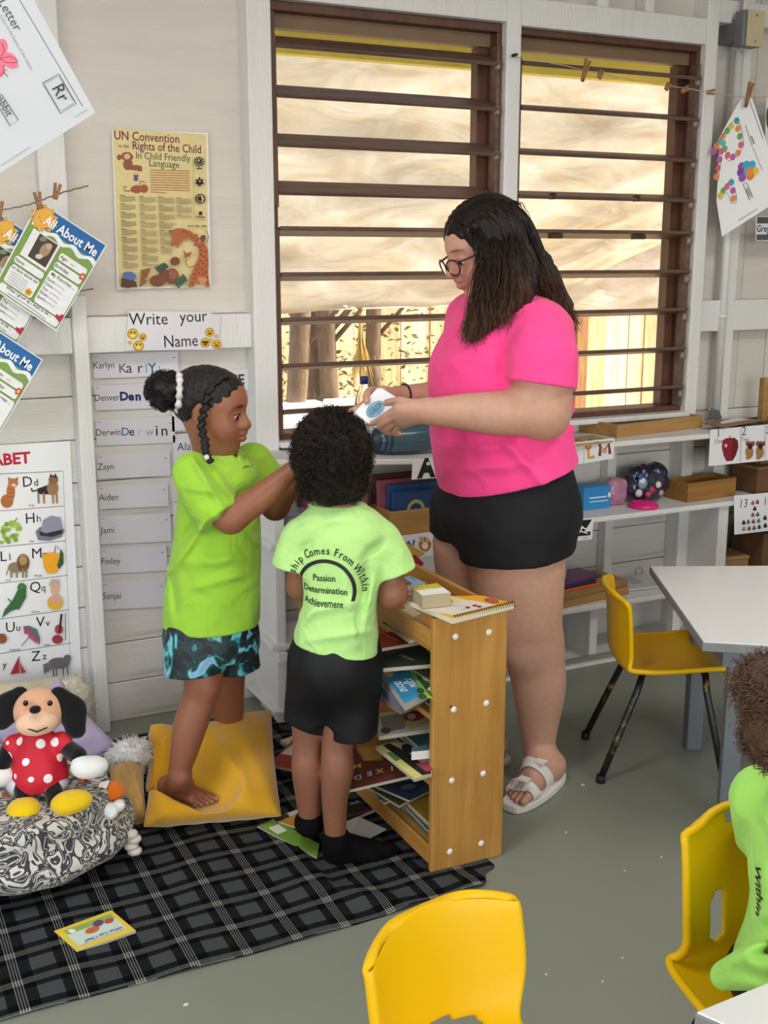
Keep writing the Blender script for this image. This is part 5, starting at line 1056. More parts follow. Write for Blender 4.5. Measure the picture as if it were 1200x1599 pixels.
# ================================================================== PAPER AND PRINT
printm = Mcol('printed_ink', .62, .05, 50, 0, 80, .3)
paperm = M('paper_white', '#e6e6e8', .6, .02, 5); lamm = M('laminated_paper', '#d9d7de', .3, .03, 5, spec=.6)
class Paper:
    """a flat sheet on a known plane; artwork is given at surveyed photo points and laid out on the sheet itself"""
    def __init__(s, name, label, cat, corners, Y=None, plane=None, th=.0008, mat=None, group=None, z=None, clip=False):
        if plane: p0, n = plane; s.hit = lambda x, y: (lambda d: C0 + d * ((p0 - C0).dot(n) / d.dot(n)))(_ray(x, y))
        elif z is not None: s.hit = lambda x, y: onZ(x, y, z)
        else: s.hit = lambda x, y: onY(x, y, Y)
        if clip:                       # keep books behind the bookcase's end panel
            h0 = s.hit
            def h1(x, y):
                p = h0(x, y)
                if p.x > 1.232 and p.y < 2.274: p.y = 2.274
                if p.x > 1.42: p.x = 1.42
                if p.z > .6 and p.x < 1.256: p.x = 1.256
                return p
            s.hit = h1
        P = [s.hit(*c) for c in corners]; s.o = sum(P, Vector()) / len(P)
        ux = (P[1] - P[0]).normalized(); uy = P[0] - P[-1]; n = ux.cross(uy).normalized()
        if n.dot(C0 - s.o) < 0: n = -n
        s.ux, s.uy, s.n = ux, n.cross(ux), n; s.T = thing(name, label, cat, s.o, 0, group)
        m = Matrix((ux, s.uy, n)).transposed(); s.T.rotation_euler = m.to_euler()
        MB().prism([s.q(*c) for c in corners], -th, 0).build('sheet', mat or paperm, s.T); s.mb = MB(); s.k = 0
    def q(s, x, y): d = s.hit(x, y) - s.o; return (d.dot(s.ux), d.dot(s.uy))
    def sc(s, x, y): a = Vector(s.q(x, y)); return (Vector(s.q(x + 4, y)) - a).length / 4
    def _add(s, vs, fs, col):
        s.k += 1; s.mb.cur = lin(col); h = .00025 + .00006 * s.k; s.mb.add([(a, b, h) for a, b in vs], fs)
    def poly(s, pts, col): s._add([s.q(*p) for p in pts], [tuple(range(len(pts)))], col); return s
    def rect(s, x0, y0, x1, y1, col): return s.poly([(x0, y0), (x1, y0), (x1, y1), (x0, y1)], col)
    def ell(s, x, y, rx, ry, col, rot=0, n=16):
        c, d = math.cos(rot), math.sin(rot); return s.poly([(x + rx * math.cos(a) * c - ry * math.sin(a) * d, y + rx * math.cos(a) * d + ry * math.sin(a) * c) for a in [2 * math.pi * i / n for i in range(n)]], col)
    def line(s, pts, w, col):
        Q = [Vector(s.q(*p)) for p in pts]; u = s.sc(*pts[0]) * w / 2; vs = []
        for i, p in enumerate(Q):
            t = (Q[min(i + 1, len(Q) - 1)] - Q[max(i - 1, 0)]).normalized(); nn = Vector((-t.y, t.x)) * u; vs += [tuple(p + nn), tuple(p - nn)]
        s._add(vs, [(2 * i, 2 * i + 1, 2 * i + 3, 2 * i + 2) for i in range(len(Q) - 1)], col); return s
    def text(s, txt, x, y, size, col, d=(1, 0), bold=.0, sx=1.0, align='c'):
        a = Vector(s.q(x, y)); b = Vector(s.q(x + d[0] * 3, y + d[1] * 3)); e = (b - a).normalized(); u = s.sc(x, y) * size * 1.38; f = Vector((-e.y, e.x)); vs, fs = textmesh(txt, bold)
        w0 = min(v[0] for v in vs); off = -w0 if align == 'l' else 0
        s._add([tuple(a + e * ((v[0] + off) * u * sx) + f * (v[1] * u)) for v in vs], fs, col); return s
    def done(s, part='printed_artwork'):
        if s.mb.f: s.mb.build(part, printm, s.T)['kind'] = 'stuff'
        return s.T
# ---- poster about the rights of the child
def Z4(px, py): return 160 + px / 5.922, 190 + py / 5.922
p = Paper('poster', 'cream poster reading UN Convention on the Rights of the Child, taped to the white wall', 'poster', [(174.5, 202), (325, 207.5), (330, 448), (183, 452)], Y=3.538)
p.poly([Z4(95, 62), Z4(962, 118), Z4(985, 1520), Z4(150, 1530)], '#dccb93')
pz = lambda pts, c: p.poly([Z4(*a) for a in pts], c)
sl = (1, .06)
p.text('UN Convention', *Z4(415, 180), 13.2, '#6d2f4b', sl, .012, .86); p.text('on the', *Z4(195, 240), 5.4, '#6d2f4b', sl, .02, .85); p.text('Rights of the Child', *Z4(600, 275), 12.6, '#6d2f4b', sl, .012, .82)
p.text('In Child Friendly', *Z4(563, 355), 10.5, '#41583f', sl, .006, .88); p.text('Language', *Z4(572, 420), 10.5, '#41583f', sl, .006, .9)
br, rd = '#8f5a44', '#a2583f'
for a in ((225, 320, 55, 40), (235, 395, 45, 55), (300, 425, 70, 25), (155, 330, 22, 28), (265, 330, 20, 22), (345, 445, 25, 16)): p.ell(*Z4(a[0], a[1]), a[2] / 5.92, a[3] / 5.92, br)
p.ell(*Z4(228, 322), 5, 4.5, '#d8b48c'); p.ell(*Z4(310, 500), 4, 3.5, '#a13d3f'); p.ell(*Z4(308, 532), 4, 3, '#4a62a5'); p.ell(*Z4(310, 480), 3.5, 2.5, '#c9b9b0')
for a in ((315, 625, 55, 38), (385, 620, 38, 40)): p.ell(*Z4(a[0], a[1]), a[2] / 5.92, a[3] / 5.92, rd)
p.line([Z4(265, 640), Z4(205, 640), Z4(195, 600), Z4(225, 605)], 1.6, br); p.line([Z4(345, 590), Z4(350, 550), Z4(395, 560)], 1.4, br)
for i in range(10): p.line([Z4(443, 447 + i * 22.5), Z4(590 if i == 9 else 805, 457 + i * 22.5)], 1.5, '#b07c52')
rn = random.Random(5)
for c_, (x0, x1, y0, y1) in enumerate(((160, 300, 680, 1360), (335, 485, 690, 1330), (508, 655, 695, 1225), (675, 810, 705, 890))):
    y = y0; k = 0
    while y < y1:
        dx = (y - y0) * .042
        xe = x1 + dx - (rn.random() * 50 if k % 6 == 5 else 0)
        if c_ == 2 and y > 950: xe = min(xe, 640 - (y - 950) * .02)
        p.line([Z4(x0 + dx, y), Z4(x0 + dx + 45 if k % 6 == 0 else xe, y + 4)], .95, '#6f6547' if k % 6 == 0 else '#a89b74'); y += 11 if k % 6 != 5 else 22; k += 1
p.line([Z4(830, 330), Z4(838, 935)], .5, '#a08b5c')
for q_ in range(12): a = q_ * math.pi / 6; p.ell(*Z4(885 + 40 * math.cos(a), 372 + 38 * math.sin(a)), 1.8, 1.2, '#2e3a34', a)
p.ell(*Z4(885, 370), 4.2, 4.4, '#2e3a34'); p.ell(*Z4(880, 362), 1.2, 2, '#dccb93'); p.rect(*Z4(860, 430), *Z4(912, 440), '#2e3a34')
pz([(887, 508), (900, 535), (925, 535), (915, 560), (932, 575), (900, 585), (890, 605), (878, 585), (845, 572), (862, 558), (850, 535), (875, 538)], '#1f2420'); p.ell(*Z4(890, 550), 1.2, 1.6, '#dccb93')
p.ell(*Z4(895, 714), 7.8, 7.6, '#25281f'); p.ell(*Z4(895, 714), 5.6, 5.4, '#dccb93'); p.ell(*Z4(893, 714), 4.4, 4.3, '#25281f'); p.line([Z4(905, 680), Z4(915, 745)], 1.2, '#dccb93')
p.rect(*Z4(882, 832), *Z4(912, 866), '#2a2a22'); p.line([Z4(858, 882), Z4(940, 886)], 1.6, '#4a4636'); p.line([Z4(855, 905), Z4(942, 908)], .8, '#8d825c')
for x_ in (785, 812, 840, 905): p.rect(*Z4(x_, 958), *Z4(x_ + (12 if x_ < 830 else 45), 975), '#3a372a' if x_ < 830 else '#8d825c')
gr = '#b0663f'; pz([(620, 1010), (680, 985), (740, 990), (800, 1010), (870, 1060), (930, 1120), (965, 1180), (970, 1300), (965, 1420), (985, 1525), (950, 1530), (935, 1480), (880, 1500), (845, 1480), (840, 1525), (785, 1530), (805, 1430), (845, 1330), (880, 1260), (885, 1180), (850, 1120), (790, 1075), (740, 1090), (710, 1130), (680, 1170), (665, 1130), (640, 1155), (622, 1150), (640, 1060)], gr)
pz([(600, 1005), (640, 1000), (650, 1025), (615, 1030)], '#9a5a50'); pz([(870, 1440), (960, 1440), (945, 1500), (890, 1500)], '#c98c66')
for i in range(30):
    x_, y_ = [(770, 1030), (800, 1050), (830, 1070), (860, 1095), (890, 1120), (915, 1150), (905, 1190), (940, 1200), (900, 1230), (930, 1250), (950, 1280), (895, 1290), (920, 1310), (870, 1320), (945, 1335), (890, 1350), (860, 1370), (915, 1365), (945, 1390), (845, 1410), (880, 1400), (920, 1410), (835, 1450), (955, 1440), (820, 1490), (950, 1490), (740, 1015), (845, 1140), (885, 1155), (860, 1050)][i]; p.ell(*Z4(x_, y_), 1.7, 1.5, '#8d3f2c', i)
p.line([Z4(940, 1000), Z4(970, 1060), Z4(955, 1120), Z4(930, 1100)], 1, '#6b4a3c'); p.ell(*Z4(915, 1080), 4, 6, '#6b4a4c', .5); p.ell(*Z4(882, 1108), 3, 3.4, '#c96f66')
for a in ((635, 1430, 60, 75), (660, 1290, 45, 40), (560, 1420, 50, 60), (500, 1470, 75, 55)): p.ell(*Z4(a[0], a[1]), a[2] / 5.92, a[3] / 5.92, '#7c4b3c')
p.ell(*Z4(640, 1410), 6.5, 8, '#93604a'); pz([(735, 1180), (760, 1215), (820, 1205), (790, 1250), (750, 1255)], '#9c6148'); p.line([Z4(760, 1250), Z4(760, 1320), Z4(800, 1350), Z4(850, 1330)], 1.6, '#a8714f')
for i in range(4): p.ell(*Z4(505 + i * 22, 1365 - i * 12), 2.6, 6, '#3c5a48', -.9); p.ell(*Z4(680 + i * 22, 1500 - i * 18), 2.6, 7, '#41604a', -.5)
p.ell(*Z4(225, 1490), 11, 8, '#4b3327'); p.ell(*Z4(240, 1425), 11, 6.5, '#5b76ad', .2); pz([(345, 1370), (440, 1350), (400, 1440), (365, 1470), (410, 1460), (380, 1500), (330, 1530), (345, 1440)], '#8d6140'); pz([(160, 1530), (165, 1440), (300, 1480), (310, 1530)], '#5e3f30')
p.done()
# ---- Write your Name sign
p = Paper('name_sign', 'handwritten sign reading Write your Name with smiley faces on the rail', 'sign', [(201, 486), (323, 487), (345, 495), (340, 546), (196, 547)], Y=3.484, mat=lamm)
W4 = lambda a, b: (130 + a / 4, 460 + b / 4)
p.text('Write', *W4(410, 188), 19, '#1c1a1e', (1, -.02), .0, .95); p.text('your', *W4(690, 170), 18, '#1c1a1e', (1, -.05), .0, .92); p.text('Name', *W4(612, 325), 19, '#1c1a1e', (1, -.05), .0, .85)
for x_, y_, r_, k in ((310, 246, 8.5, 0), (372, 265, 6, 1), (345, 320, 8.2, 0), (290, 300, 3, 2), (790, 235, 7, 1), (762, 300, 7.5, 3), (832, 310, 7.2, 1), (830, 260, 2.8, 2), (795, 283, 2.6, 2)):
    c = W4(x_, y_); p.ell(*c, r_, r_, '#6f5a18'); p.ell(*c, r_ * .9, r_ * .9, '#e0b32c')
    if k == 2: continue
    if k == 3: p.rect(c[0] - 5, c[1] - 2.5, c[0] + 5, c[1] + .3, '#1f1d1c')
    else:
        for s_ in (-1, 1): p.ell(c[0] + s_ * r_ * .35, c[1] - r_ * .25, r_ * .14, r_ * .2, '#4a3510')
    p.poly([(c[0] - r_ * .5, c[1] + r_ * .1), (c[0] + r_ * .5, c[1] + r_ * .1), (c[0] + r_ * .25, c[1] + r_ * .55), (c[0] - r_ * .25, c[1] + r_ * .55)], '#7d2b22' if k else '#f3e4b0')
p.done()
# ---- name strips
ST_ = [('Karlyn', 553, 591, 145, 278), ('Denver', 602, 641, 147, 272), ('Derwin', 655, 696, 149, 272), ('Zayn', 710, 748, 151, 265), ('Aiden', 759, 795, 153, 262), ('Jami', 806, 850, 155, 266), ('Finley', 857, 896, 157, 260), ('Sanjai', 909, 952, 159, 258)]
for i, (nm, y0, y1, x0, x1) in enumerate(ST_):
    p = Paper('name_strip', 'laminated name strip reading %s stapled to the plank wall' % nm, 'label', [(x0, y0), (x1, y0 - 5), (x1 + 2, y1 - 5), (x0 + 2, y1)], Y=3.543, mat=lamm, group='name strips')
    ym = y0 + (y1 - y0) * (.55 if i else .52); p.text(nm, x0 + 1.5, ym + 3, 11, '#3b3b40', (1, -.035), 0, .86, 'l'); p.line([(x0 + 3, y0 + 4), (x0 + 8, y0 + 4)], .8, '#6b6b70'); p.line([(x1 - 8, y0 + 6), (x1 - 4, y0 + 5)], 1, '#4b4b50')
    if nm == 'Karlyn':
        for t_, x_, c_, z_ in (('K', 192, '#5b4a62', 15), ('a', 202, '#3a3040', 17), ('r', 219, '#2a2530', 17), ('l', 229, '#35b5b0', 15), ('Y', 238, '#253a86', 16), ('l', 249, '#2aa79c', 11)): p.text(t_, x_, 582, z_, c_, (1, -.05), .0)
    if nm == 'Denver':
        for t_, x_ in (('D', 194), ('e', 205), ('n', 216), ('v', 229)): p.text(t_, x_, 625, 13.5, '#1c2a6e', (1, -.05), .04)
    if nm == 'Derwin':
        for t_, x_, c_, z_ in (('D', 196, '#2b62a0', 13), ('e', 206, '#17161a', 14), ('r', 219, '#c2bfca', 13), ('w', 234, '#b39bc0', 13), ('i', 245, '#17161a', 17), ('n', 257, '#2a2430', 17)): p.text(t_, x_, 680, z_, c_, (1, -.06), .005)
    p.done()
for nm, lab, cr, tx in (('Alan', 'laminated name strip reading Alan beside the girl\'s neck', [(270, 680), (330, 677), (330, 722), (271, 726)], (292, 703)), ('K', 'laminated name strip starting with K, half hidden by the girl', [(270, 779), (330, 775), (330, 820), (271, 824)], (281, 805)), ('S', 'laminated name strip behind the girl\'s head', [(268, 628), (325, 624), (325, 668), (269, 674)], (277, 648)), ('SE', 'laminated name strip with black marker right of the girl\'s forehead', [(350, 578), (392, 575), (394, 608), (352, 612)], (372, 600))):
    p = Paper('name_strip', lab, 'label', cr, Y=3.543, mat=lamm, group='name strips'); p.text(nm if nm != 'SE' else 'SE', *tx, 12.2 if nm != 'SE' else 15, '#3b3b40', (1, -.035), .0 if nm != 'SE' else .03); p.line([(cr[0][0] + 2, cr[0][1] + 5), (cr[0][0] + 7, cr[0][1] + 4)], 1, '#4b4b50'); p.done()
# ---- alphabet chart
A4 = lambda a, b: (a / 4.206, 680 + b / 4.206)
p = Paper('alphabet_chart', 'tall white alphabet picture chart with red heading on the left wall', 'chart', [A4(-480, 90), A4(460, 36), A4(540, 1640), A4(-300, 1790)], Y=3.541, mat=M('chart_gloss', '#e9e9ea', .25, .02, spec=.6))
sl = (1, -.085); p.text('ALPHABET', *A4(-55, 200), 19, '#c01f3a', sl, .035, 1.0)
p.line([A4(415, 235), A4(465, 1590)], .7, '#9a9aa0')
for a, b in (((-330, 268), (412, 234)), ((-330, 522), (424, 462)), ((-330, 762), (435, 691)), ((-330, 1010), (446, 918)), ((-330, 1252), (455, 1143)), ((-330, 1482), (466, 1363))): p.line([A4(*a), A4(*b)], 1.1, '#a03a4a' if a[1] == 522 else '#55555c')
ltr = lambda t_, x_, y_, z_, big=True: p.text(t_, *A4(x_, y_), z_, '#141416', sl, .0, .95)
for t_, x_, y_ in (('D', 182, 335), ('H', 200, 575), ('M', 243, 805), ('L', 22, 825), ('Q', 232, 1025), ('U', 68, 1290), ('V', 265, 1255), ('Z', 235, 1480)): ltr(t_, x_, y_, 17.5)
for t_, x_, y_ in (('d', 238, 330), ('h', 255, 565), ('m', 302, 800), ('l', 65, 818), ('q', 284, 1020), ('u', 120, 1282), ('v', 314, 1250), ('z', 292, 1470), ('y', 30, 1525)): ltr(t_, x_, y_, 12)
for t_, x_, y_ in (('Dog', 205, 464), ('Hat', 208, 700), ('Lion', 55, 955), ('Mango', 252, 925), ('Queen', 232, 1162), ('Umbrella', 98, 1412), ('Violin', 308, 1380)): ltr(t_, x_, y_, 3.6)
E4 = lambda x, y, rx, ry, c, r_=0: p.ell(*A4(x, y), rx / 4.2, ry / 4.2, c, r_)
Q4 = lambda pts, c: p.poly([A4(*a) for a in pts], c)
E4(45, 430, 42, 45, '#b06a3a'); E4(70, 370, 28, 60, '#b8713f'); E4(85, 310, 33, 30, '#bd7743'); Q4([(55, 300), (52, 270), (75, 288)], '#b06a3a'); Q4([(95, 288), (118, 268), (116, 300)], '#b06a3a'); E4(90, 325, 14, 9, '#e8d2b8')
for y_ in (350, 375, 400): p.line([A4(50, y_), A4(90, y_ + 5)], 1, '#8a4a24')
Q4([(240, 350), (330, 318), (345, 345), (335, 385), (250, 385)], '#2b2622'); E4(345, 345, 38, 48, '#9c7550'); E4(350, 290, 32, 32, '#8a6545'); Q4([(325, 270), (330, 248), (348, 275)], '#2b2622'); Q4([(352, 275), (362, 246), (378, 280)], '#2b2622'); p.line([A4(240, 360), A4(210, 365), A4(205, 345)], 2.4, '#2b2622')
for x_ in (250, 285, 345, 370): p.line([A4(x_, 375), A4(x_ + 4, 445)], 3, '#a37c56')
rn = random.Random(2)
for i in range(26): a = rn.random() * 6.28; r_ = rn.random() ** .5; E4(75 + 58 * r_ * math.cos(a), 630 + 72 * r_ * math.sin(a), 15, 15, rn.choice(['#93b53c', '#a6c84e', '#7ea030'])); 
E4(8, 700, 14, 12, '#93b53c'); p.line([A4(95, 565), A4(112, 537)], 1.4, '#6f7a3a')
Q4([(232, 630), (260, 600), (400, 590), (422, 620), (400, 665), (320, 690), (250, 685)], '#777585'); Q4([(268, 625), (280, 555), (330, 525), (395, 535), (412, 610), (400, 635), (300, 650)], '#9390a2'); Q4([(255, 625), (300, 640), (405, 615), (412, 640), (340, 665), (260, 655)], '#2f2d33')
E4(100, 865, 48, 35, '#8d7a5f'); E4(150, 835, 42, 60, '#6f5338'); E4(150, 815, 26, 34, '#b08d5e')
for x_ in (75, 110, 150, 172): p.line([A4(x_, 870), A4(x_ - 2, 932)], 3, '#8d7a5f')
p.line([A4(60, 850), A4(40, 915)], 1.6, '#8d7a5f'); Q4([(278, 780), (330, 765), (385, 770), (395, 830), (370, 900), (310, 905), (285, 860)], '#efa524'); Q4([(395, 738), (415, 775), (415, 840), (385, 875), (372, 850), (388, 800)], '#3f5a34'); p.line([A4(355, 770), A4(365, 718), A4(385, 740)], 1.2, '#23301d')
Q4([(150, 965), (172, 985), (170, 1060), (130, 1130), (70, 1150), (10, 1195), (30, 1140), (80, 1080), (115, 1010)], '#39693a'); p.line([A4(50, 1068), A4(125, 1142)], 1.8, '#4b5a30'); E4(140, 985, 24, 20, '#47793f'); Q4([(120, 985), (108, 1000), (125, 1002)], '#2b2b22')
E4(360, 1095, 52, 48, '#e2a93a'); E4(365, 1070, 40, 30, '#d8a488'); E4(358, 1005, 30, 38, '#d9a78c'); Q4([(318, 985), (335, 940), (385, 940), (395, 985), (360, 968)], '#bfa7a0')
Q4([(150, 1250), (185, 1245), (240, 1270), (262, 1330), (258, 1372), (225, 1330), (180, 1300)], '#7d5a7e'); Q4([(150, 1250), (180, 1300), (160, 1300)], '#c23a64'); Q4([(180, 1243), (240, 1270), (262, 1330), (215, 1290)], '#4d7a62'); Q4([(165, 1265), (225, 1330), (250, 1370), (190, 1325)], '#c74a70'); p.line([A4(200, 1310), A4(150, 1365), A4(138, 1380)], 1.2, '#555')
E4(375, 1335, 36, 30, '#9c3b40'); E4(385, 1270, 28, 32, '#a8454a'); p.line([A4(388, 1290), A4(402, 1168)], 3.4, '#3a2326'); p.line([A4(428, 1160), A4(428, 1340)], 1, '#55423c'); E4(10, 1330, 34, 34, '#8d5238')
Q4([(65, 1565), (122, 1445), (122, 1555)], '#b3263a'); Q4([(130, 1490), (170, 1552), (138, 1558)], '#c03a48'); p.line([A4(126, 1445), A4(126, 1560)], 1, '#777')
E4(385, 1490, 70, 36, '#6a676b'); E4(440, 1460, 25, 25, '#6a676b'); Q4([(330, 1480), (280, 1500), (288, 1560), (310, 1545), (345, 1520)], '#747176')
for x_ in (345, 365, 410, 440): p.line([A4(x_, 1500), A4(x_ + 4, 1580)], 2.2, '#6a676b')
p.done()
# ---- All About Me sheets pegged to a twine
R5 = lambda a, b: (a / 3.806, 270 + b / 3.806)
aYs = 3.40
def aboutme(label, dx, dy, Y, cut=None):
    p = Paper('about_me_sheet', label, 'poster', [(61 + dx, 314 + dy), (167 + dx, 383 + dy), (88 + dx, 517.5 + dy), (-12 + dx, 450 + dy)], Y=Y, group='All About Me sheets')
    q = lambda u, v: (61 + dx + 106 * u - 73 * v - 6 * u * v, 314 + dy + 69 * u + 136 * v - 1.5 * u * v); d = (.838, .546)
    P_ = lambda pts, c: p.poly([q(*a) for a in pts], c)
    P_([(.02, .01), (.985, .01), (.985, .985), (.02, .985)], '#7f9f52'); P_([(.02, .01), (.985, .01), (.985, .2), (.02, .2)], '#2a68a8')
    cl = [(.02, .33)] + [(.02, .2)] + [(u, .215 + .03 * math.cos(u * 26)) for u in np.linspace(.05, .985, 26)] + [(.985, .27)] + [(u, .265 + .03 * math.cos(u * 24)) for u in np.linspace(.97, .05, 26)]
    for i in range(25): u0, u1 = .05 + i * .0374, .05 + (i + 1) * .0374; P_([(u0, .20 + .02 * math.cos(u0 * 24)), (u1, .20 + .02 * math.cos(u1 * 24)), (u1, .245 + .022 * math.cos(u1 * 24 + .5)), (u0, .245 + .022 * math.cos(u0 * 24 + .5))], '#e9ecef')
    for i in range(10): a = i * .628; P_([(.15 + .15 * math.cos(a - .3), .12 + .105 * math.sin(a - .3)), (.15 + .2 * math.cos(a), .12 + .14 * math.sin(a)), (.15 + .15 * math.cos(a + .3), .12 + .105 * math.sin(a + .3))], '#e3a23c')
    p.ell(*q(.15, .12), 16, 16, '#e8ad48'); p.text('All About Me', *q(.56, .165), 15.5, '#f2f4f7', d, .022, .8); p.line([q(.08, .13), q(.11, .14)], 1, '#8a5a20'); p.line([q(.17, .13), q(.2, .14)], 1, '#8a5a20'); p.line([q(.13, .155), q(.15, .165), q(.17, .158)], 1, '#8a5a20')
    P_([(.1, .26), (.5, .26), (.5, .56), (.1, .56)], '#e8e6e2'); P_([(.2, .27), (.47, .27), (.47, .53), (.2, .53)], '#4a4038'); p.ell(*q(.36, .38), 8, 12, '#a98b74', .6); p.ell(*q(.38, .33), 5, 5, '#c9a58c'); p.ell(*q(.27, .3), 6, 4, '#7c8a6a'); p.ell(*q(.33, .47), 6, 4, '#cfc8c0')
    for u0, u1, v0, v1 in ((.55, .95, .31, .39), (.55, .95, .41, .49), (.07, .5, .58, .655), (.07, .52, .67, .9) if False else (.07, .5, .675, .875), (.54, .97, .51, .875), (.06, .97, .89, .975)): P_([(u0 + .02, v0), (u1 - .02, v0), (u1, v0 + .02), (u1, v1 - .02), (u1 - .02, v1), (u0 + .02, v1), (u0, v1 - .02), (u0, v0 + .02)], '#e9eaec')
    for t_, u, v, z in (('Age:', .62, .365, 6), ('Birthday:', .66, .465, 6), ('Name:', .15, .635, 5.5), ('Fun facts about me', .27, .715, 5.5), ('My Favorites ...', .75, .56, 6), ('Food:', .61, .62, 5), ('Color:', .61, .67, 5), ('Toy:', .6, .72, 5), ('Show:', .61, .77, 5), ('Sport:', .61, .82, 5), ('When I grow up I want to be ...', .5, .92, 5.5)): p.text(t_, *q(u, v), z, '#2b2c30', d, .01, .85)
    for i in range(5): p.line([q(.66, .612 + i * .05), q(.74, .607 + i * .05), q(.82, .615 + i * .05)], .8, '#8b8d95'); p.line([q(.11, .75 + i * .026), q(.26, .747 + i * .026), q(.37, .752 + i * .026)], .8, '#8b8d95')
    p.line([q(.2, .955), q(.5, .948), q(.8, .957)], .9, '#6c6e76'); p.line([q(.72, .36), q(.78, .355)], .9, '#8b8d95')
    for i in range(5): a = i * 1.257; c = q(.93, .40); p.ell(c[0] + 3.4 * math.cos(a), c[1] + 3.4 * math.sin(a), 2.6, 2.6, '#c65a3c'); c2 = q(.43, .83); p.ell(c2[0] + 3.2 * math.cos(a), c2[1] + 3.2 * math.sin(a), 2.8, 2.8, '#e0a030')
    p.ell(*q(.93, .40), 2.2, 2.2, '#f0d9b0'); p.ell(*q(.43, .83), 2.4, 2.4, '#b8702a')
    c = q(.94, .87); p.poly([(c[0], c[1] + 7), (c[0] - 7, c[1] - 1), (c[0] - 5, c[1] - 6), (c[0], c[1] - 3), (c[0] + 5, c[1] - 6), (c[0] + 7, c[1] - 1)], '#b8323e'); p.done()
aboutme('green and blue All About Me sheet with a photo, pegged topmost on the twine', 0, 0, 3.38)
aboutme('All About Me sheet half hidden behind the topmost one, cut off at the left edge', -62, 20, 3.41)
aboutme('lowest All About Me sheet at the left edge, hanging under the other two', -100, 179, 3.36)
def twine(label, px, Y, r=.0022, col='#8d6f52'):
    pts = [onY(a, b, Yq) for (a, b), Yq in zip(px, Y if isinstance(Y, (list, tuple)) else [Y] * len(px))]; P_ = [spline([tuple(q) for q in pts], u) for u in np.linspace(0, 1, 40)]
    P_ = [(a + .0012 * math.sin(i * 2.2), b, c + .0012 * math.cos(i * 2.2)) for i, (a, b, c) in enumerate(P_)]
    return tag(MB().tube(P_, r, 6).build('twine', M('twine_' + col.strip('#'), col, .8, .2, 60), None, True), label, 'string')
twine('brown jute twine holding the upper All About Me sheets', [(-40, 338), (0, 329), (50, 318), (90, 303), (138, 290)], [3.4, 3.4, 3.39, 3.41, 3.49])
twine('second jute twine ending at the left stud below the sheets', [(-40, 500), (40, 480), (110, 458), (146, 451)], [3.5, 3.49, 3.48, 3.46])
pegm = Mwood('peg_wood', '#a9794f', '#7f5836', 'Z', .6, 4)
def peg(label, x, y, Y, ang, size=.055, spread=.12, group='clothes pegs'):
    o = onY(x, y, Y); t = thing('clothes_peg', label, 'peg', o, 0, group, rot=(0, ang, 0)); L_ = size
    for s_ in (-1, 1): m = MB(); m.box(-.0042, .0042, -.004, .004, -L_ * .45, L_ * .55, RT((.0045 * s_, 0, 0), (0, spread * s_, 0))); m.build('prong', pegm, t, bevel=.001)
    MB().tube([(-.006, -.005, .004), (.006, -.005, .004), (.006, .005, .0), (-.006, .005, 0)], .0012, 5, closed=True).build('spring', M('spring_steel', '#8a8a88', .35, metal=.8), t); return t
peg('wooden peg holding the corner of the topmost All About Me sheet', 60, 314, 3.375, -.1, .045); peg('empty wooden peg on the jute twine right of the sheets', 88, 300, 3.40, .25, .045); peg('wooden peg at the left edge, on the half hidden sheet', -1, 328, 3.40, .1, .045)
# ---- large letter sheet hanging near the camera, top left
pn = (onH(90, 120, 1.62), (-_fh * .95 + _r * .25).normalized())
p = Paper('letter_worksheet', 'big white letter R worksheet hanging tilted at the upper left, nearest the camera', 'worksheet', [(-40, -170), (149, 176), (-130, 352), (-330, 0)], plane=pn, mat=M('worksheet_paper', '#cdd0d6', .6, .015, 4, spec=.2))
d = (.5, .866); Z6 = lambda a, b: (a / 5.92, b / 5.92)
p.text('Letter', *Z6(58, 155), 15.5, '#565a62', d, .005, .95); p.text('Color in the bunny of the letters', *Z6(140, 400), 5.6, '#8a8d95', d, 0, .9)
p.line([Z6(110, -120), Z6(765, 985)], .9, '#45484e')
for a in ((5, 450, 60, 95, .3), (85, 545, 80, 55, .55), (110, 600, 60, 35, .1), (-20, 560, 70, 90, 0), (0, 660, 40, 60, .2)): p.ell(*Z6(a[0], a[1]), a[2] / 5.92, a[3] / 5.92, '#f2788f', a[4])
for a in (((0, 540), (40, 470), (20, 400)), ((5, 545), (90, 520), (165, 560), (160, 580), (60, 580), (5, 550)), ((40, 600), (30, 670), (0, 700)), ((40, 650), (65, 650)), ((35, 665), (75, 712))): p.line([Z6(*q_) for q_ in a], 1, '#8d2040')
bx = [(395, 770), (543, 683), (703, 958), (560, 1050)]; p.line([Z6(*q_) for q_ in bx + bx[:1]], 1.1, '#3b3d42')
for i in range(4):
    a, b = Vector(bx[i]), Vector(bx[(i + 1) % 4]); c_ = Vector((548, 866))
    for k in range(1, 14 if i % 2 else 8): q_ = a.lerp(b, k / (14 if i % 2 else 8)).lerp(c_, .09); p.ell(*Z6(*q_), .9, .9, '#6a6d75', n=6)
p.text('Rr', *Z6(515, 885), 21, '#33353a', d, 0, .9); bx = [(-60, 770), (10, 870), (172, 1112), (95, 1165), (-120, 830)]; p.line([Z6(*q_) for q_ in bx[1:4] + [(-60, 905)]], 1.2, '#3b3d42'); p.text('rabbit', *Z6(10, 985), 12.5, '#33353a', d, 0, .9)
p.line([Z6(695, 1088), Z6(810, 1016)], 1.2, '#a3a6ad'); p.line([Z6(10, 1535), Z6(285, 1360)], 1.2, '#a3a6ad'); p.done()
tag(MB().tube([onH(-260, -190, 1.64), onH(-60, -215, 1.62), onH(130, -260, 1.6)], .002, 6).build('twine', M('twine_top', '#8d6f52', .8), None), 'twine above the big letter R worksheet', 'string'); 
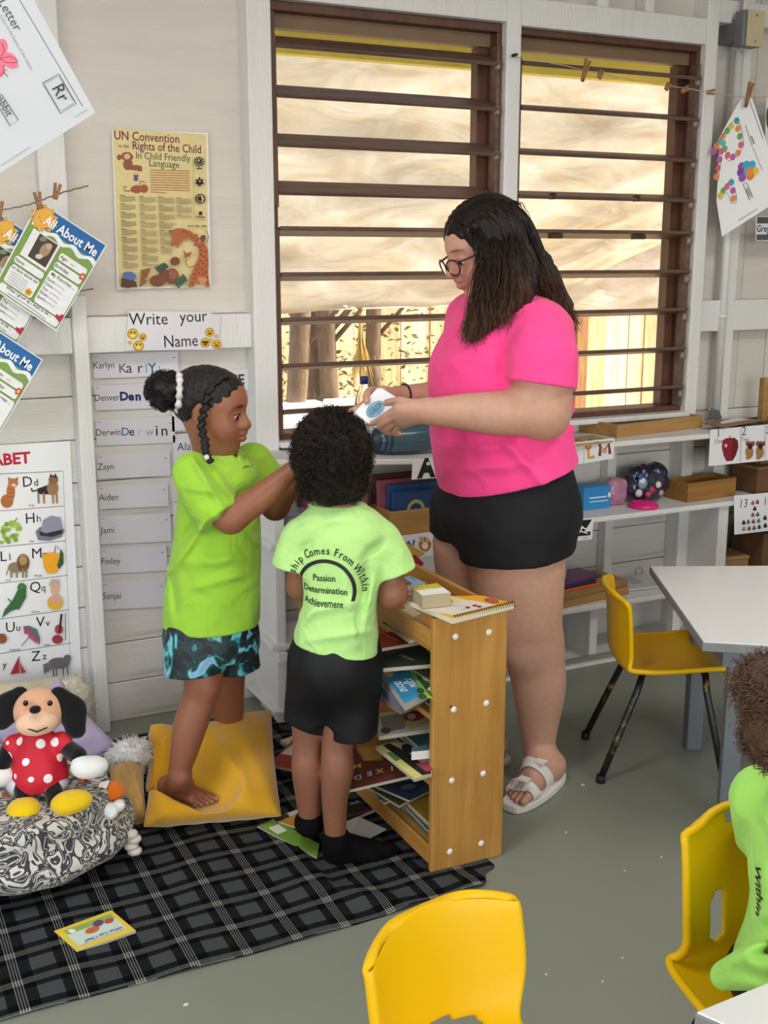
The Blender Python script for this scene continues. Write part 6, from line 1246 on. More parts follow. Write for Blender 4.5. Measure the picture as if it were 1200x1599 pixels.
# ---- line of pegs and the dotted R worksheet on the right
lw = [(800, 88), (860, 98), (930, 113), (1000, 127), (1080, 139), (1150, 150), (1210, 152)]; twine('thin light string stretched in front of the right window', lw, [3.46, 3.42, 3.4, 3.39, 3.38, 3.37, 3.36], .0016, '#b7a48c')
MB().lathe([(.006, 0), (.006, .02), (.003, .03)], 8, RT(onY(801, 87, 3.455), (math.pi / 2, 0, 0))).build('hook', M('hook_black', '#3a3230', .5)); bpy.data.objects['hook']['label'] = 'small dark hook on the white post between the windows'; bpy.data.objects['hook']['category'] = 'hook'
for lab, x_, y_, a_, z_ in (('largest empty peg on the string over the right window', 914, 112, .3, .075), ('small dark peg beside the largest empty one', 938, 117, .35, .03), ('small tilted dark peg near the right jamb', 1043, 136, .6, .028), ('pale peg lying along the string over the right jamb', 1070, 140, 1.1, .036), ('flat pale peg on the string right of the jamb', 1110, 144, 1.45, .036), ('wooden peg pinning the dotted letter R worksheet', 1169, 150, .25, .09)): peg(lab, x_, y_, 3.38 if z_ < .08 else 3.345, a_, z_, .1)
R6 = lambda a, b: (1000 + a / 4, b / 4)
p = Paper('dot_letter_worksheet', 'worksheet with a dotted rainbow letter R pegged at the right edge', 'worksheet', [R6(640, 600), R6(700, 610), R6(900, 1230), R6(512, 1478), R6(478, 1260), R6(500, 850)], plane=(onY(1160, 250, 3.36), (-_fh * .8 + _r * -.3 ).normalized()))
cs = dict(b='#3f9fb8', y='#d8c53a', g='#5fa860', o='#e08a4a', t='#5fb3b0', p='#b75bb0', k='#d9607e', r='#cf5a5a')
for x_, y_, c_ in ((605, 755, 'b'), (570, 790, 'y'), (545, 818, 'g'), (520, 850, 'o'), (500, 882, 't'), (478, 912, 'o'), (458, 945, 'p'), (612, 803, 'o'), (623, 852, 'g'), (630, 905, 'k'), (612, 955, 'o'), (580, 980, 'p'), (548, 970, 'k'), (530, 930, 'g'), (520, 895, 't'), (508, 945, 'k'), (497, 997, 'p'), (486, 1050, 'r'), (476, 1103, 'o'), (572, 1140, 'b'), (545, 1165, 'k'), (520, 1192, 'g'), (502, 1222, 'y'), (580, 1190, 'p'), (583, 1240, 'o')): p.ell(*R6(x_, y_), 4.2, 5.6, cs[c_], .3)
p.line([R6(605, 735), R6(632, 790), R6(650, 900), R6(620, 970), R6(560, 1008), R6(530, 985)], .7, '#55555c'); p.line([R6(600, 735), R6(540, 805), R6(450, 960)], .7, '#55555c'); p.line([R6(515, 940), R6(490, 1130), R6(466, 1130), R6(480, 1010)], .7, '#55555c'); p.line([R6(570, 1115), R6(490, 1230), R6(500, 1250), R6(545, 1200), R6(570, 1270), R6(600, 1270), R6(605, 1230), R6(590, 1170)], .7, '#55555c')
for x_, y_, c_ in ((635, 1040, '#8b4fa8'), (630, 1075, '#7d3f9c'), (640, 1110, '#8b4fa8'), (665, 1030, '#3aa0b8'), (700, 1030, '#3fa0c8'), (720, 1070, '#e0c23a'), (690, 1100, '#d97a3a'), (670, 1065, '#4aa6b8'), (688, 1072, '#e08a3a')): p.ell(*R6(x_, y_), 5.5, 7, c_, .5)
bx = [(645, 1150), (665, 1138), (706, 1232), (685, 1250)]; p.line([R6(*q_) for q_ in bx + bx[:1]], .8, '#33353a'); p.text('rabbit', *R6(672, 1205), 5, '#33353a', (.42, .9)); p.line([R6(615, 1378), R6(732, 1306)], .8, '#55555c'); p.line([R6(660, 780), R6(700, 910)], .7, '#55555c'); p.line([R6(690, 640), R6(770, 870)], .7, '#55555c'); p.line([R6(705, 920), R6(765, 1062)], .7, '#8a8a90'); p.line([R6(695, 850), R6(715, 900)], 2, '#77777e'); p.line([R6(560, 695), R6(635, 612)], 1.2, '#9a9aa0'); p.done()
p = Paper('dot_letter_worksheet', 'worksheet corner with a red dot at the right edge behind the dotted R', 'worksheet', [R6(790, 600), R6(960, 640), R6(960, 1260), R6(770, 1200)], Y=3.42); p.ell(*R6(785, 975), 5, 7, '#cf3a55'); p.ell(*R6(800, 735), 3, 16, '#3f6a3a'); p.done()
p = Paper('wall_label', 'white label printed Grey with dark bars at the right edge', 'label', [(1181, 338), (1260, 338), (1260, 378), (1181, 376)], Y=3.44); p.rect(1183, 339, 1260, 349, '#555a58'); p.text('Grey/', 1182, 362, 8, '#3b3f3e', (1, 0), .02, .9, 'l'); p.rect(1182, 366, 1260, 375, '#555a58'); p.done()
# ---- picture card strips along the shelf fronts
def cards(label, cr): return Paper('card_strip', label, 'card', cr, Y=3.276, group='picture card strips')
p = cards('card with a dark letter A on the top shelf edge left of the woman', [(645, 718), (700, 714), (702, 745), (643, 749)]); p.text('A', 666, 744, 25, '#1f2a22', (1, -.08), .06); p.ell(669, 724, 3, 3, '#dfe3dc'); p.text('a', 667, 742, 6, '#cfd6cc', (1, -.08)); p.done()
p = cards('card strip with letters N and O, the O drawn as an owl', [(600, 840), (677, 830), (684, 866), (606, 876)]); p.line([(632, 852), (638, 846), (645, 855), (647, 843)], 4, '#3f66b0'); p.ell(664, 850, 10, 11.5, '#b5762c'); p.ell(664, 852, 5, 6, '#efe6d8'); 
for s_ in (-1, 1): p.ell(664 + 4.5 * s_, 843, 3, 3, '#f0e6d0'); p.ell(664 + 4.5 * s_, 843, 1.4, 1.4, '#2a2018')
p.poly([(654, 842), (657, 838), (660, 841)], '#b5762c'); p.done()
p = cards('card strip with a lion letter L and a monkey letter M', [(870, 694), (907, 690), (959.5, 684), (959, 716), (911, 724), (873, 728)]); p.line([(913, 691), (912, 724)], .7, '#9a9aa0'); p.line([(919, 700), (920, 715), (929, 713)], 4.5, '#d9a04a'); p.ell(919, 697, 4.8, 4.8, '#a8602c'); p.ell(919, 697, 3, 3, '#e0a856')
p.line([(937, 712), (938, 696), (944, 704), (951, 693), (953, 709)], 4.6, '#7c3a30'); p.ell(944, 704, 4.5, 4, '#cf9a86'); p.ell(937, 695, 2.4, 2.4, '#7c3a30'); p.done()
p = cards('card strip with a zebra striped letter on the middle shelf edge', [(870, 816), (928, 808), (925, 842), (872, 848)]); p.text('Z', 913, 835, 19, '#1b1b1d', (1, -.1), .05); p.ell(913, 819, 4.6, 3.4, '#1b1b1d'); p.line([(906, 822), (920, 828)], 1.6, '#f0f0f0'); p.line([(906, 829), (918, 833)], 1.4, '#f0f0f0'); p.text('zebra', 914, 841, 2.6, '#333', (1, -.1)); p.line([(892, 836), (899, 822)], 4, '#b05a58'); p.done()
p = cards('number card strip showing 1 with an apple and 2 with two puppies', [(1110, 671), (1260, 657), (1258, 713), (1107, 728)]); N6 = lambda a, b: (1080 + a / 6.667, 640 + b / 6.667)
p.text('1', *N6(280, 285), 11, '#4b4448', (1, -.1)); p.text('One', *N6(285, 348), 5.5, '#55505a', (1, -.1)); p.text('2', *N6(547, 265), 11, '#4b4448', (1, -.1)); p.text('Two', *N6(558, 325), 5, '#55505a', (1, -.1)); p.line([N6(517, 190), N6(512, 548)], .7, '#6a6a70'); p.line([N6(772, 170), N6(765, 535)], .7, '#6a6a70')
p.poly([N6(*q_) for q_ in ((400, 292), (450, 290), (485, 320), (490, 390), (465, 470), (430, 530), (365, 535), (335, 470), (318, 390), (325, 320), (360, 295))], '#8f1f30'); p.poly([N6(*q_) for q_ in ((440, 292), (485, 320), (490, 390), (465, 470), (430, 530), (415, 430))], '#6d1826'); p.ell(*N6(360, 372), 2.4, 3, '#e0a8a0'); p.line([N6(403, 300), N6(400, 268)], 1.2, '#3a2a1a')
for x_ in (605, 712): p.ell(*N6(x_, 440), 6.4, 10, '#a5784e'); p.ell(*N6(x_ + 5, 360), 5.4, 5.4, '#9c6c42'); p.ell(*N6(x_ + 8, 378), 3.6, 5, '#33261f'); p.ell(*N6(x_ - 25, 350), 2.2, 4, '#7a4a30'); p.ell(*N6(x_ + 40, 350), 2.2, 4, '#7a4a30'); p.ell(*N6(x_ - 15, 500), 4, 2.4, '#a5784e')
p.text('3', *N6(795, 245), 9, '#4b4448', (1, -.1)); p.done()
p = cards('number card strip showing 13 above rows of little ducks', [(1147, 774), (1262, 764), (1260, 822), (1147.5, 835)]); p.text('13', *N6(540, 1015), 10.5, '#5a5658', (1, -.08)); p.text('14', *N6(790, 990), 10, '#5a5658', (1, -.08))
for i, (x_, y_) in enumerate(((640, 975), (688, 965), (660, 1035), (640, 1100), (690, 1095), (545, 1180), (592, 1172), (645, 1168), (700, 1160), (545, 1245), (600, 1240), (652, 1235), (705, 1225), (765, 1130), (768, 1210))): c_ = ['#a06a4a', '#9c3a4a', '#2f2c34', '#a83e52', '#3f6a52', '#2f2c34', '#4a7a62', '#a83e52', '#5a7a6a', '#a08a6a', '#a83e52', '#4a6a5a', '#3f4a4a', '#2f2c34', '#2f2c34'][i]; p.ell(*N6(x_, y_), 3, 2.4, c_); p.ell(*N6(x_ + 2, y_ - 20), 1.7, 1.7, c_)
p.done()
# ================================================================== SOFT THINGS ON THE FLOOR
# ---- plaid blanket
pm, t, b = nodemat('plaid_fleece'); L = t.links; tc = N(t, 'ShaderNodeTexCoord'); sp = N(t, 'ShaderNodeSeparateXYZ'); L.new(tc.outputs['Object'], sp.inputs[0])
def mt(op, a, bv=None, c=None):
    n = N(t, 'ShaderNodeMath', _operation=op)
    for i, v in enumerate((a, bv, c)):
        if v is None: continue
        if isinstance(v, (int, float)): n.inputs[i].default_value = v
        else: L.new(v, n.inputs[i])
    return n.outputs[0]
def tart(co, per):
    f = mt('FRACT', mt('DIVIDE', co, per)); ln = mt('MULTIPLY', mt('LESS_THAN', f, .2), mt('LESS_THAN', mt('FRACT', mt('DIVIDE', f, .05)), .42))
    bd = mt('MULTIPLY', mt('GREATER_THAN', f, .38), mt('LESS_THAN', f, .82)); return ln, bd
lx, bx_ = tart(mt('ADD', sp.outputs[0], 10.03), .118); ly, by_ = tart(mt('ADD', sp.outputs[1], 10.05), .105)
sb = mt('ADD', bx_, by_); rp = N(t, 'ShaderNodeValToRGB'); rp.color_ramp.interpolation = 'CONSTANT'; e = rp.color_ramp.elements; e[0].color = lin('#0a0b0d'); e[1].position = .3; e[1].color = lin('#1a1c1f'); q = e.new(.7); q.color = lin('#454749'); L.new(mt('MULTIPLY', sb, .5), rp.inputs[0])
ls_ = mt('ADD', lx, ly); mx = N(t, 'ShaderNodeMix', _data_type='RGBA'); L.new(mt('MULTIPLY', mt('MULTIPLY', ls_, ls_), .2), mx.inputs[0]); L.new(rp.outputs[0], mx.inputs[6]); mx.inputs[7].default_value = lin('#d5d2cd'); L.new(mx.outputs[2], b.inputs['Base Color']); b.inputs['Roughness'].default_value = .95; b.inputs['Specular IOR Level'].default_value = .05
nb = N(t, 'ShaderNodeTexNoise', Scale=400, Detail=2); L.new(tc.outputs['Object'], nb.inputs['Vector']); bp = N(t, 'ShaderNodeBump', Strength=.3, Distance=.004); L.new(nb.outputs['Fac'], bp.inputs['Height']); L.new(bp.outputs[0], b.inputs['Normal'])
def rugf(u, v):
    X = -.5 + 1.9 * u; Y = 2.135 + 1.27 * v
    if u > .97 and v < .04: pass
    r_ = max(0, (u - .955) / .045) ** 2 * max(0, 1 - v / .05) * .05
    wz = .004 + .0035 * math.sin(9 * X + 5 * Y) * math.sin(7 * Y - 3) + .003 * math.sin(21 * X - 8 * Y) + (.012 * math.exp(-((X - 1.12 + (Y - 2.13) * .8) / .05) ** 2 - ((Y - 2.2) / .12) ** 2)) + .012 * math.exp(-((X - 1.3) / .05) ** 2 - ((Y - 2.15) / .04) ** 2)
    if 1.235 < X < 1.45 and Y > 2.24: wz = .001
    if 1.0 < X < 1.2 and 2.3 < Y < 2.75: wz = .001
    return (X - r_ * 1.5, Y + r_ + .006 * math.sin(6 * X), max(.0015, wz))
rg = MB().grid(rugf, 130, 90).build('plaid_blanket', pm, None, True); q = rg.modifiers.new('thick', 'SOLIDIFY'); q.thickness = .003; q.offset = 1
tag(rg, 'black, grey and white plaid blanket spread on the floor', 'blanket')
# ---- cushions
def pillow(name, label, corners, T, mat, n=28, pinch=.12, cat='cushion', wr=.006, seed=1, press=None):
    """stuffed cushion over four corner points (going round)"""
    P = [Vector(c) for c in corners]; o = sum(P, Vector()) / 4; nn = (P[1] - P[0]).cross(P[3] - P[0]).normalized(); rnd = random.Random(seed); ph = [rnd.uniform(0, 6) for _ in range(4)]
    def fn(sgn):
        def f(u, v):
            a, b_ = 2 * u - 1, 2 * v - 1; pu = 1 - pinch * (1 - a * a) * abs(b_) ** 3 * .0; q_ = (P[0].lerp(P[1], u)).lerp(P[3].lerp(P[2], u), v)
            ed = 1 - pinch * (1 - a ** 2) * abs(b_) ** 4 - 0; ec = 1 - pinch * (1 - b_ ** 2) * abs(a) ** 4
            q_ = o + (q_ - o) * min(ed, ec) if True else q_
            h = T * (max(0, 1 - a ** 4) ** .55) * (max(0, 1 - b_ ** 4) ** .55); w_ = wr * (math.sin(9 * u + 6 * v + ph[0]) + math.sin(15 * v - 7 * u + ph[1]) + .7 * math.sin(31 * u + 12 * v + ph[2])) * min(1, h / (T * .4 + 1e-6)) * .5
            r_ = q_ + nn * sgn * (h + w_)
            if press:                  # dented by the weight of a foot
                a0, b0, z0 = press; ab = b0 - a0; k = min(1, max(0, (r_ - a0).dot(ab) / ab.dot(ab))); dd = Vector(((r_ - a0 - ab * k).x, (r_ - a0 - ab * k).y)).length; zl = z0 + max(0, dd - .028) ** 1.6 * 7
                if dd < .085 and r_.z > zl: r_.z = zl
            return r_ - o
        return f
    m = MB(); m.grid(fn(1), n, n); m.grid(fn(-1), n, n); ob = m.build(name, mat, None, True, loc=o)
    bm = bmesh.new(); bm.from_mesh(ob.data); bmesh.ops.remove_doubles(bm, verts=bm.verts, dist=.0008); bmesh.ops.recalc_face_normals(bm, faces=bm.faces); bm.to_mesh(ob.data); bm.free(); ob.data.polygons.foreach_set('use_smooth', [True] * len(ob.data.polygons))
    q = ob.modifiers.new('sub', 'SUBSURF'); q.levels = 1; q.render_levels = 1
    return tag(ob, label, cat)
velv = M('mustard_velvet', '#d9a013', .7, .1, 5, .15, 180, spec=.25, sheen=.6)
pillow('yellow_cushion', 'big mustard yellow velvet cushion the girl stands on', [onZ(222, 1293, .035), onZ(442, 1276, .035), onY(425, 1106, 2.99), onY(238, 1150, 2.92)], .075, velv, seed=3, pinch=.03, wr=.007, n=44, press=(onZ(262, 1240, .07), onZ(335, 1262, .07), .066))
pillow('yellow_cushion', 'second mustard velvet cushion, mostly hidden behind the first', [onZ(228, 1240, .06), onY(330, 1215, 3.05), onY(330, 1140, 3.25), onY(234, 1130, 3.12)], .05, velv, seed=8)
lav = M('lavender_cloth', '#b3a7c4', .85, .06, 6, .1, 200, spec=.15, sheen=.2)
pillow('lavender_cushion', 'lavender cushion standing on its corner behind the plush puppy', [onY(92, 1052, 3.2), onY(190, 1168, 3.1), onY(120, 1235, 3.05), onY(-30, 1150, 3.15)], .055, lav, seed=4)
pillow('cream_cushion', 'cream cushion at the left edge behind the plush puppy', [onY(-60, 1062, 3.4), onY(100, 1052, 3.4), onY(110, 1180, 3.3), onY(-60, 1190, 3.3)], .05, M('cream_cloth', '#cfc3a8', .85, .06, 6, .1, 200), seed=5)
tanm = M('gold_brocade', '#b58a45', .6, .2, 30, .2, 120, sheen=.3)
tcush = pillow('tan_cushion', 'small golden tan cushion with braided trim between bag and yellow cushion', [onZ(168, 1290, .03), onZ(232, 1282, .03), onY(226, 1195, 2.98), onY(170, 1195, 2.98)], .05, tanm, seed=6)
for k in range(3):
    m = MB(); pts = [onY(203 + k * 6, 1197, 2.94), onY(207 + k * 6, 1240, 2.84), onY(209 + k * 6, 1280, 2.80)]; o_ = m.tube([tuple(p_ - tcush.location) for p_ in pts], .003, 6).build('braid_trim', M('trim_gold', '#8d6a35', .6, .2, 60), tcush, True)
fur = M('white_fur', '#f4f2ef', .95, .08, 60, .8, 140, sheen=.5)
def furry(name, label, parts, h, mat, n=900, ln=.012, seed=1):
    s = S(.02)
    for c, r in parts: s.ell(c, r)
    s.fn(wrinkle(.004, 70, seed), *BIG, op='a'); g = parts[0][0]; tt = thing(name, label, 'cushion', (g[0], g[1], 0)); o = solid('stuffed_body', s, h, mat, tt, base=None); o.matrix_parent_inverse = Matrix.Translation((-g[0], -g[1], 0)); rnd = np.random.RandomState(seed); cp = []
    for i in range(n):
        c, r = parts[rnd.randint(len(parts))]; v = rnd.normal(size=3); v /= np.linalg.norm(v); p_ = V3(c) + v * V3(r) * 1.0; d_ = v + rnd.normal(size=3) * .6; q_ = np.linspace(0, 1, 5)[:, None]; cp.append(p_ + d_ * q_ * ln + np.array((0, 0, -1)) * q_ ** 2 * ln * .5)
    f = strands('fur', cp, .0014, .0006, mat, tt); f.matrix_parent_inverse = Matrix.Translation((-g[0], -g[1], 0)); return tt
furry('white_fluffy_cushion', 'small white fluffy cushion beside the lavender one', [(onY(207, 1178, 3.02), (.055, .045, .042)), (onY(192, 1186, 3.02), (.045, .04, .036))], .005, fur, 1400, .012, 2)
furry('ivory_fur_cushion', 'ivory fur cushion peeking out above the lavender cushion', [(onY(112, 1092, 3.36), (.06, .04, .075)), (onY(100, 1110, 3.36), (.07, .04, .08))], .005, M('ivory_fur', '#d9d2bb', .95, .08, 60, .8, 140, sheen=.5), 1100, .014, 3)
# ---- damask fabric bin
dm, t, b = nodemat('damask_cloth'); L = t.links; tc = N(t, 'ShaderNodeTexCoord'); n1 = N(t, 'ShaderNodeTexNoise', Scale=15, Detail=1.2, Distortion=1.9); L.new(tc.outputs['Object'], n1.inputs['Vector']); n2 = N(t, 'ShaderNodeTexVoronoi', Scale=26); L.new(tc.outputs['Object'], n2.inputs['Vector'])
f1 = mt('FRACT', mt('MULTIPLY', n1.outputs['Fac'], 4.6)); band = mt('MULTIPLY', mt('GREATER_THAN', f1, .2), mt('LESS_THAN', f1, .82)); rim = mt('MULTIPLY', mt('GREATER_THAN', f1, .5), mt('LESS_THAN', f1, .58)); spots = mt('GREATER_THAN', n2.outputs['Distance'], .16)
fac = mt('MULTIPLY', mt('SUBTRACT', band, rim), spots); mx = N(t, 'ShaderNodeMix', _data_type='RGBA'); L.new(fac, mx.inputs[0]); mx.inputs[6].default_value = lin('#c9c3b9'); mx.inputs[7].default_value = lin('#34363b'); L.new(mx.outputs[2], b.inputs['Base Color']); b.inputs['Roughness'].default_value = .85; b.inputs['Sheen Weight'].default_value = .15
bc_ = Vector((.335, 2.75, 0)); s = S(.025); s.ell(bc_ + Vector((0, 0, .095)), (.285, .262, .09)); s.ell(bc_ + Vector((-.03, -.01, .18)), (.262, .232, .13)); s.plane(bc_ + Vector((0, 0, .212)), (0, 0, 1), .012); s.plane((0, 0, .003), (0, 0, -1), .01)
for a in ((.30, -.02, .125, -.05, -.24, .15), (.22, -.17, .14, .32, -.02, .11), (-.25, -.12, .13, .0, -.26, .1)): s.cone(bc_ + Vector(a[:3]), bc_ + Vector(a[3:]), .01, .006, .02, 's')
s.fn(wrinkle(.004, 18, 12), *BIG, op='a'); bag = thing('fabric_bin', 'squat fabric bin with black and cream damask print holding plush toys', 'bin', bc_); o = solid('bin_body', s, .005, dm, bag, base=None); o.matrix_parent_inverse = Matrix.Translation(-bc_)
kn = onY(207, 1312, 2.62); m = MB()
for k in range(4): m.ell((kn.x + .004 * (-1) ** k, kn.y, kn.z - .03 + k * .016), (.019, .017, .012), 12)
o = m.build('rope_handle', M('cotton_rope', '#d8cfc4', .9, .1, 60), bag, True); o.matrix_parent_inverse = Matrix.Translation(-bc_); o['kind'] = 'stuff'
# ---- plush puppy in a dotted dress (plain generic soft toy), fish and pompom
D = 2.60; g = J(60, 1240, D); tt = thing('plush_toy', 'plush puppy with floppy black ears, red dotted dress and yellow shoes in the bin', 'toy', g)
def pl(nm, s, h, mat, **k): o = solid(nm, s, h, mat, tt, **k); o.matrix_parent_inverse = Matrix.Translation(-g); return o
plm = lambda n, h: M(n, h, .9, .05, 20, .25, 200, spec=.1, sheen=.3)
s = S(.02); s.ell(J(62, 1110, D), (.062, .055, .058)); pl('head', s, .004, plm('plush_peach', '#dda585'), base=None)
s = S(.012); s.ell(J(58, 1128, D - .045), (.05, .03, .032)); pl('muzzle', s, .0035, plm('plush_pale', '#e8bd9f'), base=None)
s = S(.01); s.ell(J(55, 1108, D - .075), (.014, .011, .010)); pl('nose', s, .002, plm('plush_black', '#131213'), base=None)
for q in (40, 78):
    s = S(.01); s.ell(J(q, 1098, D - .055), (.0065, .0045, .0075)); pl('button_eye', s, .0015, M('button_black', '#0e0e10', .2), base=None)
for a_, b_, c_ in (((32, 1085), (12, 1105), (0, 1125)), ((92, 1085), (112, 1108), (118, 1138))):
    s = S(.015); s.chain([J(*a_, D + .005), J(*b_, D), J(*c_, D - .005)], [.022, .03, .026], .015, 'u', (V3(_fh), .5)); pl('ear', s, .004, plm('plush_black', '#131213'), base=None)
m = MB(); m.tube([J(44, 1138, D - .078), J(58, 1143, D - .08), J(74, 1136, D - .078)], .0018, 6); o = m.build('stitched_mouth', plm('plush_black', '#131213'), tt, True); o.matrix_parent_inverse = Matrix.Translation(-g)
rm, t, b = nodemat('red_dotted_cloth'); L = t.links; tc = N(t, 'ShaderNodeTexCoord'); vo = N(t, 'ShaderNodeTexVoronoi', Scale=26, Randomness=.35); L.new(tc.outputs['Object'], vo.inputs['Vector']); mx = N(t, 'ShaderNodeMix', _data_type='RGBA'); L.new(mt('LESS_THAN', vo.outputs['Distance'], .3), mx.inputs[0]); mx.inputs[6].default_value = lin('#c3152d'); mx.inputs[7].default_value = lin('#ece6e4'); L.new(mx.outputs[2], b.inputs['Base Color']); b.inputs['Roughness'].default_value = .7
s = S(.02); s.chain([J(58, 1158, D), J(60, 1185, D - .01), J(62, 1208, D - .02)], [.045, .056, .066]); s.ell(J(22, 1163, D - .01), (.026, .026, .026)); s.ell(J(98, 1160, D - .01), (.026, .026, .026)); s.plane(J(62, 1222, D), (0, 0, -1), .006); s.fn(wrinkle(.003, 50, 3), *BIG, op='a'); pl('dress', s, .004, rm, base=None)
s = S(.02); s.ell(J(30, 1222, D - .03), (.034, .04, .03)); s.ell(J(82, 1225, D - .03), (.038, .04, .03)); pl('bloomers', s, .004, M('silver_satin', '#c3c4cf', .35, .1, 20, .1, 60), base=None)
for a_, b_ in (((36, 1228), (38, 1252)), ((82, 1230), (86, 1250))):
    s = S(.01); s.cone(J(*a_, D - .05), J(*b_, D - .08), .024, .02); pl('leg', s, .004, plm('plush_black', '#131213'), base=None)
for c_, r in (((38, 1263), (.038, .04, .026)), ((112, 1252), (.05, .036, .027))):
    s = S(.01); s.ell(J(*c_, D - .10), r); s.ell(J(c_[0] - 10, c_[1] + 6, D - .11), (.026, .03, .022)); pl('shoe', s, .004, plm('plush_yellow', '#e3bd12'), base=None)
for a_, b_ in (((102, 1165), (122, 1180)), ((14, 1170), (2, 1195))):
    s = S(.01); s.cone(J(*a_, D - .01), J(*b_, D - .04), .02, .022); pl('arm', s, .004, plm('plush_black', '#131213'), base=None)
for c_ in ((142, 1198), (-4, 1212)):
    s = S(.01); s.ell(J(*c_, D - .05), (.042, .03, .027)); s.ell(J(c_[0] - 16, c_[1] - 2, D - .055), (.024, .024, .026)); pl('paw', s, .004, plm('plush_white', '#e6e4e2'), base=None)
D = 2.66; g = J(160, 1240, D); tt = thing('plush_fish', 'orange plush fish with white bands tucked in the bin beside the puppy', 'toy', g)
s = S(.012); s.ell(J(168, 1238, D - .03), (.045, .03, .03)); s.ell(J(132, 1228, D), (.035, .02, .022)); dv = V3((_r * .9 - _u * .35).normalized()); c0 = V3(J(150, 1236, D - .03))
def fishpaint(v, c):
    u = (v - c0) @ dv; w_ = ((np.abs(u - .012) < .011))[:, None]; k_ = ((np.abs(u - .012) < .014) | (np.abs(u + .035) < .003))[:, None]; c = np.where(k_, np.array(lin('#1a1414')[:3]), c); return np.where(w_, np.array(lin('#e8e4e0')[:3]), c)
pl('body', s, .003, Mcol('plush_print', .9, .05, 20, .2, 200, .1, 0, .3), base='#e0701c', paint=[fishpaint])
tt = thing('pompom', 'small white pompom on the rim of the damask bin', 'toy', J(172, 1268, 2.58)); g = J(172, 1268, 2.58); s = S(.008); s.ell(J(172, 1266, 2.58), (.022, .02, .02)); s.ell(J(186, 1258, 2.60), (.016, .016, .015)); s.fn(wrinkle(.002, 90, 3), *BIG, op='a'); pl('wool_ball', s, .003, plm('plush_white', '#e6e4e2'), base=None)
D = 2.58; g = J(10, 1255, D); tt = thing('striped_plush', 'brown and white striped soft toy at the left rim of the bin', 'toy', g); s = S(.01); s.ell(J(8, 1250, D), (.04, .03, .022)); c0 = V3(J(0, 1250, D)); dv = V3((_u * .8 + _r * .5).normalized())
def st2(v, c): u = (v - c0) @ dv; return np.where((np.sin(u * 420) > .2)[:, None], np.array(lin('#e0cdb5')[:3]), c)
pl('body', s, .003, MATS['plush_print'], base='#a5643a', paint=[st2])
# ================================================================== BOOKS
G_ = 'books in and around the bookcase'
def book(label, cr, z, th, cover, edge='#b3ab9c', plane=None, name='picture_book', cat='book', group=None):
    p = Paper(name, label, cat, cr, plane=plane, z=None if plane else z, clip=group == G_ and name == 'picture_book' and (plane is not None or .08 < z < .66), th=th, mat=M('page_edge_' + edge.strip('#'), edge, .8, .1, 120, 0, 60, (1, 1, 20)), group=group); p.poly(cr, cover); return p
C5 = lambda a, b: (560 + a / 5, 860 + b / 5); C6 = lambda a, b: (560 + a / 5, 1080 + b / 5); C7 = lambda a, b: (400 + a / 5, 1060 + b / 5)
# on the blanket
B5 = lambda a, b: (a / 2.67, 1000 + b / 2.67)
p = book('small yellow edged book titled What Can I See lying on the blanket', [B5(225, 1212), B5(465, 1125), B5(567, 1210), B5(320, 1297)], .012, .006, '#e2c544', group=G_); p.poly([B5(262, 1212), B5(460, 1140), B5(530, 1203), B5(330, 1278)], '#c9d8cf'); p.poly([B5(262, 1212), B5(460, 1140), B5(480, 1158), B5(282, 1228)], '#8fae5a'); p.ell(*B5(385, 1208), 12, 5, '#c06a3c', -.3); p.ell(*B5(410, 1180), 9, 5, '#6d4a6a', -.3); p.ell(*B5(455, 1170), 8, 4, '#b0563c', -.3); p.ell(*B5(300, 1212), 6, 3, '#eae6dd'); p.text('What Can I See?', *B5(428, 1222), 7.5, '#3a4a7a', (-.93, .36), .02, .9); p.line([B5(330, 1275), B5(525, 1203)], .8, '#c0392b'); p.done()
p = book('green magazine on the blanket under the boy\'s feet', [C7(10, 1150), C7(140, 1088), C7(495, 1290), C7(475, 1395)], .010, .004, '#6f9a34', group=G_); p.poly([C7(95, 1165), C7(175, 1135), C7(245, 1185), C7(170, 1215)], '#dfe3dc'); p.poly([C7(40, 1150), C7(140, 1100), C7(180, 1120), C7(80, 1175)], '#87ad4a'); p.done()
p = book('orange picture book lying by the boy\'s left sock', [C7(130, 1095), C7(350, 1010), C7(430, 1130), C7(350, 1175)], .014, .004, '#c98a2e', group=G_); p.poly([C7(130, 1095), C7(240, 1055), C7(270, 1075), C7(160, 1120)], '#3a3a30'); p.poly([C7(240, 1050), C7(350, 1010), C7(355, 1030), C7(270, 1080)], '#e8e2da'); p.done()
p = book('black book with pale lettering on the blanket beside the bookcase foot', [C7(420, 1060), C7(700, 960), C7(950, 1010), C7(690, 1120)], .016, .008, '#15151a', group=G_); p.text('SPIR', *C7(760, 960), 7, '#b8bcc6', (-.95, .3), .01); p.poly([C7(700, 1070), C7(930, 1010), C7(950, 1014), C7(700, 1085)], '#7a3048'); p.done()
p = book('folded white sheet of paper on the blanket', [C7(690, 1120), C7(800, 1075), C7(1020, 1175), C7(840, 1270), C7(700, 1220)], .02, .001, '#d5d3d0', '#d5d3d0', name='paper_sheet', cat='paper', group=G_); p.poly([C7(690, 1120), C7(800, 1075), C7(740, 1235), C7(700, 1220)], '#e2e0dd'); p.done()
p = book('red magazine with a white panel by the cushion, under the other books', [C7(105, 668), C7(320, 440), C7(700, 560), C7(520, 760)], .05, .008, '#a8402f', group=G_); p.poly([C7(195, 585), C7(300, 500), C7(420, 545), C7(330, 610)], '#d9d5d3'); p.line([C7(150, 645), C7(275, 660)], 2.6, '#7a2a20'); p.done()
p = book('cream children\'s book peeking out under the red magazine', [C7(190, 480), C7(330, 430), C7(600, 520), C7(420, 600)], .035, .012, '#cfc49a', group=G_); p.done()
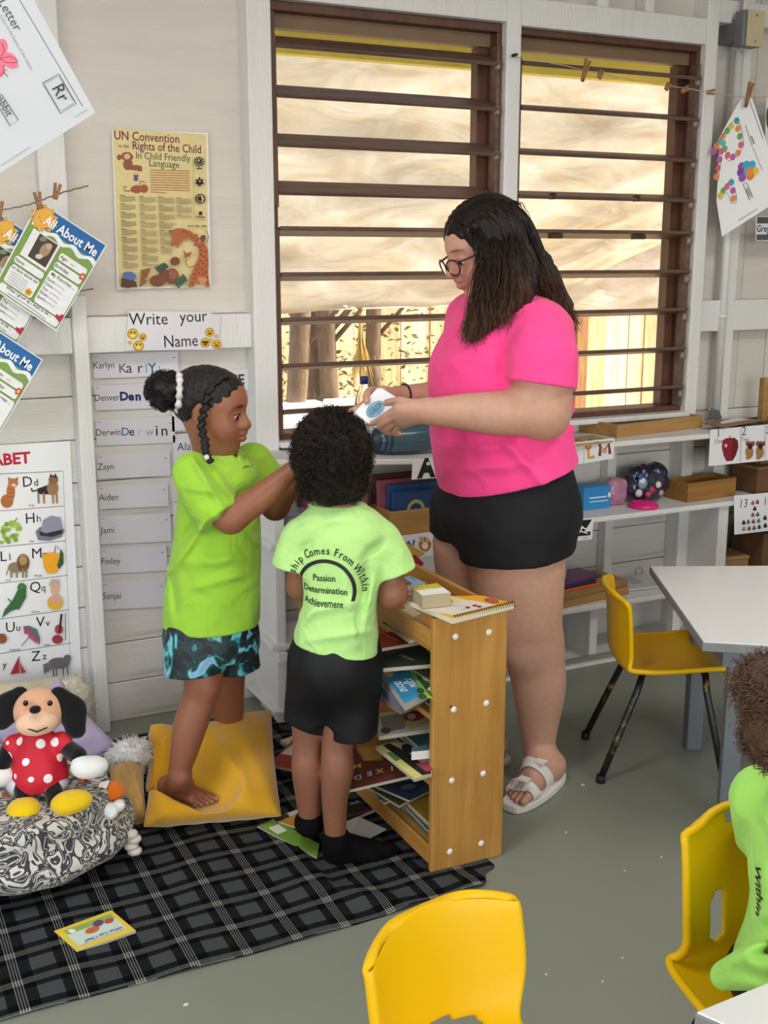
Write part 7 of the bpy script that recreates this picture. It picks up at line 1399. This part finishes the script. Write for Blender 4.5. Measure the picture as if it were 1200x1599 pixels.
# sticking out of the bookcase
pl_ = (onZ(600, 1190, .235), Vector((-.22, -.05, 1)).normalized())
p = book('large brown picture book titled MIXED sticking out of the third shelf', [C7(560, 905), C7(520, 600), C7(780, 440), C7(1000, 470), C7(1200, 700), C7(1200, 758), C7(725, 868)], 0, .008, '#5f2a1e', plane=pl_, group=G_); p.poly([C7(760, 450), C7(960, 440), C7(1050, 520), C7(980, 640), C7(840, 640), C7(790, 560)], '#a8712c'); p.poly([C7(800, 540), C7(960, 520), C7(980, 620), C7(860, 640)], '#bf8a3c')
for t_, x_, y_, c_ in (('M', 790, 690, '#d8ac3c'), ('I', 1060, 708, '#cfd3cc'), ('X', 965, 728, '#e0b440'), ('E', 885, 750, '#bfc9c2'), ('D', 795, 780, '#bfc9c2')): p.text(t_, *C7(x_, y_ - 25), 12, c_, (-.98, .18), .02)
p.text('I', *C7(1120, 690), 12, '#c06030', (-.98, .18), .02); p.done()
zs = .285
p = book('black and yellow edged picture book over the brown MIXED book', [C6(135, 430), C6(240, 398), C6(578, 400), C6(575, 640), C6(440, 682)], zs, .008, '#d8cf7a', group=G_); p.poly([C6(190, 420), C6(240, 402), C6(560, 560), C6(570, 640), C6(500, 655)], '#1e1d1f'); p.poly([C6(290, 400), C6(570, 402), C6(572, 560), C6(520, 580)], '#b9b2aa'); p.ell(*C6(385, 445), 10, 7, '#1f1d20', .4); p.ell(*C6(500, 380), 14, 8, '#b2475a'); p.ell(*C6(545, 350), 10, 5, '#8a8f8a'); p.poly([C6(215, 480), C6(260, 470), C6(330, 530), C6(290, 545)], '#4a7a4a'); p.poly([C6(440, 560), C6(575, 550), C6(575, 620), C6(530, 625)], '#a83e52'); p.done()
p = book('thick white edged board book on the third shelf', [C6(415, 440), C6(580, 400), C6(600, 460), C6(415, 470)], zs + .035, .022, '#5a8288', '#e4e1da', group=G_); p.done()
p = book('cream picture book with a red circle on its cover', [C6(125, 178), C6(520, 108), C6(585, 200), C6(575, 290), C6(160, 350)], .335, .01, '#cdc7b4', group=G_); p.poly([C6(165, 200), C6(350, 165), C6(400, 190), C6(360, 290), C6(200, 320)], '#94897c'); p.poly([C6(360, 240), C6(520, 110), C6(570, 250), C6(400, 300)], '#b5b176'); p.ell(*C6(440, 190), 17, 8, '#8e2c38', -.15); p.ell(*C6(415, 195), 7, 5, '#c9b09a'); p.ell(*C6(215, 305), 8, 5, '#6a4a52'); p.done()
p = book('blue picture book titled DUCKS in MUCK on the second shelf', [C5(165, 930), C5(370, 895), C5(640, 895), C5(640, 1160), C5(365, 1195)], .475, .018, '#3391c6', group=G_); p.poly([C5(385, 897), C5(640, 895), C5(640, 1140), C5(560, 1140), C5(470, 1010)], '#33532f'); p.poly([C5(465, 905), C5(640, 900), C5(640, 960), C5(560, 980)], '#c99b4a'); p.poly([C5(370, 895), C5(420, 900), C5(470, 1010), C5(560, 1130), C5(590, 1160), C5(530, 1150), C5(440, 1010)], '#8fb84a')
for x_, y_, r_ in ((320, 930, 8), (485, 1095, 6), (500, 1140, 7)): p.ell(*C5(x_, y_), r_, 4.4, '#2f5a34', .2)
p.ell(*C5(235, 958), 8, 5, '#d9b44a', .4); p.ell(*C5(545, 985), 10, 7, '#e0cf8a'); p.ell(*C5(562, 1020), 7, 3, '#d0592c', .8); p.ell(*C5(570, 1085), 6, 4, '#e8e6e2')
p.text('DUCKS', *C5(356, 1058), 11.5, '#f0f4f6', (-.62, -.78), .03, .85); p.text('IN', *C5(385, 1032), 8, '#f0f4f6', (-.62, -.78), .03, .85); p.text('MUCK', *C5(438, 1030), 11.5, '#f0f4f6', (-.62, -.78), .03, .85); p.done()
p = book('plastic covered grey book under the DUCKS book', [C5(140, 1010), C5(370, 1000), C5(600, 1100), C5(330, 1215)], .452, .016, '#8d8f98', '#6d6f86', group=G_); p.done()
p = book('stack of thin brown readers on the second shelf', [C5(100, 1080), C5(330, 1050), C5(600, 1100), C5(330, 1225)], .432, .018, '#7c6a58', '#8a7862', group=G_); p.done()
p = book('dark green storybook on the second shelf', [C5(150, 800), C5(450, 722), C5(640, 790), C5(640, 880), C5(160, 920)], .52, .01, '#26392f', group=G_); p.text('THE BAT', *C5(390, 830), 7.5, '#b9b59a', (-.93, -.36), .02, .8); p.text('OR', *C5(545, 790), 9, '#d0cdb5', (.85, .5), .02); p.poly([C5(200, 800), C5(430, 735), C5(450, 745), C5(240, 810)], '#7a4a3c'); p.done()
p = book('red storybook wedged above the dark green one', [C5(150, 655), C5(250, 630), C5(480, 712), C5(165, 765)], .548, .008, '#a33a28', group=G_); p.line([C5(215, 662), C5(315, 705)], 2, '#d9967a'); p.done()
pl2 = (onZ(640, 980, .572), Vector((-.12, .1, 1)).normalized())
p = book('magazine with a white dog on its cover slipping off the second shelf', [C5(180, 560), C5(500, 503), C5(615, 540), C5(615, 655), C5(395, 712)], 0, .004, '#c9c4bd', plane=pl2, group=G_); p.poly([C5(180, 560), C5(500, 503), C5(590, 520), C5(380, 545), C5(240, 580)], '#2f6a8a'); p.ell(*C5(455, 590), 17, 8, '#a59c92', -.1); p.ell(*C5(480, 600), 10, 6, '#d6d1ca'); p.ell(*C5(510, 578), 6, 2.2, '#3a302c'); p.poly([C5(280, 600), C5(330, 625), C5(320, 635), C5(290, 620)], '#c0392b'); p.done()
p = book('cream paperback on the top shelf behind the spiral pad', [C5(225, 445), C5(370, 415), C5(490, 490), C5(370, 528)], .628, .03, '#cfc7a2', group=G_); p.ell(*C5(340, 445), 6, 3, '#8a8f4a'); p.done()
p = book('light blue activity book at the back of the top shelf', [C5(300, 225), C5(400, 195), C5(525, 250), C5(340, 290)], .672, .012, '#7fb3cc', group=G_); p.line([C5(405, 205), C5(455, 240)], 1.6, '#25404a'); p.done()
p = book('teal book under the light blue activity book', [C5(300, 265), C5(400, 235), C5(540, 280), C5(345, 330)], .655, .012, '#3f7f88', '#c6c6d8', group=G_); p.done()
p = book('purple book under the teal book on the top shelf', [C5(300, 290), C5(400, 262), C5(545, 305), C5(345, 352)], .638, .014, '#5a4a8a', '#8a86b0', group=G_); p.done()
p = book('orange spiral bound drawing pad lying across the end panel', [C5(350, 372), C5(430, 360), C5(965, 350), C5(1215, 412), C5(735, 530)], .688, .013, '#e0a52e', '#d8cdb4', name='spiral_pad', group=G_); p.poly([C5(480, 455), C5(640, 400), C5(870, 385), C5(1080, 425), C5(740, 505)], '#d6cec0'); p.poly([C5(380, 380), C5(700, 350), C5(860, 385), C5(520, 430)], '#d8d09a'); p.ell(*C5(540, 415), 12, 4, '#4a90b8', .1); p.ell(*C5(640, 398), 7, 3, '#9ab83a'); p.ell(*C5(705, 393), 7, 3, '#9ab83a'); p.ell(*C5(1040, 392), 12, 4, '#b0563c', .15)
for x_, y_ in ((855, 445), (910, 430), (945, 438)): p.ell(*C5(x_, y_), 4, 1.6, '#8a2f3a')
p.line([C5(680, 430), C5(860, 440), C5(800, 465)], .8, '#555'); pad = p.done(); sp_m = M('spiral_wire', '#2f2a28', .4, metal=.5)
pa, pb = onZ(*C5(738, 527), .684), onZ(*C5(1215, 412), .684); dv = (pb - pa).normalized(); nv = Vector((dv.y, -dv.x, 0)); cw = []
for i in range(26 * 8): a = i / 8 * 2 * math.pi; cw.append(pa + dv * ((pb - pa).length * i / (26 * 8)) + nv * (.004 + .006 * math.cos(a)) + Vector((0, 0, .001 + .007 * math.sin(a))))
o = MB().tube(cw, .0011, 5).build('spiral_binding', sp_m, None, True); o.parent = pad; bpy.context.view_layer.update(); o.matrix_parent_inverse = pad.matrix_world.inverted()
p = book('small thick deck of picture cards on the spiral pad', [C5(415, 283), C5(615, 253), C5(722, 328), C5(500, 352)], .722, .032, '#e4e0da', '#a99a7c', name='card_deck', cat='cards', group=G_); p.poly([C5(415, 283), C5(615, 253), C5(662, 287), C5(455, 312)], '#b9b53a'); p.text('SIXES', *C5(545, 292), 4.2, '#e8e6d0', (-.98, .17), .02); p.done()
p = book('dark blue fish picture book on the bottom shelf', [C6(130, 735), C6(420, 680), C6(600, 690), C6(600, 755), C6(400, 850)], .125, .006, '#2c4a5e', group=G_); p.poly([C6(200, 735), C6(420, 690), C6(580, 700), C6(420, 800)], '#1f3547'); p.ell(*C6(390, 745), 12, 4, '#4f7a8a', -.15); p.done()
p = book('olive green reader under the blue fish book', [C6(60, 735), C6(300, 690), C6(560, 760), C6(320, 892)], .113, .006, '#4c5238', '#b8b49a', group=G_); p.done()
p = book('teal patterned booklet at the edge of the bottom shelf', [C6(70, 740), C6(180, 720), C6(300, 830), C6(200, 868)], .10, .006, '#4d7f8a', group=G_)
for i in range(9): p.ell(*C6(130 + (i % 3) * 40, 760 + (i // 3) * 34 + (i % 3) * 8), 2.6, 1.8, ['#a8b84a', '#2f5a7a', '#8ac0c4'][i % 3])
p.done()
FILL = ['maroon', '#6a2a30'], ['navy', '#27365a'], ['mustard', '#a8862f'], ['olive', '#5d6238'], ['grey', '#77757a'], ['rust', '#8a4a2c'], ['teal', '#35646a']
rf = random.Random(11)
for zsh, cnt, where in ((.415, 5, 'second shelf'), (.243, 4, 'third shelf'), (.07, 3, 'bottom shelf')):
    z_ = zsh
    for i in range(cnt):
        nm, h = FILL[(i * 3 + cnt) % 7]; th_ = .010 + .006 * rf.random(); t_ = thing('reader', '%s storybook lying in the %s stack, number %s from below' % (nm, where, ('one', 'two', 'three', 'four', 'five')[i]), 'book', (1.335 + .006 * rf.uniform(-1, 1), 2.42 + .01 * rf.uniform(-1, 1), z_), rf.uniform(-.06, .06), 'storybooks stacked flat in the bookcase')
        MB().box(-.07, .068, -.125, .125, .0015, th_ - .0015).build('pages', M('page_edge_b3ab9c', '#b3ab9c', .8), t_)
        for a0 in (0, th_ - .0015): MB().box(-.073, .072, -.128, .128, a0, a0 + .0015).build('cover', M('reader_' + nm, h, .5), t_)
        z_ += th_ + .0005
# ================================================================== ON THE WHITE SHELVES
def bx3(name, label, cat, loc, size, rz, mat, z0=0, wall=None, group=None, lid=None):
    """box standing at loc (centre of base); wall = open tray with that wall thickness"""
    t_ = thing(name, label, cat, loc, rz, group); a, b_, c = size[0] / 2, size[1] / 2, size[2]
    if wall:
        w_ = wall
        for nm, q_ in (('side', (-a, a, -b_, -b_ + w_, 0, c)), ('side', (-a, a, b_ - w_, b_, 0, c)), ('end', (-a, -a + w_, -b_ + w_, b_ - w_, 0, c)), ('end', (a - w_, a, -b_ + w_, b_ - w_, 0, c)), ('bottom', (-a + w_, a - w_, -b_ + w_, b_ - w_, 0, w_))): MB().box(*q_).build(nm, mat, t_, bevel=.002)
    else: MB().box(-a, a, -b_, b_, 0, c).build('body', mat, t_, bevel=.003)
    if lid: MB().box(-a - .003, a + .003, -b_ - .003, b_ + .003, c, c + .012).build('lid', lid, t_, bevel=.002)
    return t_
def at(x, y, z): return onZ(x, y, z)
n_ = at(964, 684, ST); e_ = at(1093, 668, ST); dr = (e_ - n_).normalized(); ang = math.atan2(dr.y, dr.x); ctr = n_ + dr * .235 + Vector((-dr.y, dr.x, 0)) * .10
bx3('wooden_tray', 'shallow open wooden tray on the top shelf by the right window', 'tray', (ctr.x, ctr.y, ST), (.47, .2, .048), ang, pinex, wall=.013)
p = Paper('puzzle_board', 'flat multicoloured puzzle lying beside the wooden tray', 'puzzle', [(872, 684), (925, 679), (958, 688), (893, 696)], z=ST + .007, th=.006, mat=M('puzzle_wood', '#b89a6a', .6)); 
for i in range(10): p.ell(885 + i * 6, 687 + (i % 3) * 1.6, 4, 1.3, ['#8a9a4a', '#a88a4a', '#6a7a8a', '#b0704a'][i % 4])
p.done()
MB_ = bx3('black_tray', 'long black tray on the top shelf at the right edge', 'tray', (onY(1180, 660, 3.36).x + .12, 3.37, ST), (.5, .16, .018), .02, M('black_tray_plastic', '#17171a', .4), wall=.006)
cbp = Paper('clipboard', 'brown clipboard with white paper and metal clip on the black tray', 'clipboard', [(1098, 660), (1150, 652), (1195, 655), (1130, 667)], z=ST + .024, th=.004, mat=M('hardboard', '#8d6a4a', .6)); cbp.poly([(1125, 659), (1150, 652), (1172, 655), (1128, 662)], '#e3e1de'); q = cbp.done()
cl_ = at(1115, 655, ST + .027); m = MB(); m.prism([(-.04, 0), (.04, 0), (.022, .035), (-.01, .045), (-.03, .03)], -.004, .004, RT(cl_, (math.pi / 2, 0, -.1))); o = m.build('clip', M('clip_steel', '#6f7270', .35, metal=.6), None, bevel=.002); o.parent = q; bpy.context.view_layer.update(); o.matrix_parent_inverse = q.matrix_world.inverted()
X = onY(1192, 640, 3.42); bx3('wooden_post', 'upright light wooden block standing at the right edge of the top shelf', 'block', (X.x, 3.42, ST), (.03, .03, .18), 0, pinex)
b0 = at(915, 798, SM); bl = bx3('blue_box', 'small bright blue cardboard box on the middle shelf', 'box', (b0.x + .055, b0.y + .05, SM), (.125, .09, .085), .02, M('blue_card', '#2a86c4', .45, .05)); 
p = Paper('x', 'x', 'x', [(916, 775), (955, 770), (955, 790), (916, 795)], Y=b0.y + .004); p.line([(921, 778), (948, 775)], 1.8, '#cfe0ec'); p.line([(921, 784), (950, 781)], 1.2, '#cfe0ec'); p.rect(950, 769, 954, 776, '#e8e8ea'); p.T.children[0].name
bpy.data.objects.remove(p.T.children[0]); o = p.mb.build('box_lettering', printm, bl); o['kind'] = 'stuff'; bpy.context.view_layer.update(); o.matrix_parent_inverse = bl.matrix_world.inverted() @ p.T.matrix_world; bpy.data.objects.remove(p.T)
dk = at(1005, 786, SM + .014); t_ = thing('pink_disc', 'round bright pink plastic disc with ridges on the middle shelf', 'toy', (dk.x, dk.y, SM)); MB().lathe([(.0001, .016), (.05, .016), (.056, .012), (.058, .0), (.0001, 0)], 32, cap=False).build('disc', M('pink_plastic', '#e0257e', .35), t_, True)
for i in range(6): MB().box(-.045 + abs(i - 2.5) * .008, .045 - abs(i - 2.5) * .008, -.003, .003, 0, .004, RT((0, -.036 + i * .0145, .016))).build('ridge', MATS['pink_plastic'], t_, bevel=.001)
f0 = at(1074, 785, SM); f1 = at(1146, 774, SM); dr = (f1 - f0).normalized(); ang = math.atan2(dr.y, dr.x); c_ = f0 + dr * .13 + Vector((-dr.y, dr.x, 0)) * .055; bx3('wooden_box', 'open rectangular wooden box on the middle shelf right of the pink disc', 'box', (c_.x, c_.y, SM), (.265, .115, .075), ang, Mwood('box_wood', '#a8783c', '#875c2a', 'X', .5), wall=.01)
s = S(.02); c_ = at(1012, 775, SM + .02) + Vector((0, .03, 0)); c_ = Vector((c_.x, 3.43, SM)); s.ell(c_ + Vector((0, 0, .065)), (.105, .05, .062)); s.ell(c_ + Vector((.03, 0, .115)), (.06, .04, .035)); s.ell(c_ + Vector((-.05, 0, .11)), (.05, .04, .03)); s.fn(wrinkle(.006, 60, 7), *BIG, op='a'); s.plane((0, 0, SM + .002), (0, 0, -1), .004)
t_ = thing('plastic_bag', 'clear plastic bag full of navy and coloured pieces on the middle shelf', 'bag', (c_.x, c_.y, SM)); o = solid('bag_film', s, .004, M('navy_bag', '#23263f', .18, .4, 18, .3, 50, spec=.8, dirt='#6a7088', dscale=7), t_, base=None); o.matrix_parent_inverse = Matrix.Translation(-c_)
for i, (x_, y_, r_, h) in enumerate(((1004, 755, .022, '#7fa6b8'), (1003, 752, .016, '#d8dde0'), (998, 770, .016, '#cfcad0'), (1018, 765, .016, '#a83a4e'), (1028, 757, .015, '#d8cfc4'), (1032, 769, .013, '#c78a7a'), (1012, 772, .013, '#b04a5a'), (1000, 744, .012, '#3a5a9a'))):
    q_ = onY(x_, y_, 3.385); MB().ell(tuple(q_ - Vector((c_.x, c_.y, SM))), (r_, .012, r_), 12).build('toy_piece', M('piece_%d' % i, h, .4), t_, True)
s = S(.02); c2 = Vector((onY(965, 760, 3.42).x, 3.43, SM)); s.ell(c2 + Vector((0, 0, .05)), (.05, .035, .055)); s.fn(wrinkle(.004, 60, 9), *BIG, op='a'); s.plane((0, 0, SM + .002), (0, 0, -1), .004); t_ = thing('pink_bag', 'crumpled pink plastic bag beside the navy one', 'bag', c2); o = solid('bag_film', s, .004, M('pink_film', '#b97f9a', .3, .3, 20, .3, 50), t_, base=None); o.matrix_parent_inverse = Matrix.Translation(-c2)
card = M('cardboard', '#8f6a43', .8, .08, 10); card2 = M('cardboard_dark', '#6b4a2e', .8, .08, 10)
q_ = at(1165, 770, SM); bx3('cardboard_box', 'brown cardboard box on the middle shelf at the right edge', 'box', (q_.x + .13, 3.40, SM), (.24, .14, .10), .03, card2, lid=card)
q_ = onY(1178, 745, 3.36); bx3('cardboard_box', 'small cardboard carton stacked on the box at the right edge', 'box', (q_.x + .14, 3.42, SM + .114), (.22, .1, .05), .06, card, wall=.005)
q_ = at(1072, 890, SL); bx3('cardboard_box', 'low cardboard box on the bottom shelf behind the table', 'box', (q_.x + .1, 3.42, SL), (.17, .13, .07), -.15, card, lid=M('cardboard_lid', '#a07a4c', .8, .08, 10))
q_ = at(1150, 890, SL); bx3('cardboard_box', 'dark brown cardboard box on the bottom shelf at the right edge', 'box', (q_.x + .2, 3.41, SL), (.32, .18, .17), 0, card2)
bx3('wall_socket', 'white wall socket box above the wooden box on the middle shelf', 'socket', (onY(1140, 735, 3.52).x, 3.535, .60), (.09, .02, .1), 0, M('socket_plastic', '#d5d1cc', .4))
# lowest shelf: puzzles, trays, ringed sheet
q0 = at(862, 952, SL); q1 = at(958, 930, SL); 
bx3('puzzle_box', 'flat wooden puzzle box on the bottom shelf behind the woman\'s leg', 'box', (2.47, 3.395, SL), (.42, .17, .03), .12, pinex, group='wooden puzzles'); bx3('puzzle_box', 'upper wooden puzzle board stacked on the flat puzzle box', 'box', (2.49, 3.40, SL + .03), (.38, .17, .028), .16, Mwood('board_wood', '#a8834f', '#8a6a3c', 'X', .5), group='wooden puzzles')
bx3('orange_tray', 'thin bright orange plastic tray on the wooden puzzles', 'tray', (2.42, 3.36, SL + .058), (.24, .1, .01), .12, M('orange_plastic', '#e0621c', .4)); bx3('navy_tray', 'dark navy plastic tray between the orange and purple trays', 'tray', (2.40, 3.37, SL + .068), (.24, .12, .014), .15, M('navy_plastic', '#23264a', .4)); bx3('purple_tray', 'purple plastic tray on top of the tray pile', 'tray', (2.43, 3.375, SL + .082), (.24, .12, .014), .2, M('purple_plastic', '#5a2f5c', .4))
jq = Vector((2.385, 3.36, SL + .096)); t_ = thing('glass_jar', 'small glass jar on the purple tray behind the woman\'s thigh', 'jar', jq); MB().lathe([(.0001, 0), (.02, .0), (.023, .01), (.023, .045), (.016, .055), (.018, .07)], 16, cap=False).build('jar_glass', M('jar_glass', '#c9bfae', .1, .2, trans=.5), t_, True)
p = Paper('ring_card', 'laminated grey card on a metal ring on the bottom shelf', 'card', [(958, 899), (1012, 893), (1036, 915), (975, 922)], z=SL + .008, th=.005, mat=lamm); p.poly([(966, 899), (1008, 895), (1028, 914), (980, 919)], '#c3c5c2'); p.poly([(972, 901), (990, 899), (1005, 910), (988, 913)], '#a5a8a6'); p.done()
rq = at(998, 893, SL + .02); tag(MB().tube([(rq.x + .018 * math.cos(a), rq.y, rq.z + .018 * math.sin(a)) for a in np.linspace(0, 6.28, 20, endpoint=False)], .0016, 6, closed=True).build('binder_ring', M('ring_steel', '#8a8a88', .3, metal=.8), None, True), 'metal binder ring standing on the laminated grey card', 'ring')
# left part of the shelves
wb_ = Vector((1.80, 3.38, .573)); z1 = ZT(1.75, SM); bx3('wooden_box', 'open pine box of folders on the middle shelf left of the woman', 'box', (1.815, 3.385, z1), (.34, .19, .1), 0, pinex, wall=.012)
for i, (nm, h, dy, hh_) in enumerate((('blue folder in front in the pine box', '#1d3d6b', -.05, .145), ('dark blue folder behind the front one in the pine box', '#234a7c', -.02, .165), ('pink folder in the pine box behind the blue folders', '#a05a62', .02, .175), ('dark red folder at the back of the pine box', '#5a2328', .05, .19))):
    f = thing('folder', nm, 'folder', (1.80 - .02 * (i > 1), 3.385 + dy, z1 + .012), .0, 'folders in the pine box'); MB().box(-.13, .14, -.008, .008, 0, hh_).build('cover', M('folder_%d' % i, h, .5), f, bevel=.003)
    if i < 2:
        m = MB(); pts = []
        for k in range(13): a = math.pi * k / 12; pts += [(-.04 + .034 * math.cos(a), -.0086, hh_ - .065 + .034 * math.sin(a)), (-.04 + .022 * math.cos(a), -.0086, hh_ - .065 + .022 * math.sin(a))]
        m.add(pts, [(2 * k, 2 * k + 1, 2 * k + 3, 2 * k + 2) for k in range(12)]); m.build('printed_arch', M('arch_ink', '#a89a5a', .6), f)
bx3('red_box', 'dull red box on the middle shelf behind the boy\'s neck', 'box', (1.52, 3.42, ZT(1.5, SM)), (.16, .1, .14), 0, M('dull_red_card', '#7d4048', .6)); bx3('pink_striped_box', 'narrow pink box on the middle shelf left of the boy\'s neck', 'box', (1.40, 3.40, ZT(1.4, SM)), (.05, .08, .16), .05, M('pink_stripe_card', '#a05a6e', .6, .3, 30, stretch=(20, 1, 1))); bx3('wood_block', 'small wooden block beside the red box', 'block', (1.625, 3.36, ZT(1.62, SM)), (.05, .05, .05), .1, pinex)
s = S(.02); c3 = Vector((1.31, 3.36, ZT(1.3, SM))); s.ell(c3 + Vector((0, 0, .07)), (.045, .03, .07)); s.ell(c3 + Vector((.05, .01, .05)), (.04, .03, .05)); s.fn(wrinkle(.005, 60, 19), *BIG, op='a'); s.plane(c3 + Vector((0, 0, .002)), (0, 0, -1), .004); t_ = thing('plastic_pouch', 'crumpled grey plastic pouch at the left end of the middle shelf', 'bag', c3); o = solid('film', s, .004, M('grey_film', '#6f727c', .2, .4, 22, .3, 50, spec=.8, dirt='#26262c', dscale=9), t_, base=None); o.matrix_parent_inverse = Matrix.Translation(-c3)
p = book('red folder tilting off the second bookcase end near the owl card', [(612, 862), (640, 858), (662, 879), (658, 886), (618, 884)], .70, .006, '#a5202c', plane=(onY(640, 872, 2.98), Vector((-.2, -.6, 1)).normalized()), name='red_folder', cat='folder'); p.done()
p = book('yellow papers sticking out over the red folder', [(628, 846), (636, 848), (664, 864), (655, 868), (640, 864)], .72, .003, '#c9a23a', plane=(onY(640, 860, 3.0), Vector((-.2, -.5, 1)).normalized()), name='paper_bundle', cat='paper'); p.done()
# bottles on the top shelf
cb_ = onY(569, 640, 3.40); t_ = thing('water_bottle', 'clear plastic bottle with a blue cap standing by the window', 'bottle', (cb_.x, 3.40, ZT(cb_.x, ST))); zc = onY(569, 598, 3.40).z - ZT(cb_.x, ST)
glm, tg, bgl = nodemat('clear_plastic'); bgl.inputs['Transmission Weight'].default_value = .92; bgl.inputs['Roughness'].default_value = .08; bgl.inputs['IOR'].default_value = 1.15; bgl.inputs['Base Color'].default_value = lin('#e6ebe6')
MB().lathe([(.0001, 0), (.03, 0), (.033, .008), (.033, zc * .5), (.031, zc * .6), (.033, zc * .66), (.03, zc * .78), (.02, zc * .9), (.013, zc * .95), (.013, zc)], 24, cap=False).build('bottle_body', glm, t_, True); MB().lathe([(.0001, zc + .022), (.013, zc + .022), (.0145, zc + .019), (.0145, zc - .003), (.0001, zc - .003)], 20, cap=False).build('cap', M('blue_cap', '#20317f', .4), t_, True); MB().lathe([(.0334, zc * .3), (.0334, zc * .5)], 24, cap=False).build('paper_label', M('bottle_label', '#dcdde2', .5), t_, True)
a_, b_ = onY(583, 688, 3.37), onY(690, 700, 3.37); r_ = .047; zb = ZT(1.6, ST) + r_; t_ = thing('drink_bottle', 'large translucent teal drink bottle lying on the top shelf', 'bottle', (a_.x, 3.37, zb)); mm = RT((0, 0, 0), (0, math.pi / 2, 0))
MB().lathe([(.02, -.005), (.034, .012), (.045, .04), (.047, .06), (.047, .24), (.04, .26), (.0001, .262)], 28, mm, cap=False).build('bottle_body', M('teal_plastic', '#4d6f7c', .22, .1, 12, trans=.25), t_, True); MB().lathe([(.0001, -.03), (.016, -.03), (.018, -.01), (.034, .0), (.037, .012), (.034, .022)], 24, mm, cap=False).build('cap', M('navy_cap', '#26344a', .4), t_, True); MB().lathe([(.0405, .026), (.0462, .046), (.0472, .052)], 28, mm, cap=False).build('band', M('navy_cap', '#26344a'), t_, True)
q_ = onY(662, 660, 3.45); t_ = bx3('tissue_pack', 'white pack with a green stripe behind the teal bottle', 'pack', (q_.x + .05, 3.455, ZT(1.7, ST)), (.2, .03, .16), 0, M('pack_white', '#dfe2df', .5)); MB().box(-.101, .101, -.0165, -.0145, .09, .11).build('green_stripe', M('pack_green', '#3a8a72', .5), t_); bx3('black_box', 'small black box behind the cap of the teal bottle', 'box', (onY(590, 690, 3.45).x, 3.45, ZT(1.6, ST)), (.06, .03, .05), 0, M('black_plastic', '#1a1a1c', .4))
# ================================================================== FITTINGS, LITTER
q_ = onY(1170, 46, 3.43); t_ = thing('junction_box', 'beige electrical junction box with open grey side high on the wall', 'box', (q_.x, 3.47, q_.z)); MB().box(-.045, .045, -.06, -.012, -.062, .062).build('grey_body', M('grey_metal', '#77787a', .5, metal=.3), t_, bevel=.004); MB().box(-.03, .05, -.066, -.06, -.062, .062).build('cover_plate', M('beige_plate', '#c3b592', .5), t_, bevel=.002); MB().box(-.04, .04, -.012, .08, -.04, .04).build('mount', MATS['grey_metal'], t_)
for z_ in (-.045, .045): MB().lathe([(.0001, .002), (.004, .001), (.0045, 0)], 10, RT((.01, -.066, z_), (math.pi / 2, 0, 0)), cap=False).build('screw', M('screw_dark', '#6a604a', .4), t_)
for k in range(2): MB().tube([(-.02 + k * .012, -.03, .06), (-.015 + k * .012, -.03, .1), (-.005 + k * .012, .0, .14), (.0 + k * .012, .02, .2)], .006, 8).build('cable', M('white_cable', '#dcd9d2', .5), t_, True)
qa, qb = onY(1164, 78, 3.46), onY(1150, 650, 3.46); t_ = thing('conduit', 'white plastic conduit running down the wall from the junction box', 'pipe', (qa.x, 3.49, .86)); MB().tube([(0, 0, 0), (0, 0, qa.z - .86)], .017, 14).build('pipe', M('white_pvc', '#d9d8d6', .4), t_, True)
for z_ in (.4, .9): MB().tube([(0, 0, z_), (0, 0, z_ + .015)], .02, 14).build('clip', MATS['white_pvc'], t_, True)
for i, (x_, y_) in enumerate(((290, 1569), (910, 1226), (1033, 1339), (976, 1360), (941, 1533), (972, 1496), (853, 1522), (884, 1300))):
    q_ = onZ(x_, y_, 0); m = MB(); r_ = .006 if i < 2 else .003; m.prism([(-r_, -r_ * .4), (r_ * .8, -r_ * .6), (r_, r_ * .3), (-r_ * .3, r_ * .6)], 0, .002)
    tag(m.build('paper_scrap', M('scrap_white', '#d8d4cc', .8), None, loc=q_), ['white scrap of paper on the floor in front of the blanket', 'white scrap on the floor by the rear leg of the table chair'][i] if i < 2 else ['', '', 'tiny crumb on the floor beside the slotted chair back', 'tiny crumb on the floor left of the slotted chair', 'tiny crumb by the lower left of the slotted chair', 'tiny crumb between the front chair and the slotted chair', 'tiny crumb close to the front chair\'s right corner', 'tiny crumb on the floor just right of the bookcase'][i], 'scrap', 'scraps on the floor')
